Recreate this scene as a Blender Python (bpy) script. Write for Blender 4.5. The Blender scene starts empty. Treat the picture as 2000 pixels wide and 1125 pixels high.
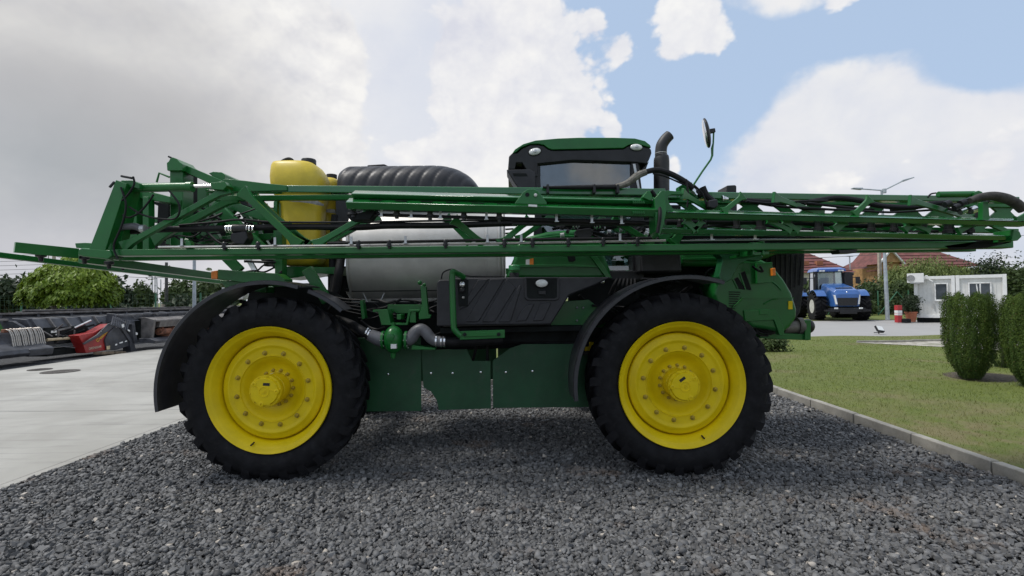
import bpy, math, random
import numpy as np
from mathutils import Vector, Matrix
random.seed(7); rng = np.random.default_rng(7)
R = math.radians
scn = bpy.context.scene
col = scn.collection
# ------------------------------------------------------------------ camera
CAM = Vector((0, 0, 1.75)); FPX = 1000.0
pit, rol = R(1.15), R(0.7)
fwd = Vector((0, math.cos(pit), math.sin(pit))); r0 = Vector((1, 0, 0)); u0 = Vector((0, -math.sin(pit), math.cos(pit)))
cu = u0*math.cos(rol) + r0*math.sin(rol); cr = r0*math.cos(rol) - u0*math.sin(rol)
cd = bpy.data.cameras.new('camera'); cam = bpy.data.objects.new('camera', cd); col.objects.link(cam)
m3 = Matrix((cr, cu, -fwd)).transposed()
cam.matrix_world = Matrix.Translation(CAM) @ m3.to_4x4()
cd.sensor_width = 36; cd.lens = 18; cd.clip_start = 0.05; cd.clip_end = 4000
scn.camera = cam
def ray(px, py): return cr*((px-1000)/FPX) + cu*((562.5-py)/FPX) + fwd
def P(px, py, Y):
    d = ray(px, py); return CAM + d*(Y/d.y)
def G(px, py, z=0.0):
    d = ray(px, py); return CAM + d*((z-CAM.z)/d.z)
# ------------------------------------------------------------------ sky, sun, exposure
SUN_EL, SUN_AZ, SUN_STR, SUN_ANG, EXPO = R(62), R(-92), 2.2, R(12), 0.25
scn.view_settings.view_transform = 'Standard'; scn.view_settings.look = 'None'
scn.view_settings.exposure = EXPO; scn.view_settings.gamma = 1; scn.view_settings.use_curve_mapping = False
w = bpy.data.worlds.new('World'); scn.world = w; w.use_nodes = True
wt = w.node_tree; wt.nodes.clear()
class NT:
    def __init__(s, t): s.t = t
    def n(s, ty, **k):
        x = s.t.nodes.new(ty)
        for a, b in k.items(): setattr(x, a, b)
        return x
    def put(s, sock, v):
        if hasattr(v, 'is_linked') or hasattr(v, 'links'): s.t.links.new(v, sock)
        else: sock.default_value = v
    def m(s, op, a, b=0.0, c=0.0, clamp=False):
        x = s.n('ShaderNodeMath', operation=op, use_clamp=clamp)
        for i, v in enumerate((a, b, c)): s.put(x.inputs[i], v)
        return x.outputs[0]
    def mix(s, f, a, b, ty='MIX'):
        x = s.n('ShaderNodeMix', data_type='RGBA', blend_type=ty)
        s.put(x.inputs[0], f); s.put(x.inputs[6], a); s.put(x.inputs[7], b); return x.outputs[2]
    def noise(s, v, scale, detail=4, rough=.5, dist=0.0, dim='3D'):
        x = s.n('ShaderNodeTexNoise', noise_dimensions=dim)
        if v is not None: s.t.links.new(v, x.inputs['Vector'])
        x.inputs['Scale'].default_value = scale; x.inputs['Detail'].default_value = detail
        x.inputs['Roughness'].default_value = rough; x.inputs['Distortion'].default_value = dist
        return x.outputs['Fac']
    def ss(s, v, a, b):
        x = s.n('ShaderNodeMapRange', interpolation_type='SMOOTHSTEP')
        s.put(x.inputs[0], v); x.inputs[1].default_value = a; x.inputs[2].default_value = b; return x.outputs[0]
q = NT(wt)
tc = q.n('ShaderNodeTexCoord'); sp = q.n('ShaderNodeSeparateXYZ'); wt.links.new(tc.outputs['Generated'], sp.inputs[0])
dx, dy, dz = sp.outputs
AZ = q.m('ARCTAN2', dx, dy); EL = q.m('ARCSINE', dz)
def ae(px, py):
    d = ray(px, py).normalized(); return math.atan2(d.x, d.y), math.asin(d.z)
def blob(px, py, rx, ry, wgt):
    a, e = ae(px, py); a1, _ = ae(px+rx, py); _, e1 = ae(px, py-ry); a2, _ = ae(px-rx, py)
    ra = abs(a1-a2)/2; re = abs(e1-e)
    x = q.m('MULTIPLY', q.m('SUBTRACT', AZ, a), 1/ra); y = q.m('MULTIPLY', q.m('SUBTRACT', EL, e), 1/re)
    s = q.m('ADD', q.m('MULTIPLY', x, x), q.m('MULTIPLY', y, y))
    return q.m('MULTIPLY', q.m('EXPONENT', q.m('MULTIPLY', s, -1.0)), wgt)
def total(bl, base):
    t = base
    for b in bl: t = q.m('ADD', t, blob(*b))
    return t
cmb = q.n('ShaderNodeCombineXYZ'); q.put(cmb.inputs[0], AZ); q.put(cmb.inputs[1], q.m('MULTIPLY', EL, 1.25)); cmb.inputs[2].default_value = 3.7
PV = cmb.outputs[0]
def shifted(d):
    x = q.n('ShaderNodeVectorMath', operation='ADD'); wt.links.new(PV, x.inputs[0]); x.inputs[1].default_value = d; return x.outputs[0]
def puff(v, sc=7.0):       # cauliflower relief
    wv = q.n('ShaderNodeTexNoise'); wt.links.new(v, wv.inputs['Vector']); wv.inputs['Scale'].default_value = 9; wv.inputs['Detail'].default_value = 2
    ad = q.n('ShaderNodeVectorMath', operation='MULTIPLY_ADD'); wt.links.new(wv.outputs['Color'], ad.inputs[0]); ad.inputs[1].default_value = (.06, .06, .0); wt.links.new(v, ad.inputs[2])
    x = q.n('ShaderNodeTexVoronoi', feature='F1'); wt.links.new(ad.outputs[0], x.inputs['Vector']); x.inputs['Scale'].default_value = sc; x.inputs['Detail'].default_value = 3; x.inputs['Roughness'].default_value = .62; x.inputs['Lacunarity'].default_value = 2.3
    return q.m('SUBTRACT', .55, x.outputs['Distance'])
soft = q.m('SUBTRACT', q.noise(PV, 2.2, 6, .55, .3), .5); fine = q.m('SUBTRACT', q.noise(PV, 8, 4, .6, .2), .5)
pf1, pf2 = puff(PV), puff(shifted((.012, -.03, 0)))
rel = q.m('SUBTRACT', pf1, pf2)                       # bright where the billow faces up, grey underneath
def scol(*c): return tuple(x for x in c)+(1,)
sky = q.n('ShaderNodeTexSky', sky_type='NISHITA'); sky.sun_disc = False; sky.sun_elevation = SUN_EL; sky.sun_rotation = SUN_AZ
sky.dust_density = 1.5; sky.air_density = 1.0; sky.ozone_density = 1.2
sk10 = q.n('ShaderNodeVectorMath', operation='SCALE'); wt.links.new(sky.outputs[0], sk10.inputs[0]); sk10.inputs[3].default_value = .1
blue = q.mix(.78, sk10.outputs[0], scol(.435, .555, .735)); hz = q.ss(EL, -.02, .30); blue = q.mix(q.m('MULTIPLY', q.m('SUBTRACT', 1.0, hz), .55), blue, scol(.60, .64, .72))
mid = q.m('SUBTRACT', q.noise(PV, 5.5, 6, .58, .15), .5)
# thin high veil and the soft cloud bank (also everywhere outside the frame)
c1 = q.m('ADD', total([(1750, 330, 330, 120, .55), (1900, 270, 170, 80, .35), (1560, 330, 170, 110, .35), (1690, 230, 210, 110, .45), (850, 170, 190, 260, .5), (200, 300, 600, 260, .5),
                       (1330, 190, 130, 170, -.75), (1640, 60, 250, 55, -.75), (1930, 120, 130, 75, -.7), (1430, 150, 110, 90, -.4), (1180, 40, 70, 60, -.3), (1290, 290, 50, 60, -.3)], .56), q.m('ADD', q.m('MULTIPLY', soft, 1.35), q.m('ADD', q.m('MULTIPLY', fine, .75), q.m('MULTIPLY', mid, .55))))
m1 = q.ss(c1, .42, .76)
veil = q.mix(q.m('ADD', q.m('ADD', q.m('MULTIPLY', soft, 1.5), q.m('ADD', q.m('MULTIPLY', fine, 1.3), q.m('MULTIPLY', mid, 1.5))), .52, clamp=True), scol(.575, .60, .68), scol(.75, .745, .74))
veil = q.mix(q.m('ADD', q.m('MULTIPLY', fine, 1.2), .0, clamp=True), veil, scol(.66, .66, .70))
out = q.mix(q.m('MULTIPLY', m1, .97), blue, veil)
lav = total([(850, 130, 110, 150, .9), (800, 260, 120, 90, .5)], 0.0); out = q.mix(q.m('MULTIPLY', lav, .75, clamp=True), out, scol(.60, .63, .70))
# crisp cumulus
c2 = q.m('ADD', total([(1000, 60, 150, 100, .80), (1060, 170, 130, 110, .70), (960, 220, 110, 150, .62), (1110, 260, 85, 70, .60), (1010, 320, 150, 60, .55), (1200, 262, 24, 30, .50), (1315, 335, 26, 46, .60), (880, 120, 120, 170, .40), (790, 60, 90, 110, .18),
                       (1350, 25, 90, 56, .85), (1400, 90, 62, 44, .62), (1305, 105, 40, 34, .50), (1215, 95, 36, 46, .50), (1160, 45, 34, 40, .50), (1640, 0, 100, 32, .78), (1560, 85, 30, 22, .36), (1995, 85, 24, 26, .50),
                       (790, 300, 120, 34, .56), (890, 322, 66, 30, .46), (1985, 245, 80, 60, .5), (1880, 310, 110, 50, .46), (1960, 340, 90, 40, .4), (1790, 260, 60, 30, .30), (1620, 330, 80, 30, .34), (1700, 352, 170, 32, .36), (1500, 372, 120, 22, .30)], 0.0), q.m('ADD', q.m('MULTIPLY', pf1, .34), q.m('ADD', q.m('MULTIPLY', fine, .60), q.m('MULTIPLY', mid, .85))))
m2 = q.ss(c2, .30, .46)
lit2 = q.m('ADD', q.m('ADD', q.m('MULTIPLY', rel, .45), q.m('ADD', q.m('MULTIPLY', fine, 1.1), q.m('MULTIPLY', mid, 1.9))), .56, clamp=True)
cum = q.mix(lit2, scol(.59, .60, .665), scol(.80, .79, .775))
out = q.mix(q.m('MULTIPLY', m2, .95), out, cum)
# the big grey bank on the left, turning white towards its sunlit right side
c3 = q.m('ADD', total([(300, 120, 420, 300, 1.0), (60, 330, 560, 330, .9), (180, 470, 640, 200, .75), (480, 330, 240, 130, .45), (560, 60, 140, 130, .5), (640, 130, 90, 110, .45), (600, 260, 130, 70, .40)], 0.0), q.m('ADD', q.m('MULTIPLY', pf1, .30), q.m('ADD', q.m('MULTIPLY', mid, .65), q.m('MULTIPLY', fine, .25))))
m3 = q.ss(c3, .36, .54)
depth = q.m('ADD', total([(60, 270, 460, 400, 1.1), (420, 420, 260, 130, .35), (430, 230, 170, 110, .45), (330, 40, 200, 70, .25)], -.12), q.m('ADD', q.m('MULTIPLY', soft, .9), q.m('MULTIPLY', fine, .25)), clamp=True)
bank = q.mix(q.m('ADD', q.m('ADD', q.m('MULTIPLY', rel, .6), q.m('MULTIPLY', mid, .9)), .66, clamp=True), scol(.55, .555, .60), scol(.78, .77, .755))
grey = q.mix(q.m('ADD', q.m('MULTIPLY', soft, 2.2), .5, clamp=True), scol(.345, .345, .365), scol(.47, .465, .465))
grey = q.mix(total([(0, 330, 420, 160, .8)], 0.0), grey, scol(.345, .37, .395)); grey = q.mix(total([(150, 75, 330, 40, .6)], 0.0), grey, scol(.54, .535, .52))
bank = q.mix(depth, bank, grey); out = q.mix(m3, out, bank)
low = q.m('SUBTRACT', 1.0, q.ss(EL, .02, .20)); out = q.mix(q.m('MULTIPLY', low, .40), out, scol(.48, .49, .56))
cc10 = q.n('ShaderNodeVectorMath', operation='SCALE'); wt.links.new(out, cc10.inputs[0]); cc10.inputs[3].default_value = 10.0
fin = cc10.outputs[0]
w.cycles.sampling_method = 'MANUAL'; w.cycles.sample_map_resolution = 512
bg = q.n('ShaderNodeBackground'); wt.links.new(fin, bg.inputs[0]); bg.inputs[1].default_value = 0.1
wo = q.n('ShaderNodeOutputWorld'); wt.links.new(bg.outputs[0], wo.inputs[0])
sl = bpy.data.lights.new('sun', 'SUN'); sl.energy = SUN_STR; sl.angle = SUN_ANG; sl.color = (1, .96, .9)
so = bpy.data.objects.new('sun', sl); col.objects.link(so); so.location = (0, 0, 40)
sd = Vector((math.sin(SUN_AZ)*math.cos(SUN_EL), math.cos(SUN_AZ)*math.cos(SUN_EL), math.sin(SUN_EL)))
so.rotation_euler = sd.to_track_quat('Z', 'Y').to_euler()
# ------------------------------------------------------------------ helpers
WM = {}
class MB:
    def __init__(s): s.v = []; s.f = []
    def add(s, vs, fs):
        o = len(s.v); s.v += [tuple(x) for x in vs]; s.f += [tuple(o+i for i in f) for f in fs]; return s
    def frame(s, d):
        d = d.normalized(); y = Vector((0, 1, 0))
        if abs(d.y) > .97: y = Vector((1, 0, 0))
        sd = (y - d*d.dot(y)).normalized(); return d, sd, sd.cross(d)*-1
    def bar(s, a, b, h, dep, roll=0.0):
        a, b = Vector(a), Vector(b); d, sd, up = s.frame(b-a)
        if roll: sd, up = sd*math.cos(roll)+up*math.sin(roll), up*math.cos(roll)-sd*math.sin(roll)
        h2, h1 = (h if isinstance(h, tuple) else (h, h))[::-1]
        vs = []
        for p, hh in ((a, h1), (b, h2)):
            for i, j in ((-1, -1), (1, -1), (1, 1), (-1, 1)): vs.append(p + sd*(dep/2*i) + up*(hh/2*j))
        return s.add(vs, [(0, 3, 2, 1), (4, 5, 6, 7), (0, 1, 5, 4), (1, 2, 6, 5), (2, 3, 7, 6), (3, 0, 4, 7)])
    def box(s, c, sz, rz=0.0, M=None):
        c = Vector(c); x, y, z = (k/2 for k in sz); Rm = M or Matrix.Rotation(rz, 3, 'Z')
        vs = [c + Rm @ Vector((i*x, j*y, k*z)) for k in (-1, 1) for i, j in ((-1, -1), (1, -1), (1, 1), (-1, 1))]
        return s.add(vs, [(0, 3, 2, 1), (4, 5, 6, 7), (0, 1, 5, 4), (1, 2, 6, 5), (2, 3, 7, 6), (3, 0, 4, 7)])
    def tube(s, pts, r, n=8, cap=True, smooth=0):
        pts = [Vector(p) for p in pts]
        if smooth and len(pts) > 2:
            o = []; rr = []
            rl = r if isinstance(r, (list, tuple)) else [r]*len(pts)
            for i in range(len(pts)-1):
                p0, p1, p2, p3 = pts[max(i-1, 0)], pts[i], pts[i+1], pts[min(i+2, len(pts)-1)]
                for k in range(smooth):
                    t = k/smooth
                    o.append(.5*((2*p1)+(p2-p0)*t+(2*p0-5*p1+4*p2-p3)*t*t+(3*p1-p0-3*p2+p3)*t**3)); rr.append(rl[i]*(1-t)+rl[i+1]*t)
            o.append(pts[-1]); rr.append(rl[-1]); pts, r = o, rr
        rl = r if isinstance(r, (list, tuple)) else [r]*len(pts)
        t0 = (pts[1]-pts[0]).normalized(); nrm = t0.orthogonal().normalized(); vs = []; fs = []
        for i, p in enumerate(pts):
            t = (pts[min(i+1, len(pts)-1)]-pts[max(i-1, 0)]).normalized()
            nrm = (nrm - t*nrm.dot(t)).normalized(); bn = t.cross(nrm)
            for k in range(n):
                a = 2*math.pi*k/n; vs.append(p + (nrm*math.cos(a)+bn*math.sin(a))*rl[i])
        for i in range(len(pts)-1):
            for k in range(n): fs.append((i*n+k, i*n+(k+1) % n, (i+1)*n+(k+1) % n, (i+1)*n+k))
        if cap: fs += [tuple(range(n-1, -1, -1)), tuple(range((len(pts)-1)*n, len(pts)*n))]
        return s.add(vs, fs)
    def lathe(s, prof, o, ax, n=32, closed=False, cap=True):
        # prof: (radius, height along axis)
        o = Vector(o); ax = Vector(ax).normalized(); x = ax.orthogonal().normalized(); y = ax.cross(x); vs = []; fs = []; m = len(prof)
        for r, h in prof:
            for k in range(n):
                a = 2*math.pi*k/n; vs.append(o + ax*h + (x*math.cos(a)+y*math.sin(a))*r)
        for i in range(m if closed else m-1):
            j = (i+1) % m
            for k in range(n): fs.append((i*n+k, i*n+(k+1) % n, j*n+(k+1) % n, j*n+k))
        if not closed and cap: fs += [tuple(range(n-1, -1, -1)), tuple(range((m-1)*n, m*n))]
        return s.add(vs, fs)
    def prism(s, pts, Y0, Y1):
        # a pixel outline turned into a solid at depth Y0 and extruded straight back to Y1
        a = [P(x, y, Y0) for x, y in pts]; n = len(a)
        ar = sum(a[i].x*a[(i+1) % n].z-a[(i+1) % n].x*a[i].z for i in range(n))
        if ar < 0: a.reverse()
        b = [Vector((p.x, Y1, p.z)) for p in a]
        fs = [tuple(range(n)), tuple(range(2*n-1, n-1, -1))] + [(i, n+i, n+(i+1) % n, (i+1) % n) for i in range(n)]
        return s.add(a+b, fs)
    def ext(s, prof, a, b, cap=True):
        # profile of (y, z) offsets carried from a to b
        a, b = Vector(a), Vector(b); n = len(prof)
        vs = [p+Vector((0, y, z)) for p in (a, b) for y, z in prof]
        fs = [(i, (i+1) % n, n+(i+1) % n, n+i) for i in range(n)]
        if cap: fs += [tuple(range(n-1, -1, -1)), tuple(range(n, 2*n))]
        return s.add(vs, fs)
    def ell(s, c, r, n=16, m=10, M=None):
        c = Vector(c); vs = []; fs = []
        for i in range(m+1):
            t = math.pi*i/m
            for k in range(n):
                a = 2*math.pi*k/n; p = Vector((r[0]*math.sin(t)*math.cos(a), r[1]*math.sin(t)*math.sin(a), r[2]*math.cos(t)))
                vs.append(c + (M @ p if M else p))
        for i in range(m):
            for k in range(n): fs.append((i*n+k, (i+1)*n+k, (i+1)*n+(k+1) % n, i*n+(k+1) % n))
        return s.add(vs, fs)
def mesh_of(mb, name, mat, ang=35):
    me = bpy.data.meshes.new(name); me.from_pydata(mb.v, [], mb.f); me.validate()
    import bmesh as _b
    bm = _b.new(); bm.from_mesh(me); _b.ops.remove_doubles(bm, verts=bm.verts, dist=1e-5); _b.ops.recalc_face_normals(bm, faces=bm.faces); bm.to_mesh(me); bm.free()
    me.polygons.foreach_set('use_smooth', [True]*len(me.polygons)); me.set_sharp_from_angle(angle=R(ang))
    if mat: me.materials.append(mat)
    return me
def adopt(o, parent):
    wm = Matrix.LocRotScale(o.location, o.rotation_euler, o.scale); WM[o] = wm
    if parent is not None:
        o.parent = parent; o.matrix_parent_inverse = WM[parent].inverted()
def build(mb, name, mat, parent=None, bevel=0.0, seg=1, ang=35, label=None, local=False, kind=None):
    if not local:
        c = Vector((np.min([v[i] for v in mb.v])+np.max([v[i] for v in mb.v]))/2 for i in range(3)) if False else Vector([(min(v[i] for v in mb.v)+max(v[i] for v in mb.v))/2 for i in range(3)])
        mb.v = [(v[0]-c.x, v[1]-c.y, v[2]-c.z) for v in mb.v]
    else: c = Vector((0, 0, 0))
    o = bpy.data.objects.new(name, mesh_of(mb, name, mat, ang)); col.objects.link(o); o.location = c
    if local and parent is not None: o.parent = parent; WM[o] = WM[parent].copy()
    else: adopt(o, parent)
    if bevel:
        b = o.modifiers.new('bevel', 'BEVEL'); b.width = bevel; b.segments = seg; b.limit_method = 'ANGLE'; b.angle_limit = R(30); b.harden_normals = True
    if label: o['label'] = label
    if kind: o['kind'] = kind
    return o
def thing(name, label, cat, loc=(0, 0, 0), group=None, rz=0.0):
    o = bpy.data.objects.new(name, None); col.objects.link(o); o.location = loc; o.rotation_euler = (0, 0, rz); o.empty_display_size = .2
    WM[o] = Matrix.LocRotScale(o.location, o.rotation_euler, None); tag(o, label, cat, group); return o
def tag(o, label, cat, group=None):
    o['label'] = label; o['category'] = cat
    if group: o['group'] = group
    return o
def inst(src, parent, loc, rot=(0, 0, 0), name=None):
    o = src.copy(); col.objects.link(o)
    if name: o.name = name
    o.location = loc; o.rotation_euler = rot
    o.parent = parent; o.matrix_parent_inverse = WM[parent].inverted() if parent is not None else Matrix()
    WM[o] = Matrix.LocRotScale(o.location, o.rotation_euler, o.scale); return o
def npmesh(name, V, F, mat, attr=None, smooth=False):
    V = np.asarray(V, np.float32); F = np.asarray(F, np.int32); k = F.shape[1]
    me = bpy.data.meshes.new(name); me.vertices.add(len(V)); me.vertices.foreach_set('co', V.ravel())
    me.loops.add(F.size); me.loops.foreach_set('vertex_index', F.ravel())
    me.polygons.add(len(F)); me.polygons.foreach_set('loop_start', np.arange(0, F.size, k, dtype=np.int32)); me.polygons.foreach_set('loop_total', np.full(len(F), k, np.int32))
    me.update(calc_edges=True)
    me.polygons.foreach_set('use_smooth', np.full(len(F), smooth))
    if attr is not None:
        a = me.attributes.new('tint', 'FLOAT', 'POINT'); a.data.foreach_set('value', np.asarray(attr, np.float32))
    me.materials.append(mat); return me
# ------------------------------------------------------------------ materials
def mat(name, c, rough=.5, metal=0.0, var=.12, vs=6.0, bump=0.0, bs=40.0, coat=0.0, dirt=None, dirt_amt=.0, spec=.5, rvar=.08):
    m = bpy.data.materials.new(name); m.use_nodes = True; t = m.node_tree; b = t.nodes['Principled BSDF']; k = NT(t)
    tcn = k.n('ShaderNodeTexCoord'); gp = tcn.outputs['Object']
    nz = k.noise(gp, vs, 5, .6)
    f = k.m('MULTIPLY', k.m('SUBTRACT', nz, .5), 2*var)
    lo = tuple(x*(1-var*1.6) for x in c[:3])+(1,); hi = tuple(min(1, x*(1+var*1.6)) for x in c[:3])+(1,)
    cc = k.mix(k.ss(nz, .3, .7), lo, hi)
    if dirt:
        dn = k.noise(gp, vs*2.3, 7, .65, .4); cc = k.mix(k.m('MULTIPLY', k.ss(dn, .5, .75), dirt_amt), cc, dirt+(1,))
    t.links.new(cc, b.inputs['Base Color'])
    t.links.new(k.m('ADD', rough, k.m('MULTIPLY', k.m('SUBTRACT', k.noise(gp, vs*1.7, 4), .5), rvar*3), clamp=True), b.inputs['Roughness'])
    b.inputs['Metallic'].default_value = metal; b.inputs['Coat Weight'].default_value = coat; b.inputs['Coat Roughness'].default_value = .12
    b.inputs['Specular IOR Level'].default_value = spec
    if bump:
        bn = k.n('ShaderNodeBump'); bn.inputs['Strength'].default_value = bump; bn.inputs['Distance'].default_value = .01
        t.links.new(k.noise(gp, bs, 5, .6), bn.inputs['Height']); t.links.new(bn.outputs[0], b.inputs['Normal'])
    return m
def glass(name, tint=(.35, .42, .42), refl=1.0):
    m = bpy.data.materials.new(name); m.use_nodes = True; t = m.node_tree; t.nodes.clear(); k = NT(t)
    tr = k.n('ShaderNodeBsdfTransparent'); tr.inputs[0].default_value = tint+(1,)
    gl = k.n('ShaderNodeBsdfGlossy'); gl.inputs['Roughness'].default_value = .02; gl.inputs[0].default_value = (refl, refl, refl, 1)
    fr = k.n('ShaderNodeFresnel'); fr.inputs[0].default_value = 1.55
    nz = k.noise(k.n('ShaderNodeTexCoord').outputs['Object'], 9, 5); f = k.m('ADD', k.m('MULTIPLY', fr.outputs[0], 2.8), k.m('MULTIPLY', nz, .05), clamp=True)
    mx = k.n('ShaderNodeMixShader'); t.links.new(f, mx.inputs[0]); t.links.new(tr.outputs[0], mx.inputs[1]); t.links.new(gl.outputs[0], mx.inputs[2])
    t.links.new(mx.outputs[0], k.n('ShaderNodeOutputMaterial').inputs[0]); return m
def tintmat(name, c0, c1, rough=.6, trans=0.0, spec=.3, hue=None):
    # colour runs from c0 to c1 with the per-piece 'tint' value
    m = bpy.data.materials.new(name); m.use_nodes = True; t = m.node_tree; b = t.nodes['Principled BSDF']; k = NT(t)
    at = k.n('ShaderNodeAttribute', attribute_name='tint'); cc = k.mix(at.outputs['Fac'], c0+(1,), c1+(1,))
    nz = k.noise(k.n('ShaderNodeTexCoord').outputs['Object'], 14, 4); cc = k.mix(k.m('MULTIPLY', nz, .35), cc, tuple(x*.75 for x in c0)+(1,))
    if hue: cc = k.mix(k.ss(at.outputs['Fac'], .93, 1.0), cc, hue+(1,))
    t.links.new(cc, b.inputs['Base Color']); b.inputs['Roughness'].default_value = rough; b.inputs['Specular IOR Level'].default_value = spec
    if trans:
        tl = k.n('ShaderNodeBsdfTranslucent'); t.links.new(cc, tl.inputs[0]); mx = k.n('ShaderNodeMixShader'); mx.inputs[0].default_value = trans
        t.links.new(b.outputs[0], mx.inputs[1]); t.links.new(tl.outputs[0], mx.inputs[2]); t.links.new(mx.outputs[0], t.nodes['Material Output'].inputs[0])
    return m
GREEN = mat('green paint', (.009, .125, .022), .33, 0, .08, 3, coat=.15, spec=.4, dirt=(.09, .11, .06), dirt_amt=.06)
GREENG = mat('glossy green paint', (.009, .125, .024), .2, 0, .06, 3, coat=.7, dirt=(.09, .11, .06), dirt_amt=.05)
YEL = mat('yellow paint', (.71, .53, .002), .45, 0, .05, 4, coat=.0, spec=.3, dirt=(.40, .30, .03), dirt_amt=.15)
YTANK = mat('yellow tank plastic', (.66, .49, .035), .42, 0, .06, 5, bump=.05, bs=60, dirt=(.42, .32, .07), dirt_amt=.25)
RUB = mat('tyre rubber', (.0075, .0075, .009), .72, 0, .25, 9, bump=.10, bs=120, dirt=(.030, .029, .028), dirt_amt=.35, spec=.22)
BLK = mat('black plastic', (.014, .014, .016), .45, 0, .2, 8, bump=.05, bs=150, dirt=(.04, .04, .04), dirt_amt=.2, spec=.4)
GRYP = mat('charcoal plastic', (.024, .024, .028), .46, 0, .15, 8, bump=.06, bs=150, dirt=(.05, .05, .05), dirt_amt=.2, spec=.4)
FEND = mat('fender plastic', (.028, .028, .033), .40, 0, .15, 8, bump=.04, bs=150, dirt=(.06, .06, .06), dirt_amt=.25)
STEEL = mat('brushed steel', (.56, .545, .52), .52, .7, .05, 5, bump=.03, bs=90)
CHROME = mat('bright steel', (.75, .75, .76), .18, 1.0, .03, 5)
ALU = mat('galvanised steel', (.5, .51, .52), .45, .7, .1, 8)
PIPE = mat('grey pipe', (.12, .12, .13), .45, 0, .1, 9)
HOSE = mat('black hose', (.010, .010, .011), .62, 0, .2, 12, spec=.25)
ORANGE = mat('orange reflector', (.8, .22, .02), .3)
WHITE = mat('white paint', (.78, .78, .76), .4, 0, .04)
LAMPG = mat('lamp lens', (.75, .76, .74), .12, 0, .06, 30, coat=.6)
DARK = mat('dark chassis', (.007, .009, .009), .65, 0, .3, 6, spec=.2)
GLASS = glass('cab glass')
# ================================================================== ground, paving, lawn
def ground_mat(name, fn):
    m = bpy.data.materials.new(name); m.use_nodes = True; t = m.node_tree; b = t.nodes['Principled BSDF']; k = NT(t)
    fn(k, t, b, k.n('ShaderNodeNewGeometry').outputs['Position']); return m
def turf_colour(k, pos):
    a = k.noise(pos, .55, 5, .6, .3); b = k.noise(pos, 6, 5, .7); c = k.noise(pos, .22, 3)
    g = k.mix(b, (.070, .110, .012, 1), (.21, .25, .040, 1))
    dry = k.mix(b, (.15, .13, .05, 1), (.31, .26, .13, 1))
    f = k.m('ADD', k.m('MULTIPLY', k.ss(a, .50, .74), .75), k.m('MULTIPLY', k.ss(c, .5, .7), .25))
    # the worn dry patch beside the kerb
    s = k.n('ShaderNodeSeparateXYZ'); k.t.links.new(pos, s.inputs[0])
    x = k.m('MULTIPLY', k.m('SUBTRACT', s.outputs[0], 5.5), .6); y = k.m('MULTIPLY', k.m('SUBTRACT', s.outputs[1], 6.0), .7)
    f = k.m('ADD', f, k.m('MULTIPLY', k.m('EXPONENT', k.m('MULTIPLY', k.m('ADD', k.m('MULTIPLY', x, x), k.m('MULTIPLY', y, y)), -1.0)), k.m('MULTIPLY', k.ss(k.noise(pos, 2.2, 5, .65), .35, .6), 1.0)), clamp=True)
    return k.mix(f, g, dry)
def f_turf(k, t, b, pos):
    t.links.new(k.mix(.25, turf_colour(k, pos), (.06, .065, .025, 1)), b.inputs['Base Color']); b.inputs['Roughness'].default_value = .9
    bn = k.n('ShaderNodeBump'); bn.inputs['Strength'].default_value = .8; bn.inputs['Distance'].default_value = .03
    t.links.new(k.noise(pos, 40, 5, .7), bn.inputs['Height']); t.links.new(bn.outputs[0], b.inputs['Normal'])
def f_gravel(k, t, b, pos):
    v = k.n('ShaderNodeTexVoronoi'); v.inputs['Scale'].default_value = 42; t.links.new(pos, v.inputs['Vector'])
    s = k.n('ShaderNodeSeparateColor'); t.links.new(v.outputs['Color'], s.inputs[0])
    cc = k.mix(s.outputs[0], (.022, .023, .026, 1), (.10, .102, .106, 1)); cc = k.mix(k.ss(s.outputs[1], .97, 1.), cc, (.26, .24, .21, 1))
    t.links.new(cc, b.inputs['Base Color']); b.inputs['Roughness'].default_value = .8
    bn = k.n('ShaderNodeBump'); bn.inputs['Strength'].default_value = 1; bn.inputs['Distance'].default_value = .02
    t.links.new(k.m('SUBTRACT', 1.0, v.outputs['Distance']), bn.inputs['Height']); t.links.new(bn.outputs[0], b.inputs['Normal'])
def f_conc(k, t, b, pos):
    a = k.noise(pos, .5, 6, .6, .5); c = k.noise(pos, 5, 6, .65); mp = k.n('ShaderNodeMapping'); t.links.new(pos, mp.inputs[0]); mp.inputs['Scale'].default_value = (.35, 4.0, 1); mp.inputs['Rotation'].default_value = (0, 0, .35)
    st = k.noise(mp.outputs[0], 1.6, 6, .65, .6)
    cc = k.mix(k.ss(a, .3, .7), (.31, .30, .27, 1), (.42, .41, .375, 1)); cc = k.mix(k.m('MULTIPLY', k.ss(c, .5, .8), .35), cc, (.30, .29, .27, 1))
    cc = k.mix(k.m('MULTIPLY', k.ss(st, .52, .70), .6), cc, (.21, .205, .19, 1))
    t.links.new(cc, b.inputs['Base Color']); b.inputs['Roughness'].default_value = .75
    bn = k.n('ShaderNodeBump'); bn.inputs['Strength'].default_value = .3; bn.inputs['Distance'].default_value = .005
    t.links.new(k.noise(pos, 60, 5, .7), bn.inputs['Height']); t.links.new(bn.outputs[0], b.inputs['Normal'])
def f_road(k, t, b, pos):
    a = k.noise(pos, .6, 6, .6); c = k.noise(pos, 30, 4, .6)
    cc = k.mix(a, (.30, .295, .285, 1), (.40, .39, .375, 1)); cc = k.mix(k.m('MULTIPLY', c, .3), cc, (.22, .22, .22, 1))
    t.links.new(cc, b.inputs['Base Color']); b.inputs['Roughness'].default_value = .85
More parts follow.
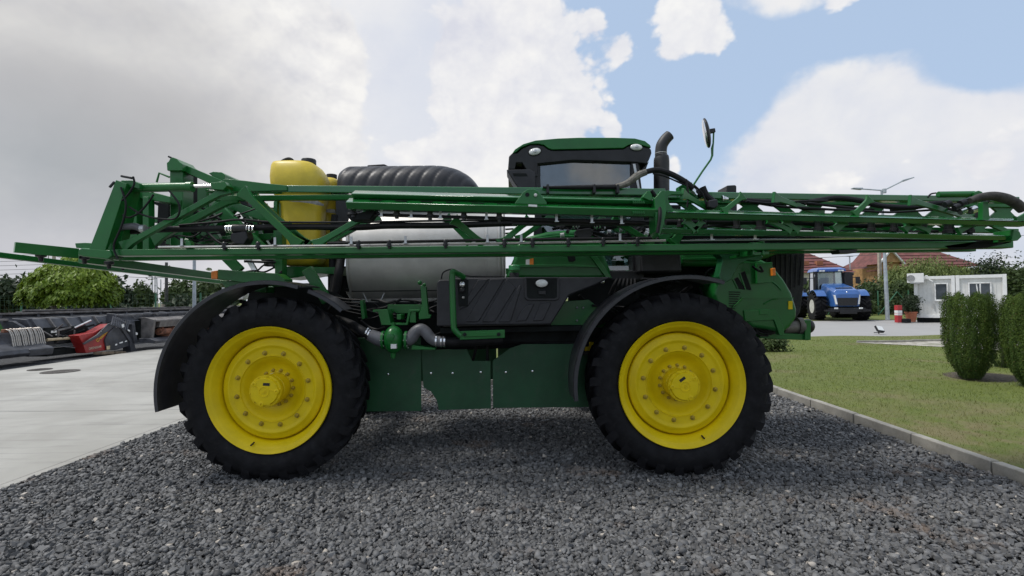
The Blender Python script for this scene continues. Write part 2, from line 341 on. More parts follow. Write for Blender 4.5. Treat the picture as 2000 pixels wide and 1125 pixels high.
def f_sand(k, t, b, pos):
    a = k.noise(pos, 4, 7, .75); c = k.noise(pos, .8, 3)
    cc = k.mix(k.ss(a, .35, .65), (.20, .18, .14, 1), (.52, .49, .43, 1)); cc = k.mix(k.m('MULTIPLY', k.ss(c, .5, .7), .4), cc, (.10, .13, .04, 1))
    t.links.new(cc, b.inputs['Base Color']); b.inputs['Roughness'].default_value = .9
TURF, GRAV, CONC, ROADM, SAND = (ground_mat(*a) for a in (('turf soil', f_turf), ('gravel bed', f_gravel), ('concrete slab', f_conc), ('road concrete', f_road), ('pale gravel', f_sand)))
KERBM = mat('kerb concrete', (.30, .285, .25), .8, 0, .15, 3, bump=.35, bs=70, dirt=(.12, .11, .08), dirt_amt=.5)
def sheet(name, pts, z, m):
    mb = MB(); mb.add([(x, y, z) for x, y in pts], [tuple(range(len(pts)))]); o = build(mb, name, m); o['kind'] = 'structure'; return o
sheet('ground', [(-900, -300), (900, -300), (900, 1800), (-900, 1800)], -.14, TURF)
KX, PX, PB = 4.62, -4.86, 10.4                       # kerb line, concrete edge, back end of the gravel
sheet('gravel_pad', [(PX, -14), (KX, -14), (KX, PB), (PX, PB)], -.02, GRAV)
# lawn with a gently uneven surface
def lawn_z(x, y):
    return .085 + .02*np.sin(x*1.3+y*.7) + .015*np.sin(x*.5-y*1.9) - .085*np.clip((y-14)/6, 0, 1)
xs = np.concatenate([[KX+.095], np.linspace(KX+.10, 16, 60), np.linspace(17, 70, 40)]); ys = np.concatenate([np.linspace(-14, 2, 20), np.linspace(2.3, 21.5, 60)])
gx, gy = np.meshgrid(xs, ys); gz = lawn_z(gx, gy); gz[:, 0] = -.13; V = np.stack([gx.ravel(), gy.ravel(), gz.ravel()], 1); nx, ny = len(xs), len(ys)
ii = (np.arange(ny-1)[:, None]*nx+np.arange(nx-1)).ravel(); F = np.stack([ii, ii+1, ii+nx+1, ii+nx], 1)
lw = bpy.data.objects.new('lawn', npmesh('lawn', V, F, TURF, smooth=True)); col.objects.link(lw); lw['kind'] = 'structure'
sheet('lawn_strip', [(PX, PB+.1), (KX+.1, PB+.1), (KX+.1, 21.5), (PX, 21.5)], .0, TURF)
sheet('road', [(-13.6, 21.5), (90, 21.5), (90, 34.5), (-13.6, 34.5)], -.03, ROADM)
sheet('gravel_strip', [(-30, -14), (-13.6, -14), (-13.6, 60), (-30, 60)], -.045, GRAV)
sheet('verge', [(-13.6, 34.5), (90, 34.5), (90, 60), (-13.6, 60)], .0, TURF)
sheet('field', [(-160, -14), (-13.6, -14), (-13.6, 140), (-160, 140)], -.05, TURF)
def drape(name, fx0, fx1, y0, y1, m, up, n=24):
    V = []; F = []
    for j in range(n+1):
        y = y0+(y1-y0)*j/n; a, b = fx0(y), fx1(y)
        for i in range(n+1): x = a+(b-a)*i/n; V.append((x, y, lawn_z(x, y)+up))
    for j in range(n):
        for i in range(n): k = j*(n+1)+i; F.append((k, k+1, k+n+2, k+n+1))
    o = bpy.data.objects.new(name, npmesh(name, V, F, m, smooth=True)); col.objects.link(o); o['kind'] = 'structure'; return o
drape('pale_gravel_bed', lambda y: 12.4+(18.3-y)*.5+.25*math.sin(y*3), lambda y: 26, 13.6, 18.3, SAND, .012)
kb = thing('bed_edging', 'low concrete edging along the far side of the pale gravel bed', 'edging', (12.3, 18.3, 0))
for i in range(12): build(MB().bar((12.3+i*.98, 18.32, float(lawn_z(12.8+i*.98, 18.3))+.02), (13.27+i*.98, 18.32, float(lawn_z(12.8+i*.98, 18.3))+.02), .12, .09), 'edging_stone', KERBM, kb, .008)
# kerb stones along the lawn and along the back of the pad
kr = thing('kerb', 'raised concrete kerb of butted stones between grey gravel and lawn', 'kerb', (KX+.05, 0, 0)); kr['kind'] = 'structure'
for k_ in ('category', 'label'): pass
del kr['category']
y = -3.0; kmesh = None
while y < 10.0:
    mb = MB().box((0, 0, 0), (.10, .985, .24)); zz = random.uniform(-.008, .006)
    if kmesh is None:
        kmesh = build(mb, 'kerb_stone', KERBM, None, .012, 2); o = kmesh
        o.location = (KX+.05, y+.5, 0); o.parent = kr; o.matrix_parent_inverse = WM[kr].inverted()
        o.location.z = 0
    else:
        o = kmesh.copy(); col.objects.link(o)
    o.location = (KX+.05+random.uniform(-.006, .006), y+.5, zz); o.rotation_euler = (random.uniform(-.004, .004), random.uniform(-.02, .02), random.uniform(-.005, .005)); y += 1.0
x = KX+.05-.55
while x > PX:
    o = kmesh.copy(); col.objects.link(o); o.location = (x, PB+.05, random.uniform(-.008, .006)); o.rotation_euler = (0, 0, R(90)); x -= 1.0
# concrete yard: slabs with open joints, a narrow strip along the pad
yd = sheet('concrete_yard', [(-13.6, -14), (PX, -14), (PX, 21.5), (-13.6, 21.5)], -.12, KERBM)
WM[yd] = Matrix.Translation(yd.location)
xe = [-13.6, -9.2, PX-.13]; ye = [-14, -9.4, -5, -.6, 3.9, 8.4, 12.9, 17.3, 21.48]
for i in range(2):
    for j in range(len(ye)-1):
        g = .008; mb = MB().box(((xe[i]+xe[i+1])/2, (ye[j]+ye[j+1])/2, -.05+random.uniform(-.003, .002)), (xe[i+1]-xe[i]-2*g, ye[j+1]-ye[j]-2*g, .1)); build(mb, 'concrete_slab', CONC, yd, .006)
for j in range(len(ye)-1):
    mb = MB().box((PX-.062, (ye[j]+ye[j+1])/2, -.05+.004), (.112, ye[j+1]-ye[j]-.012, .1)); build(mb, 'edging_stone', CONC, yd, .006)
IRON = mat('cast iron', (.10, .09, .08), .6, .3, .2, 20, bump=.5, bs=60)
for (px, py, rr, lb) in ((118, 726, .40, 'larger round iron manhole cover set in the concrete yard'), (78, 722, .26, 'smaller round manhole cover left of the larger one in the concrete yard')):
    p = G(px, py); t = thing('manhole_cover', lb, 'manhole cover', (p.x, p.y, 0))
    build(MB().lathe([(rr, .001), (rr, .012), (rr-.035, .012), (rr-.035, .006)], (p.x, p.y, 0), (0, 0, 1), 40), 'rim', IRON, t)
    mb = MB().lathe([(rr-.045, .001), (rr-.045, .013), (.02, .013), (.02, .012)], (p.x, p.y, 0), (0, 0, 1), 40)
    for a in range(5): mb.box((p.x, p.y+(a-2)*rr*.3, .015), (rr*1.1, .02, .006))
    build(mb, 'lid', IRON, t)
# loose stones of the pad
def stones(n, seed, xr, yr, smin, smax, dens):
    r = np.random.default_rng(seed)
    X = r.uniform(*xr, n*3); Y = r.uniform(*yr, n*3); keep = r.random(n*3) < dens(X, Y); X = X[keep][:n]; Y = Y[keep][:n]; n = len(X)
    base = np.array([(-1, -1, -1), (1, -1, -1), (1, 1, -1), (-1, 1, -1), (-1, -1, 1), (1, -1, 1), (1, 1, 1), (-1, 1, 1)], float)
    fc = np.array([(0, 3, 2, 1), (4, 5, 6, 7), (0, 1, 5, 4), (1, 2, 6, 5), (2, 3, 7, 6), (3, 0, 4, 7)])
    v = base[None]*(1+r.uniform(-.45, .22, (n, 8, 3))); s = r.lognormal(math.log((smin+smax)/2), .38, n).clip(smin*.6, smax*1.6)/2
    v *= (s[:, None]*np.stack([np.ones(n), r.uniform(.55, 1.0, n), r.uniform(.38, .8, n)], 1))[:, None, :]
    def rot(v, ax, an):
        c, s_ = np.cos(an)[:, None], np.sin(an)[:, None]; i, j = [(1, 2), (2, 0), (0, 1)][ax]; a, b = v[..., i].copy(), v[..., j].copy()
        v[..., i] = a*c-b*s_; v[..., j] = a*s_+b*c
    rot(v, 0, r.normal(0, .45, n)); rot(v, 1, r.normal(0, .45, n)); rot(v, 2, r.uniform(0, 6.28, n))
    v += np.stack([X, Y, r.uniform(-.012, .010, n)+s*.25], 1)[:, None, :]
    t = np.repeat(r.beta(2.0, 2.4, n)*.92, 8); pale = np.repeat(r.random(n) < .012, 8); t[pale] = 1.0
    return v.reshape(-1, 3), (fc[None]+np.arange(n)[:, None, None]*8).reshape(-1, 4), t
STONE = tintmat('slate chippings', (.040, .040, .041), (.265, .264, .262), .68, spec=.5, hue=(.42, .38, .33))
_t = STONE.node_tree; _k = NT(_t); _b = _t.nodes['Principled BSDF']; _c = _b.inputs['Base Color'].links[0].from_socket; _p = _k.n('ShaderNodeNewGeometry').outputs['Position']
_t.links.new(_k.mix(_k.m('MULTIPLY', _k.ss(_k.noise(_p, 1.1, 5, .7), .56, .70), .45), _c, (.20, .125, .075, 1)), _b.inputs['Base Color'])
def dn(X, Y):
    d = np.hypot(X, Y); vis = np.abs(X) < Y*1.12+.4; return np.clip((3.8/d)**.9, 0, 1)*vis*(Y > 2.1)
V, F, T = stones(160000, 3, (PX+.02, KX-.02), (2.1, 10.3), .015, .035, dn)
gme = npmesh('gravel', V, F, STONE, T); gme.polygons.foreach_set('use_smooth', np.repeat(np.random.default_rng(8).random(len(F)//6) < .6, 6))
gs = bpy.data.objects.new('gravel', gme); col.objects.link(gs); gs['kind'] = 'stuff'
tag(gs, 'dark grey angular slate chippings covering the pad under the sprayer', 'gravel')
# grass blades
def blades(n, seed, xr, yr, h, wd, dens, zf):
    r = np.random.default_rng(seed); X = r.uniform(*xr, n*3); Y = r.uniform(*yr, n*3); k = r.random(n*3) < dens(X, Y); X = X[k][:n]; Y = Y[k][:n]; n = len(X)
    d = np.hypot(X, Y); sc = np.clip(d/7, .8, 2.2); H = r.uniform(.5, 1.2, n)*h*np.clip(sc, .8, 1.3); W = wd*sc; a = r.uniform(0, 6.28, n); le = r.normal(0, .55, (n, 2))*H[:, None]; Z = zf(X, Y)-.01
    c, s = np.cos(a)*W, np.sin(a)*W
    V = np.stack([np.stack([X-c, Y-s, Z], 1), np.stack([X+c, Y+s, Z], 1), np.stack([X+le[:, 0], Y+le[:, 1], Z+H], 1)], 1).reshape(-1, 3)
    return V, np.arange(3*n).reshape(-1, 3)
def f_blade(k, t, b, pos):
    cc = turf_colour(k, pos); t.links.new(cc, b.inputs['Base Color']); b.inputs['Roughness'].default_value = .6; b.inputs['Specular IOR Level'].default_value = .25
BLADE = ground_mat('grass blade', f_blade)
def gd(X, Y):
    d = np.hypot(X, Y); inb = (X > KX+.11) & (np.abs(X) < Y*1.15+.6) & (Y > 3.2)
    bed = (Y > 13.6) & (Y < 18.3) & (X > 12.4+(18.3-Y)*.5+.25*np.sin(Y*3))
    return np.clip((6/d)**1.6, 0, 1)*inb*~bed
V, F = blades(210000, 5, (KX, 26), (3.2, 21.3), .034, .0030, gd, lawn_z)
go = bpy.data.objects.new('grass', npmesh('grass', V, F, BLADE)); col.objects.link(go); go['kind'] = 'stuff'
tag(go, 'mown lawn grass with dry straw coloured patches right of the kerb', 'grass')
# ================================================================== the crop sprayer
SP = thing('crop_sprayer', 'large green self-propelled crop sprayer with yellow wheels and folded boom on the gravel', 'crop sprayer', (0, 6.6, 0))
YW = 4.97                                   # outer face of the near tyres
NEAR, FAR = YW, 8.25
# ---------------------------------------------------------------- wheels (built once round the local Y axis, outer face at y = 0, looking -Y)
def tyre_mb():
    mb = MB()
    prof = [(.60, .03), (.635, .012), (.69, -.012), (.75, -.016), (.80, .0), (.838, .022), (.852, .05), (.858, .12), (.858, .28), (.852, .35), (.80, .40), (.70, .41), (.60, .37), (.58, .33), (.575, .2), (.58, .07)]
    mb.lathe([(r, h) for r, h in prof], (0, 0, 0), (0, 1, 0), 112, closed=True)
    nl = 28
    for side in (0, 1):
        for i in range(nl):
            a0 = 2*math.pi*(i+.5*side)/nl
            # lug: from the shoulder, sweeping towards the centre line
            secs = [(-.004, .806, .0, .062), (.012, .852, .0, .070), (.030, .893, .010, .064), (.085, .902, .07, .050), (.150, .903, .150, .042), (.215, .900, .215, .038)]
            vs = []; fs = []
            for (h, r, sh, wd) in secs:
                hh = h if side == 0 else .40-h
                for j in (-1, 1):
                    for rr in (r, min(r-.05, .85) if h > .02 else r-.035):
                        a = a0+(sh+j*wd*.62)/r*1.0
                        vs.append((rr*math.cos(a), hh, rr*math.sin(a)))
            for k in range(len(secs)-1):
                b = 4*k; c = b+4
                fs += [(b, b+2, c+2, c), (b, c, c+1, b+1), (b+2, b+3, c+3, c+2)]
            fs += [(0, 1, 3, 2), (4*len(secs)-4, 4*len(secs)-2, 4*len(secs)-1, 4*len(secs)-3)]
            mb.add(vs, fs)
    return mb
RIMP = [(.585, .10), (.60, .03), (.614, .022), (.618, .006), (.612, -.006), (.602, .0), (.590, .016), (.574, .022), (.562, .030), (.545, .062), (.528, .078), (.517, .105), (.512, .185), (.501, .190), (.4975, .122), (.494, .116), (.488, .113), (.47, .104), (.452, .099),
        (.440, .088), (.430, .085), (.418, .090), (.405, .099), (.392, .101), (.330, .101), (.3265, .094), (.321, .094), (.317, .103), (.305, .108), (.285, .125), (.262, .150), (.235, .172), (.205, .184), (.175, .187), (.172, .180), (.150, .180), (.147, .178)]
HUBP = [(.146, .19), (.144, .05), (.138, .044), (.138, .02), (.150, .014), (.154, .004), (.154, -.05), (.149, -.056), (.134, -.056), (.131, -.070), (.126, -.076), (.05, -.078), (.049, -.083), (.043, -.083), (.042, -.078), (.0005, -.078)]
def bolt_mb(r=.019, h=.036):
    return MB().lathe([(r*1.35, .004), (r*1.35, -.004), (r, -.0045), (r, -h*.55), (r*.62, -h*.6), (r*.62, -h), (.001, -h)], (0, 0, 0), (0, 1, 0), 6)
tyre_me = mesh_of(tyre_mb(), 'tyre', RUB, 40); rim_me = mesh_of(MB().lathe(RIMP, (0, 0, 0), (0, 1, 0), 96, cap=False), 'wheel', YEL, 50)
hub = MB().lathe(HUBP, (0, 0, 0), (0, 1, 0), 40)
for i in range(10):
    a = 2*math.pi*(i+.3)/10; b = bolt_mb(.007, .012); hub.add([(x+.143*math.cos(a), y-.056, z+.143*math.sin(a)) for x, y, z in b.v], b.f)
for a in (2.55, .05, 4.55):
    hub.lathe([(.024, -.05), (.024, -.080), (.018, -.082), (.010, -.082), (.009, -.072), (.001, -.072)], (.120*math.cos(a), 0, .120*math.sin(a)), (0, 1, 0), 14)
for k in range(3):   # raised strokes of the cap emblem
    hub.bar((-.026+.010*k, -.080, -.016+.010*k), (.020, -.080, -.010+.013*k), .006, .006)
hub.box((.0, -.066, -.118), (.12, .016, .02)); hub.bar((-.09, -.079, .055), (-.05, -.079, .022), .004, .004); hub.bar((.05, -.079, .02), (.10, -.079, .012), .004, .004)
hub_me = mesh_of(hub, 'hub', YEL, 35); bolt_me = mesh_of(bolt_mb(), 'wheel_bolt', mat('plated nut', (.40, .29, .03), .35, .3, .15, 30), 30)
hbolt_me = mesh_of(bolt_mb(.0145, .04), 'hub_bolt', bpy.data.materials['plated nut'], 30)
plate_me = mesh_of(MB().box((.02, -.0785, .072), (.062, .004, .026)), 'rating_plate', BLK)
valve_me = mesh_of(MB().tube([(0, .05, -.535), (0, .02, -.548), (0, -.004, -.55)], .008, 8), 'valve', BLK)
def text_mesh(s, size, m, depth=.002, name='lettering', font_shear=0.0):
    cu_ = bpy.data.curves.new(name, 'FONT'); cu_.body = s; cu_.size = size; cu_.extrude = depth; cu_.align_x = 'CENTER'; cu_.align_y = 'CENTER'; cu_.shear = font_shear
    o = bpy.data.objects.new(name, cu_); col.objects.link(o); me = bpy.data.meshes.new_from_object(o); bpy.data.objects.remove(o); me.materials.clear(); me.materials.append(m); me.name = name; return me
def raw(me, name, parent, M):
    o = bpy.data.objects.new(name, me); col.objects.link(o); o.matrix_local = M; o.location = M.to_translation(); o.rotation_euler = M.to_euler(); o.scale = M.to_scale()
    o.parent = parent; WM[o] = WM[parent] @ M if parent is not None else M; return o
def put(me, name, parent, M, label=None):      # M is a world matrix
    o = bpy.data.objects.new(name, me); col.objects.link(o); o.location = M.to_translation(); o.rotation_euler = M.to_euler(); o.scale = M.to_scale()
    o.parent = parent; o.matrix_parent_inverse = WM[parent].inverted(); WM[o] = M
    if label: o['label'] = label
    return o
FACE = Matrix.Rotation(R(90), 4, 'X')          # turns lettering to face the camera side (-Y)
rib_txt = text_mesh('A G R I B', .085, RUB, .003, 'tyre_lettering')
tub_txt = text_mesh('Tubeless', .035, YEL, .0025, 'rim_lettering')
cxr, cxf = P(523, 765, YW).x, P(1333, 749, YW).x
RAD, WZ = .903, .888
for (x, spin, near, lb) in ((cxr, .05, 1, 'rear wheel with black lugged tyre and yellow rim'), (cxf, -.62, 1, 'front wheel with black lugged tyre and yellow rim'), (cxr, .4, 0, None), (cxf, .9, 0, None)):
    wh = bpy.data.objects.new('wheel', rim_me); col.objects.link(wh)
    M = Matrix.Translation((x, NEAR if near else FAR, WZ)) @ Matrix.Rotation(0 if near else math.pi, 4, 'Z') @ Matrix.Rotation(spin, 4, 'Y')
    wh.location = M.to_translation(); wh.rotation_euler = M.to_euler(); wh.parent = SP; wh.matrix_parent_inverse = WM[SP].inverted(); WM[wh] = M
    if lb: wh['label'] = lb
    I = Matrix()
    raw(tyre_me, 'tyre', wh, I); raw(hub_me, 'hub', wh, I)
    if near:
        for i in range(12):
            a = 2*math.pi*(i+.5)/12; raw(bolt_me, 'wheel_bolt', wh, Matrix.Translation((.359*math.cos(a), .101, .359*math.sin(a))))
        for i in range(14):
            a = 2*math.pi*i/14; raw(hbolt_me, 'hub_bolt', wh, Matrix.Translation((.171*math.cos(a), .184, .171*math.sin(a))))
        raw(plate_me, 'rating_plate', wh, I); raw(valve_me, 'valve', wh, Matrix.Rotation(.25, 4, 'Y'))
        raw(tub_txt, 'rim_lettering', wh, Matrix.Rotation(.12, 4, 'Y') @ Matrix.Translation((0, .101, -.452)) @ FACE)
        if spin > 0:
            for j, ch in enumerate('AGRIB'):
                raw(text_mesh(ch, .085, RUB, .003, 'tyre_lettering'), 'tyre_lettering', wh, Matrix.Rotation(.02+(j-2)*.15+.1, 4, 'Y') @ Matrix.Translation((0, -.015, .725)) @ FACE)
# ---------------------------------------------------------------- fenders
def fender(cx, cz, a0, a1, ro, y0, y1, n=40, tip=None):
    # curved shell with rolled ribs along its outer edge; angle 0 points to the front (+X)
    prof = [(0, -.020), (.0, .012), (.012, .020), (.028, .016), (.038, .004), (.055, .004), (.066, .016), (.082, .016), (.094, .006), (.20, .012), (.34, .018), (.45, .018), (.545, .010), (.553, .010), (.553, -.002), (.34, .004), (.10, -.006), (.02, -.010)]
    mb = MB(); m = len(prof); vs = []; fs = []
    for i in range(n+1):
        a = a0+(a1-a0)*i/n; fl = tip(i/n) if tip else 0
        for h, dr in prof: r = ro+dr+fl; vs.append((cx+r*math.cos(a), y0+h*(y1-y0)/.553, cz+r*math.sin(a)))
    for i in range(n):
        for k in range(m): fs.append((i*m+k, i*m+(k+1) % m, (i+1)*m+(k+1) % m, (i+1)*m+k))
    fs += [tuple(range(m-1, -1, -1)), tuple(range(n*m, n*m+m))]
    return mb.add(vs, fs)
f1_ = build(fender(cxr, WZ, R(190), R(72), 1.045, 4.90, 5.46), 'fender', FEND, SP, ang=50, label='rear black mudguard reaching down behind the rear wheel')
build(fender(cxr-.01, WZ, R(70), R(48), 1.02, 5.10, 5.46, 10), 'fender_extension', FEND, SP, ang=50)
f2_ = build(fender(cxf, WZ, R(187), R(68), 1.045, 4.90, 5.46, 40, lambda t: .10*max(0, t-.80)), 'fender', FEND, SP, ang=50, label='front black mudguard with ribbed edge')
for cx_, ang in ((cxr, 60), (cxr, 120), (cxf, 75), (cxf, 130), (cxf, 165)):
    a = R(ang); p = Vector((cx_+1.0*math.cos(a), 5.42, WZ+1.0*math.sin(a))); q_ = Vector((cx_+.55*math.cos(a), 5.62, WZ+.75*math.sin(a)))
    build(MB().tube([p, (p+q_)/2+Vector((0, .1, .03)), q_], .022, 8, smooth=4), 'fender_stay', BLK, SP)
for cx_ in (cxr, cxf):
    build(fender(cx_, WZ, R(187), R(70), 1.045, 7.79, 8.35), 'fender', FEND, SP, ang=50, label='mudguard of the far side wheel')
# ---------------------------------------------------------------- chassis, axle legs, belly panels
ch = build(MB().bar((P(430, 620, 6.1).x, 6.15, 1.38), (P(1480, 620, 6.1).x, 6.15, 1.38), .24, .10), 'chassis', GREEN, SP, .012, 2)
def cp(mb, name, m=GREEN, parent=None, bevel=.006, **k): return build(mb, name, m, parent or ch, bevel, **k)
cp(MB().bar((P(430, 620, 6.1).x, 7.1, 1.38), (P(1480, 620, 6.1).x, 7.1, 1.38), .24, .10), 'frame_rail')
for x in (cxr, cxf, 0, -.9, .8): cp(MB().bar((x, 6.2, 1.36), (x, 7.05, 1.36), .16, .12), 'cross_member', DARK)
for cx_ in (cxr, cxf):
    cp(MB().bar((cx_, 5.55, 1.40), (cx_, 7.7, 1.40), .18, .2), 'axle_beam')
    for yy in (5.58, 7.62):
        cp(MB().lathe([(.12, 1.55), (.12, .95), (.16, .94), (.16, .75)], (cx_, yy, 0), (0, 0, 1), 20), 'axle_leg', DARK)
        cp(MB().lathe([(.2, -.14), (.22, .0), (.2, .14)], (cx_, yy, WZ), (0, 1, 0), 20), 'wheel_motor', DARK)
PY = 5.60
pan = [[(690, 660), (822, 660), (823, 803), (700, 804)], [(823, 684), (912, 682), (922, 705), (958, 705), (959, 798), (857, 801), (853, 782), (842, 765), (827, 757)], [(962, 705), (996, 680), (1020, 672), (1120, 672), (1150, 690), (1150, 795), (963, 797)]]
PGREEN = mat('underbody green with shade', (.007, .058, .020), .55, 0, .15, 2.5, dirt=(.05, .06, .045), dirt_amt=.35)  # darker copy of the green paint: belly shade put into the colour, plus dirt
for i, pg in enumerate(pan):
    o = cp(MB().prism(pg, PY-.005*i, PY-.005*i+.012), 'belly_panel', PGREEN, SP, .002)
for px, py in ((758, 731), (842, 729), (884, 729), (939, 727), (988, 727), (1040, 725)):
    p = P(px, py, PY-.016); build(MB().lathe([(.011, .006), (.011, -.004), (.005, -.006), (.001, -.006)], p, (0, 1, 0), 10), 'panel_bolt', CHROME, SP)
for i, pg in enumerate(pan):  # hidden far-side copies, added to block light under the machine
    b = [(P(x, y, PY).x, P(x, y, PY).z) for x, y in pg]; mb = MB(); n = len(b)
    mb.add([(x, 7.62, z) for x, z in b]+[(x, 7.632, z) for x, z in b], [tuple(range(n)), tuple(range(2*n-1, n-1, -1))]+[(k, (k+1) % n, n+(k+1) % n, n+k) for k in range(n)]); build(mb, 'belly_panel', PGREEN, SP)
cp(MB().prism([(640, 520), (700, 520), (700, 605), (640, 605)], 6.55, 6.6), 'side_plate', DARK)  # added near-black sheet, stands in for the shade behind the gap
cp(MB().prism([(640, 600), (1150, 600), (1150, 676), (640, 690)], 5.95, 6.02), 'side_plate', DARK)
cp(MB().prism([(900, 640), (1180, 640), (1180, 668), (905, 668)], 5.66, 5.72), 'brace_plate', DARK)
cp(MB().tube([P(905, 668, 5.7), P(1000, 666, 5.7), P(1150, 672, 5.7)], .03, 8), 'hydraulic_line', HOSE)
cp(MB().tube([P(930, 660, 5.8), P(930, 680, 5.8), P(922, 710, 5.8)], .018, 8), 'hydraulic_line', HOSE)
cp(MB().tube([P(952, 660, 5.78), P(952, 710, 5.78)], .018, 8), 'hydraulic_line', HOSE)
# ---------------------------------------------------------------- steel spray tank
tk = MB(); x0, x1 = P(672, 470, 5.75).x, P(984, 470, 5.75).x; cy, cz, ra, rb = 6.62, 2.27, .86, .65
n = 48; ring = [(cy+math.copysign(abs(math.cos(a))**.8, math.cos(a))*ra, cz+math.copysign(abs(math.sin(a))**.85, math.sin(a))*rb) for a in [2*math.pi*i/n for i in range(n)]]
st = [(x0, .93), (x0+.03, .99), (x0+.06, 1.0), (x1-.06, 1.0), (x1-.03, .99), (x1, .93)]
vs = [(x, cy+(y-cy)*s, cz+(z-cz)*s) for x, s in st for y, z in ring]
fs = [(i*n+k, i*n+(k+1) % n, (i+1)*n+(k+1) % n, (i+1)*n+k) for i in range(len(st)-1) for k in range(n)]+[tuple(range(n)), tuple(range(5*n, 6*n))]
tank = build(tk.add(vs, fs), 'spray_tank', STEEL, SP, ang=40, label='large brushed steel tank behind the boom')
for xx in (x0+.025, x1-.2, x1-.06, x1-.015):
    vs = [(xx+d, cy+(y-cy)*1.008, cz+(z-cz)*1.008) for d in (-.012, .012) for y, z in ring]
    build(MB().add(vs, [(k, (k+1) % n, n+(k+1) % n, n+k) for k in range(n)]), 'tank_band', STEEL, tank)
build(MB().prism([(672, 549), (855, 549), (856, 563), (672, 566)], 5.95, 6.6), 'tank_cradle', DARK, tank, .005)
build(MB().prism([(674, 568), (858, 566), (858, 598), (690, 598)], 6.0, 6.7), 'sump', mat('dull tank steel', (.33, .32, .29), .5, .6, .15, 4, dirt=(.12, .11, .09), dirt_amt=.4), tank, .01)
build(MB().tube([P(709, 571, 5.93), P(719, 594, 5.93), P(741, 594, 5.93), P(752, 570, 5.93)], .009, 6), 'sump_strap', ALU, tank)
for dy in (0, 5): build(MB().tube([P(676, 564+dy, 5.9), P(860, 562+dy, 5.9)], .007, 6), 'hydraulic_line', HOSE, tank)
build(MB().tube([P(764, 592, 5.85), P(780, 587, 5.85), P(800, 588, 5.85), P(816, 594, 5.85)], .008, 6, smooth=4), 'hydraulic_line', HOSE, tank)
# ladder seen through the truss behind the tank end
# black ribbed water tank on top
bx0, bx1 = P(676, 350, 6.3).x, P(936, 350, 6.3).x; zc = P(800, 400, 6.5).z; cyb, hb, wb = 6.65, P(800, 330, 6.5).z-zc, .72
secs = []; N = 150
for i in range(N+1):
    t = i/N; x = bx0+(bx1+.03-bx0)*t
    s = 1.0
    if t < .06: s = .90+.10*math.sin(t/.06*math.pi/2)
    if t > .62: s = math.sqrt(max(0, 1-((t-.62)/.385)**2.4))
    secs.append((x, max(s, .12)))
m = 32; vs = []; fs = []
for (x, s) in secs:
    for k in range(m+1):
        a = math.pi*k/m; ph = (x-bx0)*2*math.pi/.155 + (a-math.pi/2)*8.0
        g = 1-.020*(max(0, math.cos(ph))**4)
        yy = math.copysign(abs(math.cos(a))**.7, math.cos(a)); zz = abs(math.sin(a))**.55
        vs.append((x, cyb+yy*wb*(.55+.45*s)*g, zc+zz*hb*s*g))
for i in range(N):
    for k in range(m): fs.append((i*(m+1)+k, i*(m+1)+k+1, (i+1)*(m+1)+k+1, (i+1)*(m+1)+k))
fs += [tuple(range(m+1)), tuple(range(N*(m+1), (N+1)*(m+1)))]
rt = build(MB().add(vs, fs), 'rinse_tank', GRYP, SP, ang=60, label='black ribbed plastic tank on top of the steel tank')
build(MB().prism([(717, 336), (717, 322), (750, 320), (762, 326), (780, 328), (784, 336)], 6.45, 6.85), 'filler_lid', BLK, rt, .012, 2)
build(MB().prism([(655, 372), (700, 372), (700, 470), (690, 470), (672, 462), (655, 455)], 5.98, 6.5), 'tank_bracket', BLK, rt, .01)
# ---------------------------------------------------------------- yellow tanks
def ytank(pxs, yc, Y, lab, strap_y, sc):
    # pxs: (px left, px right, py) sections from top to bottom, rounded-square plan
    Yf = Y; vs = []; fs = []; n = 40
    for (xl, xr, py) in pxs:
        a, b = P(xl, py, Yf+.27*sc), P(xr, py, Yf+.27*sc); rx = (b.x-a.x)/2; cx = (a.x+b.x)/2
        for k in range(n):
            t = 2*math.pi*k/n; c_, s_ = math.cos(t), math.sin(t); e = .62
            vs.append((cx+rx*math.copysign(abs(c_)**e, c_), Yf+.27*sc+max(rx, .03)*.95*math.copysign(abs(s_)**e, s_), (a.z+b.z)/2))
    for i in range(len(pxs)-1):
        for k in range(n): fs.append((i*n+k, i*n+(k+1) % n, (i+1)*n+(k+1) % n, (i+1)*n+k))
    fs += [tuple(range(n)), tuple(range((len(pxs)-1)*n, len(pxs)*n))]
    return build(MB().add(vs, fs), 'chemical_tank', YTANK, SP, ang=60, label=lab)
yt = ytank([(546, 608, 321), (540, 617, 323), (538, 625, 329), (537.5, 632, 339), (537, 637, 350), (538, 638, 362), (541, 638, 378), (548, 635, 392), (555, 632, 402), (556, 631, 430), (556, 631, 470), (555, 632, 500), (553, 631, 507), (557, 626, 515), (566, 616, 520)], 0, 5.80, 'yellow plastic tank with dark cap, nearest the camera', 395, 1)
yb = ytank([(622, 656, 350), (606, 662, 353), (596, 666, 358), (590, 667, 366), (588, 668, 390), (588, 664, 402), (588, 664, 440), (588, 664, 500), (592, 663, 514), (604, 656, 526)], 0, 6.32, 'second yellow plastic tank behind the first', 412, .6)
p = P(603, 318, 6.05); build(MB().lathe([(.085, -.02), (.085, .028), (.078, .04), (.001, .046)], p, (0, 0, 1), 24), 'tank_lid', BLK, yt)
p = P(584, 321.5, 6.05); build(MB().lathe([(.03, -.02), (.03, .02), (.001, .024)], p, (0, 0, 1), 14), 'vent_cap', BLK, yt)
p = P(648, 346, 6.5); build(MB().lathe([(.065, -.02), (.065, .03), (.001, .04)], p, (0, 0, 1), 20), 'tank_lid', BLK, yb)
build(MB().tube([P(542, 330, 5.93), P(550, 317, 6.03), P(562, 311, 6.06), P(570, 313, 6.06), P(576, 323, 6.06)], .022, 10, smooth=5), 'filler_hose', HOSE, yt)
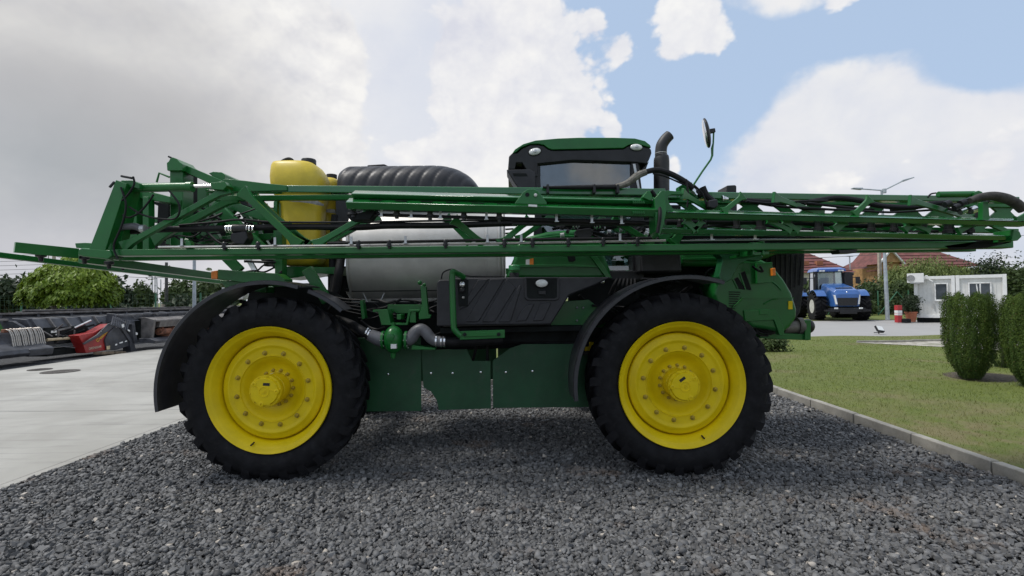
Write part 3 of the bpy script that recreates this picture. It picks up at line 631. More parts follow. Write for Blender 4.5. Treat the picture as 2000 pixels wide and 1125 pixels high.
STRAP = mat('grey strap', (.22, .21, .19), .6, 0, .2, 20)
def strap(par, Y, pts):
    tp = [P(x, y, Y) for x, y in pts]; mb = MB(); n = len(tp); vs = []
    for i, p in enumerate(tp):
        hgt = .024 if 0 < i < n-1 else .010
        yy = Y - .004 + (.06 if i == n-1 else .0)
        vs += [(p.x, yy, p.z-hgt), (p.x, yy-.006, p.z-hgt), (p.x, yy-.006, p.z+hgt), (p.x, yy, p.z+hgt)]
    fs = [(4*i+k, 4*i+(k+1) % 4, 4*i+4+(k+1) % 4, 4*i+4+k) for i in range(n-1) for k in range(4)]+[(0, 1, 2, 3), (4*n-4, 4*n-3, 4*n-2, 4*n-1)]
    build(mb.add(vs, fs), 'strap', STRAP, par)
strap(yt, 5.770, [(563, 391), (572, 390), (590, 391), (610, 394), (622, 397), (629, 399)])
strap(yb, 6.195, [(632, 412), (645, 412), (655, 413), (660, 413)])
build(MB().prism([(548, 381), (555, 376), (556, 510), (538, 510), (538, 392)], 6.1, 6.4), 'tank_rack', GREEN, SP, .008)
build(MB().prism([(534, 395), (541, 381), (541, 520), (534, 520)], 5.86, 5.92), 'tank_post', GREEN, SP, .004)
# hoses dropping at the front of the tanks
build(MB().tube([P(655, 420, 6.0), P(652, 450, 6.0), P(652, 480, 6.0), P(650, 520, 6.0), P(652, 560, 5.9), P(640, 590, 5.9)], .045, 12, smooth=5), 'suction_hose', HOSE, SP)
build(MB().tube([P(668, 470, 5.9), P(666, 500, 5.9), P(662, 530, 5.8), P(655, 570, 5.8), P(640, 600, 5.8)], .05, 12, smooth=5), 'suction_hose', HOSE, SP)
# ---------------------------------------------------------------- folded spray boom
def tri(top, ridge, bot, d, box=False):     # chord profile: sloped upper face, ridge towards the camera, sloped lower face
    if box: return [(d, top), (.006, top), (0, top-.006), (0, bot+.006), (.006, bot), (d, bot)]
    return [(d, top), (d*.82, top), (0, ridge+.004), (0, ridge-.004), (d*.28, bot), (d, bot)]
def chord(xa, ta, ra, ba, xb, tb, rb, bb, Y, d=.16, Yb=None, box=False):
    Yb = Yb or Y; dd = (0, 0, 0) if box else (d*.82, 0, d*.28); A = [P(xa, v, Y+e) for v, e in zip((ta, ra, ba), dd)]; B = [P(xb, v, Yb+e) for v, e in zip((tb, rb, bb), dd)]; n = 6
    vs = []
    for S, yy, px_ in ((A, Y, xa), (B, Yb, xb)):
        r_ = S[1]
        vs += [(r_.x, yy+dy, z) for dy, z in tri(S[0].z, S[1].z, S[2].z, d, box)]
    fs = [(i, (i+1) % n, n+(i+1) % n, n+i) for i in range(n)]+[tuple(range(n)), tuple(range(2*n-1, n-1, -1))]
    return MB().add(vs, fs)
def bb(x0, y0, x1, y1, Y, wpx, d=.05, Y1=None, mb=None):
    Y1 = Y1 or Y; return (mb or MB()).bar(P(x0, y0, Y), P(x1, y1, Y1), wpx*(Y+Y1)/2/FPX, d)
LC, TC, OC, BC = 4.80, 5.02, 4.52, 5.34      # depth of lower chord, top chord, outer folded wing, back plane
boom = build(chord(195, 487, 493, 500, 1980, 470, 476, 484, LC, .14, box=True), 'spray_boom', GREEN, SP, .004, label='long green folded spray boom truss along the side')
def bp(mb, name, m=GREEN, bevel=.004, **k): return build(mb, name, m, boom, bevel, **k)
bp(chord(400, 360, 366, 374, 1300, 368, 374, 382, TC, .10, box=True), 'top_chord', GREENG)
bp(chord(1296, 373, 380, 387, 1992, 384, 388, 395, TC, .10, box=True), 'top_chord', GREENG)
bp(MB().prism([(440, 349), (480, 353), (520, 358), (560, 362), (560, 372), (470, 374), (425, 374), (405, 364)], TC-.02, TC+.10), 'gusset')
bp(bb(240, 505, 1900, 487, BC-.2, 9, .08), 'back_chord')
bp(bb(420, 388, 1300, 381, BC, 10, .06), 'back_chord')
# V braces in the near plane
def brace(x0, y0, x1, y1, Y, wpx, foot=9, d=.055, Y1=None):
    # flat strut widening into a foot at both ends
    Y1 = Y1 or Y; a, b = P(x0, y0, Y), P(x1, y1, Y1); w_ = wpx*Y/FPX; f = foot*Y/FPX; mb = MB(); dd, sd, up = mb.frame(b-a); L = (b-a).length
    sec = [(0, w_/2+f*.75), (min(.10, L*.14), w_/2+f*.12), (min(.2, L*.25), w_/2), (L-min(.2, L*.25), w_/2), (L-min(.10, L*.14), w_/2+f*.12), (L, w_/2+f*.75)]
    vs = []
    for t, hw in sec:
        p = a+dd*t; vs += [p-sd*d/2-up*hw, p+sd*d/2-up*hw, p+sd*d/2+up*hw, p-sd*d/2+up*hw]
    fs = [(4*i+k, 4*i+(k+1) % 4, 4*i+4+(k+1) % 4, 4*i+4+k) for i in range(5) for k in range(4)]+[(0, 1, 2, 3), (20, 21, 22, 23)]
    return mb.add(vs, fs)
for v in ((240, 483, 448, 368, 10.5), (472, 372, 585, 480, 13), (614, 480, 722, 418, 11), (885, 428, 945, 478, 12), (975, 478, 1035, 428, 11), (1195, 428, 1275, 477, 11), (1315, 476, 1338, 440, 15)):
    bp(brace(*v[:4], LC+.06, v[4], Y1=LC+.12), 'brace')
for v in ((300, 470, 462, 385, 12), (490, 380, 600, 480, 13), (560, 440, 606, 478, 9), (640, 474, 740, 420, 10), (870, 424, 920, 474, 10), (1010, 470, 1080, 420, 9), (1170, 424, 1235, 470, 10), (1290, 470, 1360, 415, 11)):
    bp(brace(*v[:4], BC, v[4]), 'brace')
# ---- end frame at the machine's tail
bp(MB().bar(P(198, 496, LC+.05), P(247, 358, LC+.05), (.15, .11), .13), 'end_post')
bp(MB().bar(P(233, 490, LC+.16), P(263, 362, LC+.16), (.07, .07), .10), 'end_post')
bp(MB().prism([(232, 358), (237, 352), (258, 352), (272, 358), (272, 369), (262, 366), (238, 364)], LC+.02, LC+.22), 'hinge_block')
bp(MB().tube([P(262, 367, LC+.1), P(268, 367, LC+.1), P(371, 365, LC+.1)], [.043, .043, .043], 20), 'fold_cylinder', ang=40)
bp(MB().tube([P(366, 365, LC+.1), P(377, 365, LC+.1)], .050, 20), 'cylinder_gland')
bp(MB().tube([P(372, 364, LC+.1), P(415, 363, LC+.1)], .0165, 14), 'piston_rod', CHROME)
bp(MB().prism([(410, 357), (438, 354), (444, 362), (436, 371), (414, 369)], LC+.04, LC+.16), 'rod_clevis')
bp(MB().prism([(152, 487), (160, 484), (215, 488), (219, 500), (210, 507), (160, 501), (150, 497)], LC-.02, LC+.14), 'hinge_block', bevel=.012)
bp(MB().lathe([(.03, -.07), (.03, .16), (.001, .16)], P(214, 494, LC+.04), (0, 0, 1), 16), 'hinge_pin')
bp(MB().prism([(146, 475), (166, 474), (200, 476), (200, 484), (166, 486), (148, 484)], LC+.1, LC+.22), 'hinge_arm')
bp(MB().bar(P(28, 483, 4.80), P(152, 495, 5.15), .10, .10), 'boom_tip_arm')
for px, py, yy in ((80, 501, 4.95), (213, 516, 5.4), (165, 506, 5.2)): bp(MB().lathe([(.045, .03), (.045, .0), (.02, -.012), (.018, -.05), (.001, -.05)], P(px, py, yy), (0, 0, 1), 12), 'nozzle_body', BLK)
bp(MB().bar(P(-60, 491, 4.95), P(430, 551, 8.1), .055, .06), 'boom_tube')
bp(MB().bar(P(160, 505, 5.3), P(430, 541, 7.4), .09, .09), 'boom_tube')
for px, py, yy in ((293, 533, 6.9), (340, 538, 7.4), (365, 541, 7.5), (240, 520, 6.1)): bp(MB().lathe([(.05, .03), (.05, .0), (.02, -.012), (.018, -.05), (.001, -.05)], P(px, py, yy), (0, 0, 1), 12), 'nozzle_body', BLK)
# lift mast and centre frame behind
mast = build(MB().prism([(331, 333), (357, 333), (357, 486), (332, 486)], 5.75, 5.95), 'lift_mast', GREEN, SP, .008, label='green mast and linkage frame at the tail')
def mp(mb, name, m=GREEN, bevel=.006, **k): return build(mb, name, m, mast, bevel, **k)
mp(MB().prism([(325, 318), (329, 315), (332, 309), (337, 307), (345, 310), (350, 316), (356, 320), (356, 333), (326, 333)], 5.70, 6.0), 'mast_head')
mp(MB().prism([(357, 319), (362, 322), (447, 358), (447, 371), (430, 368), (357, 334)], 5.78, 5.9), 'top_link')
mp(MB().prism([(407, 338), (416, 335), (432, 336), (439, 341), (439, 353), (425, 353)], 5.9, 6.3), 'link_block')
mp(MB().prism([(358, 335), (374, 342), (374, 470), (358, 470)], 5.98, 6.1), 'mast_plate', DARK)
mp(MB().bar(P(330, 306, 5.85), P(336, 309, 5.85), .02, .05), 'hook', BLK)
mp(MB().tube([P(306, 356, 5.6), P(311, 338, 5.6), P(331, 346, 5.6)], .012, 8), 'handle', GREEN)
for a in (((250, 372), (266, 372), (268, 500), (250, 500), 5.5), ((268, 380), (277, 380), (279, 500), (268, 500), 5.6), ((278, 384), (290, 384), (291, 495), (278, 495), 5.5)):
    mp(MB().prism(list(a[:4]), a[4], a[4]+.10), 'mast_post')
mp(MB().prism([(270, 372), (302, 376), (332, 384), (332, 396), (300, 392), (270, 386)], 5.55, 5.75), 'cross_tube')
mp(MB().prism([(294, 392), (330, 396), (330, 420), (318, 470), (305, 470), (308, 400)], 6.1, 6.2), 'side_plate', DARK)
mp(MB().prism([(376, 366), (404, 366), (404, 500), (376, 500)], 6.3, 6.6), 'mast_post')
mp(MB().prism([(404, 372), (408, 372), (408, 500), (404, 500)], 6.25, 6.3), 'mast_rib')
mp(bb(420, 400, 520, 495, 5.75, 20, .10), 'lift_arm'); mp(bb(428, 392, 560, 440, 5.95, 16, .08), 'lift_arm'); mp(bb(395, 420, 440, 490, 6.0, 14, .08), 'lift_arm')
mp(bb(330, 470, 470, 500, 6.0, 14, .1), 'lift_arm'); mp(bb(440, 500, 470, 530, 5.7, 18, .06), 'lift_arm'); mp(bb(500, 380, 506, 500, 6.05, 10, .1), 'mast_post')
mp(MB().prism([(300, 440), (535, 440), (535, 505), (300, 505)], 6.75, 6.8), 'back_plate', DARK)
mp(MB().prism([(486, 385), (500, 385), (500, 470), (486, 470)], 6.5, 6.7), 'mast_post')
mp(MB().prism([(458, 382), (470, 380), (482, 388), (484, 404), (474, 410), (460, 406), (455, 395)], 6.2, 6.5), 'hose_reel', BLK, .02)
mp(bb(446, 396, 450, 500, 6.35, 9, .08), 'mast_post'); mp(bb(300, 430, 420, 425, 6.2, 10, .08), 'cross_tube'); mp(bb(404, 470, 540, 462, 6.1, 12, .1), 'cross_tube'); mp(bb(466, 400, 536, 500, 6.2, 11, .08), 'lift_arm'); mp(bb(380, 500, 470, 395, 6.25, 9, .08), 'lift_arm')
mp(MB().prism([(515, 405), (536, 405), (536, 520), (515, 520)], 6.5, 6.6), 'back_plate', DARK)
mp(MB().prism([(500, 395), (550, 415), (550, 445), (500, 420)], 6.3, 6.4), 'gusset')
mp(bb(484, 504, 500, 531, 5.7, 9, .04), 'piston_rod', CHROME)
build(MB().prism([(425, 526), (540, 534), (556, 545), (556, 560), (540, 560), (425, 545)], 5.35, 5.55), 'rear_beam', GREEN, SP, .006)
build(MB().prism([(428, 547), (500, 552), (520, 560), (520, 572), (440, 562)], 5.5, 5.7), 'rear_bracket', GREEN, SP, .006)
build(MB().prism([(412, 530), (425, 528), (425, 545), (412, 545)], 5.38, 5.46), 'side_marker', ORANGE, SP, .006)
build(MB().prism([(538, 440), (550, 440), (552, 560), (536, 560)], 5.6, 5.72), 'rear_post', GREEN, SP, .005)
build(MB().prism([(452, 572), (470, 570), (480, 573), (475, 585), (449, 585)], 7.6, 7.9), 'wash_tank', WHITE, SP, .02, 2)
build(bb(600, 525, 640, 590, 5.6, 20, .06), 'rear_strut', GREEN, SP, .005)
build(MB().prism([(552, 520), (660, 522), (655, 536), (620, 534), (580, 542), (552, 545)], 5.9, 6.4), 'tank_shelf', GREEN, SP, .005)
build(MB().prism([(490, 556), (600, 553), (655, 572), (700, 600), (700, 640), (470, 640)], 5.75, 5.8), 'back_plate', DARK, SP, .005)  # dark sheet added behind the mudguard in place of deep shade
for k in range(5): build(MB().tube([P(620, 560+k*4+random.uniform(-3, 3), 5.8), P(660, 582+k*5, 5.75), P(705, 586+k*7, 5.7)], .012, 6, smooth=4), 'hydraulic_line', HOSE, SP)
build(MB().prism([(703, 588), (708, 586), (713, 622), (707, 624)], 5.6, 5.7), 'hose_clamp_bar', GREEN, SP, .003)
# ---- double rail of the outer wing
bp(chord(686, 372, 378.5, 387, 1285, 387, 392, 399, OC, .12), 'wing_rail', GREENG)
bp(chord(675, 387, 395, 408, 1285, 403, 409.5, 423, OC-.06, .12), 'wing_rail', GREENG)
bp(MB().prism([(690, 378), (1284, 394), (1284, 412), (690, 394)], OC+.12, OC+.15), 'wing_web')
bp(MB().prism([(1006, 396), (1022, 375), (1030, 370), (1042, 369), (1051, 373), (1068, 396), (1068, 399), (1006, 398)], OC-.085, OC-.055), 'rest_bracket')
p = P(1046, 381, OC-.10); bp(MB().lathe([(.014, .02), (.014, -.008), (.006, -.01), (.001, -.01)], p, (0, 1, 0), 14), 'pivot_bolt', STEEL, 0)
p = P(1030, 380, OC-.09); bp(MB().lathe([(.018, .02), (.018, -.002), (.001, -.002)], p, (0, 1, 0), 14), 'pivot_hole', DARK, 0)
bp(MB().prism([(1032, 399), (1049, 400), (1049, 404), (1032, 403)], OC-.085, OC-.07), 'rating_plate', WHITE, 0)
for i, x in enumerate(list(range(720, 1000, 50))+list(range(1090, 1240, 44))):
    y_ = 388+(x-680)*.0315; bp(MB().prism([(x, y_), (x+26, y_+.9), (x+24, y_+2.6), (x+2, y_+1.8)], OC-.032, OC-.020), 'rail_slot', DARK, 0)
for k in range(6):
    for yy in (392, 412): bp(MB().prism([(1236+k*4, yy+k*.1), (1238+k*4, yy+k*.1), (1239.5+k*4, yy+5), (1237.5+k*4, yy+5)], OC-.012-(.06 if yy > 400 else 0), OC+.03), 'grip_rib', GREEN, 0)
# fold joint
bp(MB().prism([(1278, 388), (1292, 372), (1299, 372), (1302, 412), (1296, 440), (1288, 462), (1281, 452), (1280, 410)], OC-.05, OC+.16), 'fold_joint')
bp(MB().prism([(1255, 385), (1264, 373), (1270, 373), (1276, 388), (1270, 392)], OC-.02, OC+.1), 'fold_lug'); bp(MB().tube([P(1272, 372, OC), P(1285, 392, OC), P(1289, 420, OC-.07), P(1284, 455, OC-.07)], .016, 8, smooth=4), 'hydraulic_line', HOSE, 0)
# ---- right-hand truss of the outer wing
bp(chord(1290, 407, 414.5, 425, 2016, 427, 433, 441, OC, .125), 'wing_chord', GREENG)
bp(chord(1285, 443, 446.5, 455, 1990, 458, 461.5, 469, OC+.12, .11), 'wing_chord', GREENG)
bp(MB().prism([(1287, 373), (1306, 372), (1330, 374), (1336, 380), (1312, 380), (1304, 384), (1307, 396), (1318, 413), (1296, 413)], OC+.05, OC+.10), 'end_plate')
for v in ((1332, 378, 1392, 413, 10), (1412, 414, 1452, 382, 9), (1510, 385, 1608, 419, 10), (1668, 420, 1700, 388, 10), (1776, 391, 1902, 428, 10), (1985, 432, 2010, 418, 12)):
    bp(brace(*v[:4], OC+.06, v[4], 8, .03, TC if v[1] < v[3] else None), 'brace')
bp(MB().prism([(1920, 394), (1931, 394), (1934, 430), (1919, 430)], OC+.05, OC+.10), 'brace')
for v in ((1338, 430, 1360, 450, 14), (1372, 432, 1356, 450, 10), (1500, 430, 1545, 452, 9), (1560, 452, 1530, 432, 9), (1628, 450, 1650, 432, 14), (1765, 450, 1780, 436, 11), (1775, 436, 1815, 452, 8), (1870, 452, 1900, 436, 10)):
    bp(brace(*v[:4], OC+.14, v[4], 5, .04), 'brace')
# perforated back web seen between the chords
def web(x0, x1, yt0, yt1, yb0, yb1, n, Y, m=GREEN, seed=1):
    r = random.Random(seed); mb = MB()
    for i in range(n):
        a = x0+(x1-x0)*i/n; b = x0+(x1-x0)*(i+1)/n; f0, f1 = i/n, (i+1)/n; yt = yt0+(yt1-yt0)*f0; yb = yb0+(yb1-yb0)*f0
        k = r.choice((0, 1, 2))
        if k == 0: mb.prism([(a, yt), (a+(b-a)*.45, yt), (b, yb), (a+(b-a)*.6, yb)], Y, Y+.03)
        elif k == 1: mb.prism([(a+(b-a)*.5, yt), (b, yt), (a+(b-a)*.5, yb), (a, yb)], Y, Y+.03)
        else: mb.prism([(a, yt), (b, yt), (a+(b-a)*.75, (yt+yb)/2), (b, yb), (a, yb), (a+(b-a)*.3, (yt+yb)/2)], Y, Y+.03)
    return mb
bp(web(1310, 1990, 388, 398, 413, 430, 11, BC, seed=3), 'web_plate'); bp(web(1320, 1985, 430, 442, 448, 455, 13, BC-.1, seed=5), 'web_plate')
bp(bb(1300, 392, 1990, 402, BC, 8, .06), 'back_chord'); bp(bb(1290, 440, 1985, 452, BC, 9, .06), 'back_chord')
bp(MB().prism([(1300, 460), (1980, 462), (1975, 480), (1300, 480)], BC+.05, BC+.08), 'web_plate', DARK)
bp(MB().prism([(1980, 448), (1992, 452), (1996, 462), (1988, 470), (1976, 470)], OC+.1, OC+.3), 'end_plate')
bp(MB().prism([(1840, 480), (1976, 462), (1976, 474), (1930, 484), (1860, 488)], LC, LC+.12), 'end_plate', DARK)
bp(MB().prism([(1637, 488), (1676, 487), (1672, 494), (1641, 495)], LC-.01, LC+.12), 'rest_pad', BLK)
# top cylinder and sleeve at the far right
bp(MB().tube([P(1832, 380, TC), P(1902, 379, TC)], .031, 16), 'fold_cylinder', ang=40); bp(MB().prism([(1902, 376), (1912, 372), (1920, 375), (1916, 384), (1904, 386)], TC-.05, TC+.05), 'rod_clevis')
bp(MB().tube([P(1812, 386, TC), P(1818, 379, TC), P(1828, 377, TC)], .008, 6, smooth=4), 'hydraulic_line', HOSE, 0)
bp(MB().tube([P(1895, 392, OC), P(1915, 385, OC), P(1940, 383, OC), P(1965, 388, OC), P(1985, 398, OC), P(1998, 410, OC)], [.025, .034, .040, .044, .044, .040], 12, smooth=5), 'hose_sleeve', mat('woven sleeve', (.035, .032, .028), .7, 0, .3, 25, bump=.4, bs=50), 0)
for a in ((1740, 410, 1800, 404, 1850, 400, 1880, 400), (1930, 392, 1915, 410, 1908, 425, 1905, 430), (1922, 392, 1912, 412, 1904, 425, 1898, 428)):
    bp(MB().tube([P(a[i], a[i+1], TC-.02) for i in range(0, 8, 2)], .017, 8, smooth=4), 'hydraulic_line', HOSE, 0)
for x, y_, r_ in ((1850, 398, .03), (1880, 396, .032), (1893, 392, .03), (1868, 404, .026), (1900, 410, .035), (1880, 412, .03)): bp(MB().tube([P(x-5, y_+2, OC+.2), P(x+5, y_-2, OC+.2)], r_, 12), 'hose_fitting', random.choice((CHROME, BLK, BLK)), 0)
# ---- pipes, hoses, valves and nozzles
def hose(pts, r, Y, m=HOSE, nm='spray_hose', sm=5): bp(MB().tube([P(x, y, Y) for x, y in pts], r, 10, smooth=sm), nm, m, 0)
hose([(255, 452), (320, 448), (380, 447), (450, 446), (520, 444), (600, 443), (700, 444), (760, 441), (880, 440), (1000, 436), (1160, 434)], .032, LC+.22)
hose([(350, 440), (420, 434), (470, 429), (540, 434), (700, 434), (860, 431), (1000, 429)], .011, LC+.2)
hose([(1300, 434), (1400, 433), (1550, 434), (1700, 440), (1750, 432)], .03, OC+.3); hose([(1445, 391), (1520, 395), (1570, 396), (1630, 387), (1680, 392), (1720, 402), (1780, 405), (1820, 398), (1850, 396)], .026, TC-.1)
hose([(236, 366), (246, 400), (238, 440), (222, 480), (230, 505)], .009, LC-.03); hose([(330, 372), (350, 400), (345, 425), (318, 428), (280, 420), (252, 404)], .009, LC); hose([(260, 345), (262, 360), (250, 380), (238, 392)], .009, LC-.03); hose([(240, 420), (252, 425), (272, 415), (290, 395), (300, 380)], .009, LC)
hose([(232, 445), (262, 442), (278, 449)], [.028, .034, .028], LC+.1, PIPE); hose([(276, 447), (284, 447)], .04, LC+.1, ALU)
bp(MB().bar(P(237, 344, LC), P(258, 348, LC), .02, .03), 'sensor', BLK); bp(MB().bar(P(214, 366, LC), P(224, 355, LC), .02, .02), 'sensor', BLK)
for cx_, cy_, Y in ((470, 447, LC+.18), (1145, 440, LC+.2)):
    v = bp(MB().tube([P(cx_-14, cy_, Y), P(cx_+14, cy_, Y)], .045, 14), 'section_valve', BLK, 0)
    bp(MB().prism([(cx_-20, cy_+8), (cx_+10, cy_+4), (cx_+14, cy_+18), (cx_+6, cy_+31), (cx_-12, cy_+30), (cx_-22, cy_+20)], Y-.05, Y+.08), 'valve_motor', BLK, .012)
    for dx_ in (-26, -20, -15, 14, 20, 26): bp(MB().tube([P(cx_+dx_-1.4, cy_, Y), P(cx_+dx_+1.4, cy_, Y)], .042 if abs(dx_) < 22 else .036, 14), 'hose_clamp', CHROME, 0)
bp(MB().prism([(1384, 391), (1402, 388), (1404, 402), (1396, 408), (1384, 405)], TC-.2, TC-.06), 'valve_motor', BLK, .012)
for dx_ in (0, 5, 9): bp(MB().tube([P(1411+dx_-1.4, 389, TC-.12), P(1411+dx_+1.4, 389, TC-.12)], .036-.002*dx_, 14), 'hose_clamp', CHROME, 0)
hose([(1372, 365), (1380, 382), (1392, 392)], .03, TC-.12); hose([(1340, 350), (1344, 380), (1342, 405)], .009, TC-.15); hose([(1356, 362), (1372, 378), (1380, 400)], .009, TC-.15)
for k in range(7): bp(MB().tube([P(1352+k*4, 374+random.uniform(-4, 8), TC-.1), P(1357+k*4, 378+random.uniform(-4, 8), TC-.1)], random.uniform(.014, .03), 10), 'hose_fitting', random.choice((CHROME, BLK, DARK)), 0)
bp(MB().prism([(1326, 364), (1340, 356), (1352, 356), (1356, 372), (1346, 388), (1336, 384), (1326, 372)], TC+.02, TC+.12), 'fold_lug')
bp(MB().prism([(1374, 376), (1390, 375), (1392, 384), (1376, 386)], TC-.03, TC), 'clamp_plate')
# cable loom over the cab side
SLV = mat('dusty loom sleeve', (.15, .14, .12), .75, 0, .3, 25, bump=.4, bs=60)
bp(MB().tube([P(1060, 366, TC-.05), P(1120, 366, TC-.05), P(1205, 365, TC-.05)], [.012, .022, .026], 10, smooth=5), 'cable_loom', HOSE, 0)
bp(MB().tube([P(1203, 365, TC-.05), P(1225, 358, TC-.05), P(1245, 343, TC-.05), P(1262, 336, TC-.05)], [.028, .034, .036, .032], 10, smooth=5), 'loom_sleeve', SLV, 0)
bp(MB().tube([P(1260, 336, TC-.05), P(1285, 332, TC-.05), P(1315, 342, TC-.05), P(1345, 360, TC-.05), P(1358, 375, TC-.05)], .028, 10, smooth=5), 'cable_loom', HOSE, 0)
bp(MB().tube([P(1275, 339, TC-.07), P(1300, 345, TC-.07), P(1335, 360, TC-.07), P(1360, 366, TC-.07)], .008, 6, smooth=5), 'cable_loom', HOSE, 0)
for x in (1070, 1161, 1207): bp(MB().prism([(x-2, 360), (x+2, 360), (x+3, 376), (x-2, 376)], TC-.09, TC), 'loom_clip', BLK, 0)
# nozzle line on the lower chord
bp(MB().tube([P(310, 482.5, LC-.02), P(640, 480, LC-.02), P(1000, 475, LC-.02), P(1300, 470, LC-.02)], .011, 8), 'nozzle_pipe', mat('nozzle pipe', (.62, .60, .56), .3, .8, .1, 8), 0)
bp(MB().tube([P(1330, 469.5, LC-.02), P(1900, 463, LC-.02)], .009, 8), 'nozzle_pipe', CHROME, 0)
bp(MB().tube([P(640, 475, LC+.05), P(1000, 468, LC+.05), P(1280, 465, LC+.05)], .014, 8), 'cable_loom', HOSE, 0)
nb = MB().lathe([(.012, .03), (.02, .02), (.02, -.01), (.026, -.012), (.026, -.03), (.014, -.032), (.014, -.05), (.001, -.05)], (0, 0, 0), (0, 0, 1), 10); nb_me = mesh_of(nb, 'nozzle_body', BLK)
bk = MB().box((0, 0, 0), (.022, .006, .066)); bk.box((0, -.012, -.036), (.036, .03, .006)); bk_me = mesh_of(bk, 'nozzle_bracket', ALU)
def on_lc(x): return 483.5-(x-195)*.01135
for x in (438, 504, 700, 760, 870, 985, 1040, 1110, 1178, 1245): put(nb_me, 'nozzle_body', boom, Matrix.Translation(P(x, on_lc(x)-2, LC-.02)))
for x in (355, 537, 686, 792, 952, 1018, 1211, 1390, 1475): put(bk_me, 'nozzle_bracket', boom, Matrix.Translation(P(x, on_lc(x)-9, LC-.03)))
for x in (690, 775, 840, 906, 975): put(nb_me, 'nozzle_body', boom, Matrix.Translation(P(x, 411+(x-690)*.03, OC+.06)) @ Matrix.Scale(1.25, 4))
for x in (745, 803, 860, 950, 1087, 1156, 1214): put(bk_me, 'nozzle_bracket', boom, Matrix.Translation(P(x, 413+(x-690)*.031, OC+.05)))
bp(MB().tube([P(680, 418, OC+.1), P(1000, 427, OC+.1), P(1260, 434, OC+.1)], .016, 8), 'nozzle_pipe', BLK, 0)
bp(MB().prism([(1000, 428), (1280, 432), (1280, 440), (1000, 438)], OC+.16, OC+.24), 'nozzle_rail', BLK, .003); bp(MB().prism([(676, 418), (700, 416), (722, 410), (735, 410), (722, 428), (684, 430)], OC+.06, OC+.2), 'wing_stop', DARK)
for x, y_ in ((380, 492), (568, 489), (662, 488), (780, 487), (900, 485), (1050, 483)): bp(MB().prism([(x, y_), (x+18, y_), (x+12, y_+4), (x+4, y_+4)], LC+.03, LC+.12), 'chord_clip', DARK, 0)
bp(MB().prism([(362, 471), (370, 470), (373, 477), (372, 484), (361, 484)], LC-.01, LC+.05), 'lift_eye')

# loose lines and fittings crowding the tail frame, the valve block and the pump bay
rr_ = random.Random(44)
def clutter(par, n, xr, yr, Yr, rmin, rmax, sag, nm='hydraulic_line'):
    for k in range(n):
        x, y_ = rr_.uniform(*xr), rr_.uniform(*yr); L = rr_.uniform(.25, .6)*(xr[1]-xr[0]); a = rr_.uniform(-.5, .5); Y = rr_.uniform(*Yr); x2, y2 = min(xr[1], x+L*math.cos(a)), min(yr[1], max(yr[0], y_+L*math.sin(a)))
        build(MB().tube([P(x, y_, Y), P((2*x+x2)/3, (2*y_+y2)/3+rr_.uniform(0, sag), Y+.03), P((x+2*x2)/3, (y_+2*y2)/3+rr_.uniform(0, sag), Y-.02), P(x2, y2, Y+.05)], rr_.uniform(rmin, rmax), 6, smooth=4), nm, HOSE, par)
clutter(mast, 22, (290, 540), (385, 490), (5.5, 6.5), .008, .017, 18); clutter(mast, 12, (440, 550), (500, 545), (5.5, 6.0), .008, .016, 10)
clutter(boom, 14, (1060, 1285), (428, 466), (5.0, 5.5), .010, .022, 8); clutter(boom, 10, (1290, 1900), (432, 452), (4.75, 5.2), .010, .018, 5); clutter(boom, 5, (1450, 1900), (392, 410), (4.75, 4.95), .008, .014, 6)
for k in range(22):
    x, y_, Y = rr_.uniform(1090, 1280), rr_.uniform(430, 462), rr_.uniform(4.9, 5.3); build(MB().tube([P(x, y_, Y), P(x+rr_.uniform(4, 9), y_+rr_.uniform(-3, 3), Y)], rr_.uniform(.012, .032), 10), 'hose_fitting', rr_.choice((BLK, BLK, DARK, ALU)), boom)
for k in range(16):
    x, y_, Y = rr_.uniform(300, 530), rr_.uniform(395, 490), rr_.uniform(5.5, 6.3); build(MB().tube([P(x, y_, Y), P(x+rr_.uniform(3, 8), y_+rr_.uniform(-3, 3), Y)], rr_.uniform(.012, .03), 10), 'hose_fitting', rr_.choice((BLK, BLK, DARK, GREEN, ALU)), mast)
for k in range(12):     # dark nozzle holders hanging between the wing chords
    x = 1330+k*52+rr_.uniform(-10, 10); y_ = 430+(x-1330)*.016; put(nb_me, 'nozzle_body', boom, Matrix.Translation(P(x, y_+6, OC+.22)) @ Matrix.Scale(rr_.uniform(1.2, 2.0), 4))
# ---------------------------------------------------------------- cab
CY0, CY1 = 5.85, 7.45
cab = build(MB().prism([(1000, 300), (1006, 291), (1022, 281), (1046, 274), (1090, 270), (1130, 268.5), (1200, 268.5), (1240, 270), (1260, 275), (1270, 283), (1272, 288), (1266, 287), (1252, 283), (1236, 281), (1228, 283), (1218, 289), (1140, 291), (1078, 292), (1070, 289), (1062, 283), (1052, 281), (1036, 281), (1018, 288), (1008, 297)], CY0, CY1), 'cab', GREEN, SP, .008, 2, ang=30, label='black and green cab with rounded green roof')
def kp(mb, name, m=BLK, bevel=.01, seg=2, **k): return build(mb, name, m, cab, bevel, seg, **k)
kp(MB().prism([(992, 331), (994, 305), (1000, 299), (1010, 299), (1020, 290), (1036, 283), (1052, 283), (1062, 285), (1070, 291), (1078, 294), (1140, 293), (1218, 291), (1228, 285), (1237, 283), (1252, 285), (1266, 289), (1272, 291), (1273, 299), (1268, 312), (1263, 320), (1240, 317), (1120, 313), (1050, 320), (1050, 345), (1030, 345), (1028, 331), (1020, 318), (1008, 318), (1006, 331)], CY0+.012, CY1-.02), 'roof_lining', BLK, .012)
kp(MB().prism([(1003, 316), (1030, 316), (1030, 334), (1003, 334)], CY0+.25, CY1-.3), 'lamp_recess', DARK, .004)
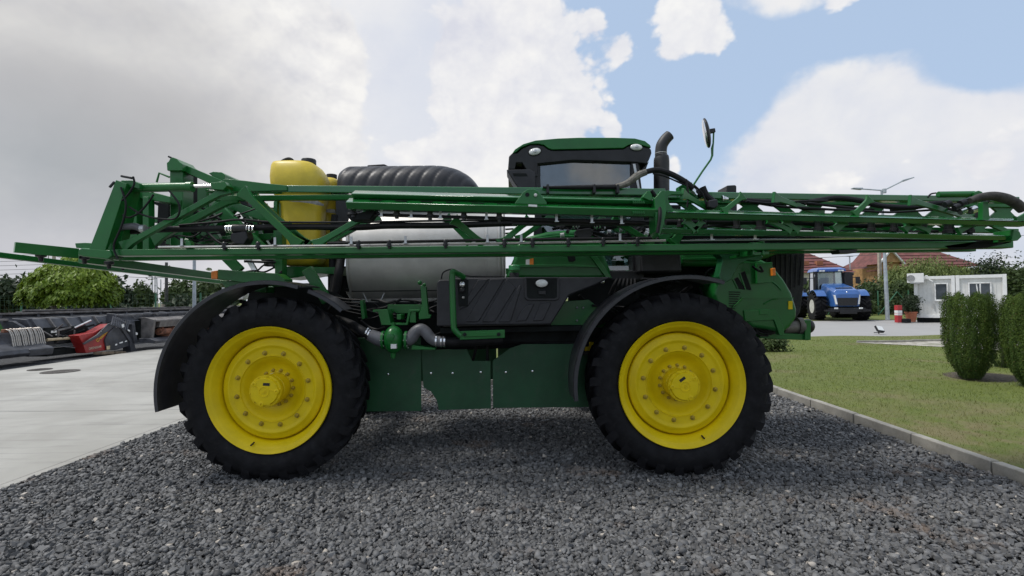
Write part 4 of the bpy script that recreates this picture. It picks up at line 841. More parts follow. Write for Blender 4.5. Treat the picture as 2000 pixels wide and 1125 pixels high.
kp(MB().prism([(989, 331), (1034, 330), (1046, 336), (1046, 368), (1012, 368), (1003, 354)], CY0+.0, CY0+.34), 'mirror_bracket', GRYP, .012)
kp(MB().prism([(1001, 338), (1027, 338), (1031, 344), (1004, 344)], CY0-.006, CY0+.03), 'vent_slot', DARK, .003)
kp(MB().prism([(1262, 320), (1268, 314), (1262, 330), (1248, 344), (1242, 344)], CY0+.05, CY0+.3), 'roof_corner', BLK, .01)
kp(MB().prism([(1034, 330), (1054, 322), (1056, 360), (1060, 500), (1040, 500), (1046, 400)], CY0+.03, CY0+.13), 'pillar')
kp(MB().prism([(1233, 312), (1247, 315), (1258, 400), (1258, 540), (1236, 540)], CY0+.03, CY0+.13), 'pillar')
for Yp in (CY1-.13,):
    kp(MB().prism([(1050, 322), (1062, 322), (1066, 500), (1050, 500)], Yp, Yp+.08), 'pillar'); kp(MB().prism([(1226, 312), (1234, 312), (1240, 520), (1228, 520)], Yp, Yp+.08), 'pillar')
kp(MB().prism([(1236, 320), (1241, 320), (1250, 370), (1246, 370)], CY0+.015, CY0+.028), 'pillar_trim', ALU, 0)
kp(MB().prism([(1055, 318), (1236, 311), (1240, 400), (1240, 528), (1192, 528), (1170, 480), (1058, 470)], CY0+.075, CY0+.082), 'side_window', GLASS, 0)
kp(MB().prism([(1055, 318), (1236, 311), (1240, 400), (1240, 528), (1192, 528), (1170, 480), (1058, 470)], CY1-.10, CY1-.093), 'side_window', GLASS, 0)
xa, xb = P(1045, 400, CY0+.05).x, P(1245, 400, CY0+.05).x; zb_, zt_ = P(1150, 470, CY0).z, P(1150, 318, CY0).z
kp(MB().box((xa, (CY0+CY1)/2, (zb_+zt_)/2), (.008, CY1-CY0-.24, zt_-zb_)), 'rear_window', GLASS, 0); kp(MB().box((xb+.02, (CY0+CY1)/2, (zb_+zt_)/2-.1), (.008, CY1-CY0-.24, zt_-zb_+.2)), 'windscreen', GLASS, 0)
kp(MB().prism([(1180, 529), (1258, 529), (1258, 546), (1176, 546)], CY0, CY1), 'cab_sill', BLK, .01)
kp(MB().prism([(1060, 350), (1238, 344), (1238, 356), (1060, 360)], CY1-.2, CY1-.14), 'far_sill', BLK, .01)
# seat, column and wheel inside
kp(MB().prism([(1085, 470), (1150, 465), (1155, 480), (1085, 486)], 6.4, 6.9), 'seat', GRYP, .03); kp(MB().prism([(1075, 390), (1092, 385), (1100, 468), (1080, 470)], 6.4, 6.9), 'seat_back', GRYP, .03)
kp(MB().prism([(1200, 480), (1214, 470), (1222, 530), (1204, 530)], 6.5, 6.75), 'steering_column', BLK, .01)
c_ = P(1198, 472, 6.6); ax = Vector((-.55, 0, .83)); kp(MB().tube([c_+(Vector((.83, 0, .55))*math.cos(t)+Vector((0, 1, 0))*math.sin(t))*.2 for t in [2*math.pi*i/24 for i in range(25)]], .014, 8), 'steering_wheel', BLK, 0)
kp(MB().prism([(1110, 440), (1160, 436), (1165, 446), (1112, 450)], 6.3, 6.38), 'armrest', BLK, .01)
def lamp(px, py, rx, ry, Y, tilt=0, nm='work_light'):
    p = P(px, py, Y); rx *= Y/FPX; ry *= Y/FPX; M = Matrix.Rotation(tilt, 3, 'Y')
    o = build(MB().ell(p, (rx*1.18, .035, ry*1.22), 24, 10, M), nm, BLK, cab, 0); build(MB().ell(p+Vector((0, -.016, 0)), (rx, .028, ry), 24, 10, M), 'lens', LAMPG, o)
    build(MB().ell(p+Vector((0, -.040, 0)), (rx*.35, .006, ry*.5), 12, 6, M), 'bulb', ALU, o); return o
lamp(1044.5, 297, 12, 7, CY0+.02, R(-12)); lamp(1242, 288.5, 12, 6.5, CY0+.02, R(4))
for px, py, rx, ry in ((1018, 305, 9, 8), (1005, 318, 3.4, 8)): p = P(px, py, CY0+.2); kp(MB().ell(p, (rx*.006, .05, ry*.006), 18, 8), 'lamp_blank', GRYP, 0)
kp(MB().ell(P(1262, 304, CY0+.1), (.016, .04, .045), 14, 8), 'front_light', LAMPG, 0)
# green bodywork below and behind the cab
bd = build(MB().prism([(985, 545), (1003, 505), (1008, 478), (1030, 462), (1070, 452), (1130, 447), (1160, 452), (1172, 470), (1190, 520), (1196, 545), (1120, 546)], 5.74, 6.5), 'body_panel', GREEN, SP, .05, 3, ang=60, label='rounded green body panel under the cab')
build(MB().prism([(1145, 490), (1158, 490), (1196, 543), (1184, 543)], 5.70, 5.76), 'door_frame', GREEN, bd, .006)
build(MB().prism([(1000, 517), (1100, 516), (1170, 519), (1175, 523), (1100, 521), (1000, 523)], 5.72, 5.76), 'body_crease', GREEN, bd, .004)
build(MB().prism([(1107, 497), (1123, 496), (1124, 508), (1120, 511), (1111, 511)], 5.728, 5.75), 'latch', DARK, bd, .003)
build(MB().prism([(1027, 507), (1034, 506), (1034, 520), (1027, 520)], 5.725, 5.75), 'warning_label', WHITE, bd, 0); build(MB().prism([(1034.3, 506), (1042, 504), (1042, 519), (1034.3, 520)], 5.725, 5.75), 'warning_label', ORANGE, bd, 0)
build(MB().prism([(1040, 465), (1100, 458), (1150, 462), (1178, 478), (1178, 484), (1100, 472), (1040, 478)], 5.715, 5.75), 'body_crease', GREEN, bd, .01)
for i in range(4):
    y_ = 440+i*8; build(MB().tube([P(987, y_, 7.0), P(1003, y_-1, 7.0)], .012, 6), 'ladder_rung', GREEN, bd)
build(MB().tube([P(1165, 470, 7.3), P(1170, 440, 7.3), P(1180, 432, 7.3), P(1190, 440, 7.3), P(1192, 472, 7.3)], .018, 8, smooth=4), 'hand_rail', GREEN, bd); build(MB().tube([P(1145, 455, 7.3), P(1195, 462, 7.3)], .018, 8), 'hand_rail', GREEN, bd)
# ---------------------------------------------------------------- exhaust, mirror
ex = build(MB().tube([P(1292, 400, 6.2), P(1292, 315, 6.2), P(1291, 306, 6.2), P(1291, 294, 6.2), P(1293, 283, 6.2), P(1300, 272, 6.2), P(1308, 264, 6.2)], [.093, .093, .072, .070, .070, .068, .064], 24, smooth=6), 'exhaust_stack', mat('exhaust black', (.02, .02, .021), .5, 0, .2, 10, dirt=(.05, .045, .04), dirt_amt=.4), SP, ang=50, label='black upright exhaust pipe with curved tip')
build(MB().tube([P(1291, 300, 6.2), P(1291, 299, 6.2)], .0725, 24), 'exhaust_ring', STEEL, ex)
build(MB().prism([(1250, 493), (1330, 493), (1333, 532), (1252, 533)], 5.62, 6.2), 'muffler', BLK, SP, .03, 3)
build(MB().tube([P(1292, 400, 6.2), P(1292, 500, 6.2)], .093, 20), 'exhaust_riser', BLK, ex)
build(MB().prism([(1260, 400), (1330, 400), (1333, 500), (1255, 500)], 6.3, 6.4), 'heat_shield', DARK, ex, .01)
mi = build(MB().tube([P(1354, 362, 6.1), P(1371, 336, 6.1), P(1388, 312, 6.1), P(1391, 304, 6.1), P(1391, 290, 6.1), P(1393, 280, 6.1), P(1394, 256, 6.1)], [.012, .012, .012, .014, .016, .010, .010], 10), 'mirror', GREEN, SP, label='oval mirror on a cranked green arm')
Mt = Matrix.Rotation(R(-9), 3, 'Y') @ Matrix.Rotation(R(-15), 3, 'Z'); c_ = P(1380, 260, 6.1)
build(MB().ell(c_, (.040, .11, .182), 20, 14, Mt), 'mirror_shell', BLK, mi); build(MB().ell(c_+Vector((-.018, -.004, -.002)), (.026, .098, .168), 20, 14, Mt), 'mirror_glass', CHROME, mi)
build(MB().bar(P(1384, 257, 6.1), P(1396, 255, 6.1), .05, .05), 'mirror_joint', BLK, mi, .006)
# ---------------------------------------------------------------- hood and nose
hd = build(MB().prism([(1328, 520), (1330, 446), (1360, 440), (1420, 437), (1480, 437), (1520, 441), (1545, 452), (1560, 480), (1500, 505), (1420, 521)], 5.85, 7.3), 'engine_hood', GREEN, SP, .06, 4, ang=60, label='green engine hood with yellow stripe')
build(MB().prism([(1336, 440), (1360, 436.5), (1440, 435), (1476, 440), (1440, 447), (1336, 447)], 5.838, 5.86), 'hood_stripe', YEL, hd, .002)
put(text_mesh('R4040i', .075, YEL, .003, 'hood_lettering'), 'hood_lettering', hd, Matrix.Translation(P(1454, 460, 5.835)) @ FACE)
build(MB().prism([(1510, 459), (1532, 460), (1530, 462), (1512, 461)], 5.835, 5.86), 'hood_stripe', YEL, hd, 0)
build(MB().prism([(1333, 504), (1408, 502), (1408, 507), (1333, 508)], 5.83, 5.86), 'hood_crease', GREEN, hd, .004)
build(MB().prism([(1419, 383), (1420, 362), (1436, 361), (1439, 363), (1439, 382), (1430, 384)], 6.4, 6.7), 'air_intake', BLK, hd, .015, 2)
build(MB().prism([(1415, 384), (1440, 383), (1440, 440), (1415, 440)], 6.45, 6.65), 'intake_pipe', BLK, hd, .01)
SCR = mat('mesh screen', (.012, .012, .013), .6, 0, .4, 30, bump=.6, bs=220)
gr = build(MB().prism([(1488, 486), (1573, 484), (1571, 560), (1564, 610), (1540, 645), (1488, 645)], 5.98, 7.2), 'radiator_screen', SCR, SP, .02, 2, label='black radiator screen at the front')
for i in range(8): build(MB().bar(P(1496+i*10, 492+random.uniform(0, 5), 5.97), P(1500+i*9, 585-i*4, 5.97), .012, .01), 'screen_rib', BLK, gr)
ns = build(MB().prism([(1392, 575), (1400, 540), (1416, 518), (1445, 506), (1490, 506), (1512, 521), (1532, 545), (1548, 572), (1558, 604), (1557, 622), (1544, 640), (1530, 650), (1505, 645), (1470, 640), (1430, 612), (1400, 600)], 5.72, 6.3), 'nose_panel', GREEN, SP, .045, 4, ang=60, label='green side panel of the nose with black slots')
for a in ([(1433, 545), (1441, 541), (1456, 563), (1456, 566), (1442, 564)], [(1446, 533), (1455, 529), (1468, 565), (1466, 567), (1457, 565)]):
    build(MB().prism(a, 5.712, 5.735), 'vent_slot', DARK, ns, .003); x0_, y0_ = a[0]; x1_, y1_ = a[-1]; build(bb(x0_-1, y0_, x1_-1, y1_, 5.712, 2, .012), 'vent_edge', GREEN, ns)
for i in range(8): build(bb(1424, 570+i*4.5, 1446-i*1.5, 570.6+i*4.5, 5.714, 1.6, .012), 'louvre', DARK, ns)
build(bb(1447, 582, 1550, 582, 5.712, 2, .014), 'panel_crease', GREEN, ns); build(MB().tube([P(1430, 600, 5.72), P(1440, 592, 5.715), P(1450, 582, 5.715)], .012, 6), 'panel_crease', GREEN, ns); build(MB().tube([P(1492, 594, 5.715), P(1506, 586, 5.715), P(1525, 582, 5.715)], .008, 6), 'panel_crease', GREEN, ns)
build(MB().tube([P(1509, 551, 5.715), P(1518, 558, 5.715), P(1525, 567, 5.72)], .007, 6, smooth=3), 'panel_edge', GREEN, ns)
build(MB().prism([(1540, 588), (1548, 588), (1548, 604), (1540, 604)], 5.71, 5.74), 'warning_label', YEL, ns, 0)
br = build(MB().prism([(1478, 514), (1509, 512), (1509, 551), (1479, 554)], 5.64, 5.68), 'lamp_bracket', GREEN, SP, .004)
build(MB().prism([(1508, 524), (1515, 523), (1516, 538), (1509, 539)], 5.60, 5.65), 'side_marker', ORANGE, br, .006)
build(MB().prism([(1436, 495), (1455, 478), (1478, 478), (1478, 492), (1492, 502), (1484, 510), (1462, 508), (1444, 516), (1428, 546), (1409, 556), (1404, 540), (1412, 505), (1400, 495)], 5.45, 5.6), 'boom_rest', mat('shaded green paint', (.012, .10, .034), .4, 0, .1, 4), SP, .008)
build(MB().bar(P(1458, 476, 4.98), P(1458, 500, 4.98), .02, .3), 'boom_cradle', GREEN, SP, .003); build(MB().bar(P(1477, 474, 4.98), P(1477, 500, 4.98), .02, .3), 'boom_cradle', GREEN, SP, .003); build(MB().bar(P(1445, 500, 5.1), P(1478, 498, 5.1), .03, .5), 'boom_cradle', GREEN, SP, .003)
build(MB().ell(P(1414, 516, 5.6), (.045, .05, .035), 14, 8), 'work_light', ALU, SP)
build(MB().tube([P(1470, 520, 5.6), P(1480, 528, 5.55), P(1490, 530, 5.55), P(1484, 520, 5.55)], .012, 6, smooth=4), 'hydraulic_line', HOSE, SP)
build(MB().prism([(1235, 522), (1420, 522), (1430, 610), (1235, 610)], 6.2, 6.3), 'engine_bay_plate', DARK, SP, .01)  # near-black filler closing the see-through gap, stands in for a shaded bay
# front linkage
fr_ = build(MB().prism([(1453, 606), (1516, 604), (1532, 640), (1532, 655), (1523, 655), (1512, 625), (1456, 628)], 5.7, 5.78), 'front_frame', GREEN, SP, .005, label='green front frame bracket')
build(MB().prism([(1490, 622), (1520, 620), (1522, 650), (1500, 656), (1492, 645)], 5.85, 6.3), 'front_valve', BLK, fr_, .01); build(MB().prism([(1484, 605), (1500, 604), (1500, 614), (1484, 614)], 5.69, 5.71), 'front_plate', GREEN, fr_, .003)
for k in range(5): build(MB().tube([P(1465+k*3, 625+k*2, 5.8), P(1480, 632+k*5, 5.8), P(1500, 640+k*4, 5.8)], .011, 6, smooth=4), 'hydraulic_line', HOSE, fr_)
build(MB().bar(P(1480, 654, 5.95), P(1575, 658, 5.95), .07, .12), 'front_beam', GREEN, fr_, .006)
build(MB().tube([P(1528, 640, 5.95), P(1566, 638, 5.95)], .075, 20), 'front_cylinder', mat('dusty steel', (.16, .15, .13), .55, .5, .2, 9), fr_); build(MB().tube([P(1556, 637, 5.95), P(1566, 637, 5.95)], .098, 20), 'cylinder_flange', mat('dusty flange', (.13, .125, .11), .6, .4, .2, 9), fr_)
build(MB().ell(P(1577, 637, 5.95), (.075, .085, .085), 18, 12), 'rubber_buffer', BLK, fr_); build(MB().prism([(1573, 625), (1584, 625), (1584, 664), (1572, 664)], 5.86, 5.93), 'end_plate', GREEN, fr_, .004)
# ---------------------------------------------------------------- side cover with fuel filler, steps, pump
SY = 5.22
sc_ = build(MB().prism([(885, 543), (1052, 541), (1180, 541), (1195, 541), (1165, 556), (1112, 577), (1076, 634), (888, 636)], SY, SY+.45), 'side_cover', GRYP, SP, .02, 3, label='charcoal ribbed side cover with fuel filler')
build(MB().prism([(853, 552), (858, 547), (884, 546), (884, 637), (853, 637)], SY+.03, SY+.4), 'cover_end', GRYP, sc_, .012, 2)
for a in ([(934, 546), (954, 545), (912, 600), (908, 600), (896, 606)], [(958, 545), (986, 544), (936, 626), (932, 629), (908, 629)], [(990, 544), (1008, 562), (968, 626), (963, 629), (941, 629)], [(1014, 558), (1016, 556), (1018, 562), (998, 626), (995, 629), (974, 629)], [(1030, 595), (1044, 593), (1028, 626), (1008, 628), (1018, 606)], [(1056, 592), (1077, 591), (1061, 626), (1041, 627)]):
    build(MB().prism(a, SY-.014, SY+.02), 'cover_rib', GRYP, sc_, .008, 2)
build(MB().prism([(1024, 541), (1092, 541), (1092, 584), (1086, 587), (1030, 587), (1025, 582)], SY-.022, SY+.01), 'recess_frame', GRYP, sc_, .008, 2); build(MB().prism([(1028, 543), (1088, 543), (1088, 580), (1083, 583), (1033, 583), (1029, 579)], SY-.026, SY-.016), 'recess', DARK, sc_, .003)
o_ = build(MB().ell(P(1058, 554, SY-.03), (.070, .035, .046), 24, 10), 'work_light', BLK, sc_); build(MB().ell(P(1058, 553.5, SY-.045), (.062, .028, .040), 24, 10), 'lens', LAMPG, o_) if False else build(MB().ell(P(1058, 553.5, SY-.045), (.062, .028, .040), 24, 10), 'lens', LAMPG, sc_)
build(MB().prism([(1052, 568), (1066, 568), (1066, 575), (1052, 575)], SY-.05, SY-.02), 'light_bracket', BLK, sc_, .003)
build(MB().prism([(893, 546), (914, 546), (914, 598), (896, 598)], SY-.02, SY+.02), 'coupler_recess', DARK, sc_, .004); build(MB().ell(P(903, 556, SY-.03), (.032, .03, .034), 14, 10), 'coupler', CHROME, sc_); build(MB().ell(P(905, 581, SY-.03), (.014, .02, .014), 10, 8), 'coupler', STEEL, sc_); build(MB().ell(P(903, 567, SY-.03), (.03, .03, .03), 12, 8), 'coupler', BLK, sc_)
build(MB().lathe([(.048, -.07), (.050, .03), (.044, .04), (.001, .04)], P(1004.5, 540, SY+.12), (0, 0, 1), 22), 'fuel_neck', BLK, sc_); fc = build(MB().lathe([(.052, -.012), (.060, -.006), (.060, .035), (.054, .043), (.001, .045)], P(1004.5, 526, SY+.12), (0, 0, 1), 28), 'fuel_cap', mat('fuel cap green', (.04, .30, .10), .35, 0, .05), sc_)
build(MB().lathe([(.022, .0455), (.022, .049), (.001, .049)], P(1004.5, 526, SY+.12), (0, 0, 1), 18), 'cap_emblem', WHITE, sc_)
build(MB().prism([(860, 640), (1150, 636), (1150, 646), (860, 652)], SY+.2, SY+.6), 'cover_floor', DARK, SP, .005)
build(MB().prism([(1076, 590), (1150, 585), (1180, 610), (1140, 640), (1076, 640)], SY+.4, SY+.46), 'engine_bay_plate', GREEN, SP, .005)
for px, py in ((1127, 601), (1139, 601), (1127, 626)): build(MB().ell(P(px, py, SY+.38), (.012, .012, .012), 8, 6), 'panel_bolt', ALU, SP)
build(MB().prism([(1110, 545), (1250, 545), (1250, 600), (1160, 640), (1110, 640)], SY+.55, SY+.6), 'engine_bay_plate', DARK, SP, .005); build(MB().ell(P(1176, 550, SY+.4), (.03, .03, .03), 10, 8), 'hose_fitting', CHROME, SP)
for k in range(6): build(MB().tube([P(1205+k*7, 545, 5.7), P(1200+k*8, 556+random.uniform(-3, 6), 5.65), P(1190+k*10, 575, 5.7)], .013, 6, smooth=4), 'hydraulic_line', HOSE, SP)
hr = build(MB().tube([P(905, 541, SY), P(886, 531, SY-.14), P(883.5, 536, SY-.15), P(883.5, 560, SY-.15), P(886, 632, SY-.15), P(889, 645, SY-.15), P(900, 656, SY-.15)], .030, 14, smooth=5), 'hand_rail', GREEN, SP, label='green tubular hand rail beside the side cover')
build(MB().prism([(897, 647), (986, 644), (986, 660), (898, 664)], SY-.16, SY-.12), 'step', GREEN, hr, .005); build(MB().prism([(905, 650), (976, 648), (976, 656), (905, 658)], SY-.175, SY-.15), 'step_tread', GREEN, hr, .004)
for px in (908, 974): build(MB().lathe([(.018, .03), (.018, -.012), (.008, -.014), (.001, -.014)], P(px, 653, SY-.17), (0, 1, 0), 14), 'step_bolt', DARK, hr)
build(MB().tube([P(862, 545, SY+.2), P(866, 532, SY+.2), P(884, 526, SY+.2), P(900, 536, SY+.2), P(925, 540, SY+.2), P(985, 541, SY+.2)], .008, 6, smooth=5), 'hydraulic_line', HOSE, SP)
PYY = 5.35
pm = build(MB().ell(P(769, 663, PYY), (.105, .13, .145), 24, 16), 'pump', GREEN, SP, ang=60, label='green cast pump body between the wheels')
build(MB().lathe([(.03, .02), (.026, -.05), (.001, -.05)], P(768, 688, PYY), (0, 0, 1), 12), 'drain_pipe', GREEN, pm); build(MB().lathe([(.05, .02), (.04, -.145), (.02, -.15), (.001, -.15)], P(768, 657, PYY), (0, 1, 0), 18), 'pump_boss', GREEN, pm); build(MB().prism([(763, 672), (774, 672), (774, 681), (763, 681)], PYY-.135, PYY-.1), 'rating_plate', WHITE, pm, .002)
build(MB().tube([P(768, 630, PYY), P(768, 700, PYY)], .02, 8), 'pump_spine', GREEN, pm)
for px in (749, 794): build(MB().lathe([(.095, -.012), (.095, .012), (.001, .012)], P(px, 664, PYY), (1, 0, 0), 20), 'pump_flange', GREEN, pm)
for px in (749, 794):
    for k in range(8):
        a = 2*math.pi*k/8; build(MB().ell(P(px, 664, PYY)+Vector((0, math.cos(a)*.08, math.sin(a)*.08)), (.022, .009, .009), 6, 5), 'flange_bolt', ALU, pm)
build(MB().tube([P(748, 665, PYY), P(735, 660, PYY), P(722, 654, PYY)], [.075, .072, .062], 16, smooth=5), 'pump_pipe', PIPE, SP); build(MB().tube([P(722, 654, PYY), P(705, 646, PYY), P(680, 632, PYY+.2), P(640, 620, PYY+.4)], .052, 12, smooth=5), 'suction_hose', HOSE, SP)
build(MB().tube([P(795, 664, PYY), P(803, 660, PYY), P(812, 648, PYY), P(823, 643, PYY), P(833, 650, PYY), P(841, 660, PYY), P(852, 666, PYY), P(868, 667, PYY)], [.07, .068, .062, .060, .060, .058, .056, .056], 16, smooth=6), 'pump_pipe', PIPE, SP)
build(MB().tube([P(866, 667, PYY), P(890, 668, PYY), P(920, 667, PYY+.1), P(980, 664, PYY+.2)], .05, 12, smooth=4), 'suction_hose', HOSE, SP)
for px in (852.5, 862.5, 869): build(MB().tube([P(px-1.6, 666.5, PYY), P(px+1.6, 666.6, PYY)], .063, 18), 'hose_clamp', CHROME, SP)
for px, py in ((717, 650), (721, 653)): build(MB().tube([P(px-1.2, py-.5, PYY), P(px+1.2, py+.5, PYY)], .064, 16), 'hose_clamp', CHROME, SP)
build(MB().prism([(805, 674), (850, 680), (850, 683), (803, 683)], PYY-.02, PYY+.1), 'pipe_shelf', GREEN, SP, .003)
bk2 = build(MB().prism([(728, 605), (757, 604), (763, 631), (793, 631), (798, 605), (820, 604), (820, 608), (802, 609), (796, 635), (745, 635), (738, 609), (728, 610)], PYY+.02, PYY+.2), 'pump_bracket', GREEN, SP, .004)
build(MB().prism([(757, 595), (832, 595), (832, 612), (757, 612)], PYY+.25, PYY+.3), 'bracket_plate', GREEN, bk2, .004); build(MB().prism([(775, 614), (783, 614), (783, 624), (775, 624)], PYY+.0, PYY+.2), 'bracket_stop', GREEN, bk2, .003); build(MB().prism([(800, 608), (812, 606), (812, 630), (800, 630)], PYY+.04, PYY+.14), 'bracket_tab', GREEN, bk2, .003)
lv = build(MB().prism([(821, 558), (826, 556), (832, 560), (837, 613), (842, 616), (840, 622), (818, 624), (818, 612), (824, 600)], PYY, PYY+.06), 'valve_lever', GREEN, SP, .006); build(MB().ell(P(820, 552, PYY+.03), (.024, .024, .024), 10, 8), 'lever_knob', GREEN, lv); build(MB().ell(P(829, 556, PYY), (.018, .02, .018), 10, 8), 'lever_bolt', GREEN, lv)
# foot plates and hoses in the dark gap
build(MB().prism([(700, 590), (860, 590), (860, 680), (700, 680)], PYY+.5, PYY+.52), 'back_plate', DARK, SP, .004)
# far-side boom, folded along the other flank
fb = build(MB().bar((P(190, 500, LC).x, 8.55, 2.2), (3.2, 8.55, 2.2), .10, .1), 'far_boom', GREEN, SP, .006, label='folded boom on the far side')
build(MB().bar((-2.6, 8.55, 2.72), (3.2, 8.55, 2.6), .08, .08), 'top_chord', GREEN, fb)
for i in range(5): build(MB().bar((-2.4+i*1.0, 8.55, 2.22 if i % 2 else 2.68), (-1.4+i*1.0, 8.55, 2.68 if i % 2 else 2.22), .06, .05), 'brace', GREEN, fb)

rr_ = random.Random(9)
clutter(SP, 14, (690, 860), (585, 650), (5.5, 6.0), .008, .016, 10); clutter(SP, 12, (1120, 1330), (540, 600), (5.55, 6.1), .010, .018, 14); clutter(SP, 8, (1335, 1430), (522, 575), (5.7, 6.1), .010, .018, 14)
for x, y_ in ((566, 352), (1300, 540), (735, 640), (1160, 585)): pass
# ================================================================== vegetation helpers
def leaves(pts, nrm, size, seed, aspect=1.0, tint=None, upw=0.0, tilt=.8):
    r = np.random.default_rng(seed); n = len(pts)
    N = nrm + r.normal(0, tilt, (n, 3))*(np.array([1, 1, .35]) if upw == 2 else 1); N /= np.linalg.norm(N, axis=1, keepdims=True)+1e-9
    U = np.cross(N, r.normal(0, 1, (n, 3)) if not upw else np.cross(N, np.array([0, 0, 1.])+r.normal(0, .25, (n, 3)))); U /= np.linalg.norm(U, axis=1, keepdims=True)+1e-9
    W = np.cross(N, U); s = size*r.uniform(.6, 1.3, n)[:, None]; a = s*aspect
    V = np.stack([pts-U*a, pts-W*s*.5+N*s*.12, pts+U*a, pts+W*s*.5+N*s*.12], 1).reshape(-1, 3)
    return V, np.arange(4*n).reshape(-1, 4), np.repeat(tint if tint is not None else r.random(n), 4)
def ell_pts(n, c, rad, seed, clumps=40, spread=.22, bottom=-1.0, shell=.55):
    # leaves gathered in clumps through an ellipsoid crown
    r = np.random.default_rng(seed); d = r.normal(0, 1, (clumps*3, 3)); d /= np.linalg.norm(d, axis=1, keepdims=True); d = d[d[:, 2] > bottom][:clumps]
    cc = d*(shell+(1-shell)*r.random((len(d), 1))**.6)*np.array(rad); k = r.integers(0, len(d), n)
    off = r.normal(0, 1, (n, 3)); off *= spread*np.array([max(rad[0], rad[2])]*2+[rad[2]])*(.6+.8*r.random((len(d), 1)))[k]
    p = cc[k]+off; out = (p/np.array(rad)); nr = out/(np.linalg.norm(out, axis=1, keepdims=True)+1e-9)
    ct = r.random(len(d)); t = np.clip(.55*ct[k]+.45*r.random(n), 0, 1)
    return p+np.array(c), nr, t
def tree(name, label, base, h, trunk_h, crowns, m, bark, nleaf, lsize, seed, group=None, clumps=40, spread=.22, bottom=-1.0, tr=.12, cat='tree', tilt=.8, limbs=5, aspect=1.0, upw=0):
    b = Vector(base); t = thing(name, label, cat, b, group); rr = random.Random(seed)
    mb = MB(); top = b+Vector((rr.uniform(-.1, .1), rr.uniform(-.1, .1), trunk_h))
    mb.tube([b-Vector((0, 0, .1)), b+Vector((0, 0, .3)), (b+top)/2, top], [tr*1.3, tr, tr*.9, tr*.7], 10, smooth=3)
    for i in range(limbs):
        a = 6.28*i/limbs+rr.uniform(-.4, .4); c = crowns[i % len(crowns)]; e = b+Vector(c[0])+Vector((math.cos(a)*c[1][0]*.6, math.sin(a)*c[1][1]*.6, c[1][2]*rr.uniform(-.1, .5)))
        mb.tube([top-Vector((0, 0, trunk_h*.15)), (top+e)/2+Vector((0, 0, .1)), e], [tr*.55, tr*.35, tr*.1], 6, smooth=3)
    build(mb, 'trunk', bark, t)
    VV, FF, TT, o = [], [], [], 0
    for i, (c, rad) in enumerate(crowns):
        p, nr, tt = ell_pts(nleaf//len(crowns), c, rad, seed*31+i, clumps, spread, bottom); V, F, T = leaves(p, nr, lsize, seed+i, aspect, tt, upw, tilt); VV.append(V); FF.append(F+o); TT.append(T); o += len(V)
    me = npmesh('crown', np.concatenate(VV), np.concatenate(FF), m, np.concatenate(TT)); c = bpy.data.objects.new('crown', me); col.objects.link(c); c.location = b; c.parent = t; c.matrix_parent_inverse = WM[t].inverted(); return t
BARK = mat('bark', (.10, .085, .065), .85, 0, .25, 12, bump=.5, bs=30)
L_CAT = tintmat('catalpa leaf', (.070, .140, .010), (.30, .40, .038), .5, .25)
L_DK = tintmat('dark leaf', (.018, .032, .014), (.056, .084, .036), .55, .2)
L_MID = tintmat('mid leaf', (.035, .062, .018), (.105, .150, .046), .55, .2)
L_WIL = tintmat('willow leaf', (.085, .125, .030), (.24, .29, .085), .55, .25)
L_THU = tintmat('thuja spray', (.026, .062, .009), (.125, .185, .024), .6, .15, hue=(.16, .13, .04))
# ------------------------------------------------------------------ left side
def gx_(px, Y): return P(px, 600, Y).x
Yc = 24.0; bx = gx_(141, Yc)
ct = thing('catalpa_tree', 'bright green umbrella shaped tree with a dense domed crown beyond the machinery', 'tree', (bx, Yc, 0))
p0 = Vector((gx_(104, Yc), Yc, 0)); build(MB().tube([p0, p0+Vector((.03, 0, 1.2)), p0+Vector((.0, 0, 2.2))], [.13, .10, .09], 10, smooth=3), 'trunk', mat('pale bark', (.30, .27, .22), .8, 0, .2, 12, bump=.4, bs=30), ct)
zt, zm = P(138, 513, Yc).z, P(138, 583, Yc).z; rX = (gx_(236, Yc)-gx_(42, Yc))/2*.75
r_ = np.random.default_rng(11); VV, FF, TT, o_ = [], [], [], 0
for layer in range(9):
    f = layer/8; zz = zm+(zt-zm)*(1-f)*.98; rad = rX*math.sqrt(max(.02, 1-((1-f)*.97)**2.4)); n = int(600+3000*(rad/rX)**1.4)
    a = r_.uniform(0, 6.283, n); q_ = np.sqrt(r_.uniform(.35 if layer > 1 else 0, 1.04, n)); lob = 1+.07*np.sin(a*5+layer*1.7)+.05*np.sin(a*11+layer)
    p = np.stack([bx+rad*q_*lob*np.cos(a), Yc+rad*q_*lob*np.sin(a), zz-.22*(q_-.6)+r_.normal(0, .11, n)], 1)
    nr = np.stack([np.cos(a)*1.0, np.sin(a)*1.0, np.full(n, .75)], 1); V, F, T = leaves(p, nr, .115, 50+layer, 1.0, np.clip(r_.beta(2, 2, n)*.8+.25*(1-f), 0, 1), 1, .38); VV.append(V); FF.append(F+o_); TT.append(T); o_ += len(V)  # upper layers get a lighter tint: sunlight put into the leaf colour
cr_ = bpy.data.objects.new('crown', npmesh('crown', np.concatenate(VV), np.concatenate(FF), L_CAT, np.concatenate(TT))); col.objects.link(cr_); adopt(cr_, ct)
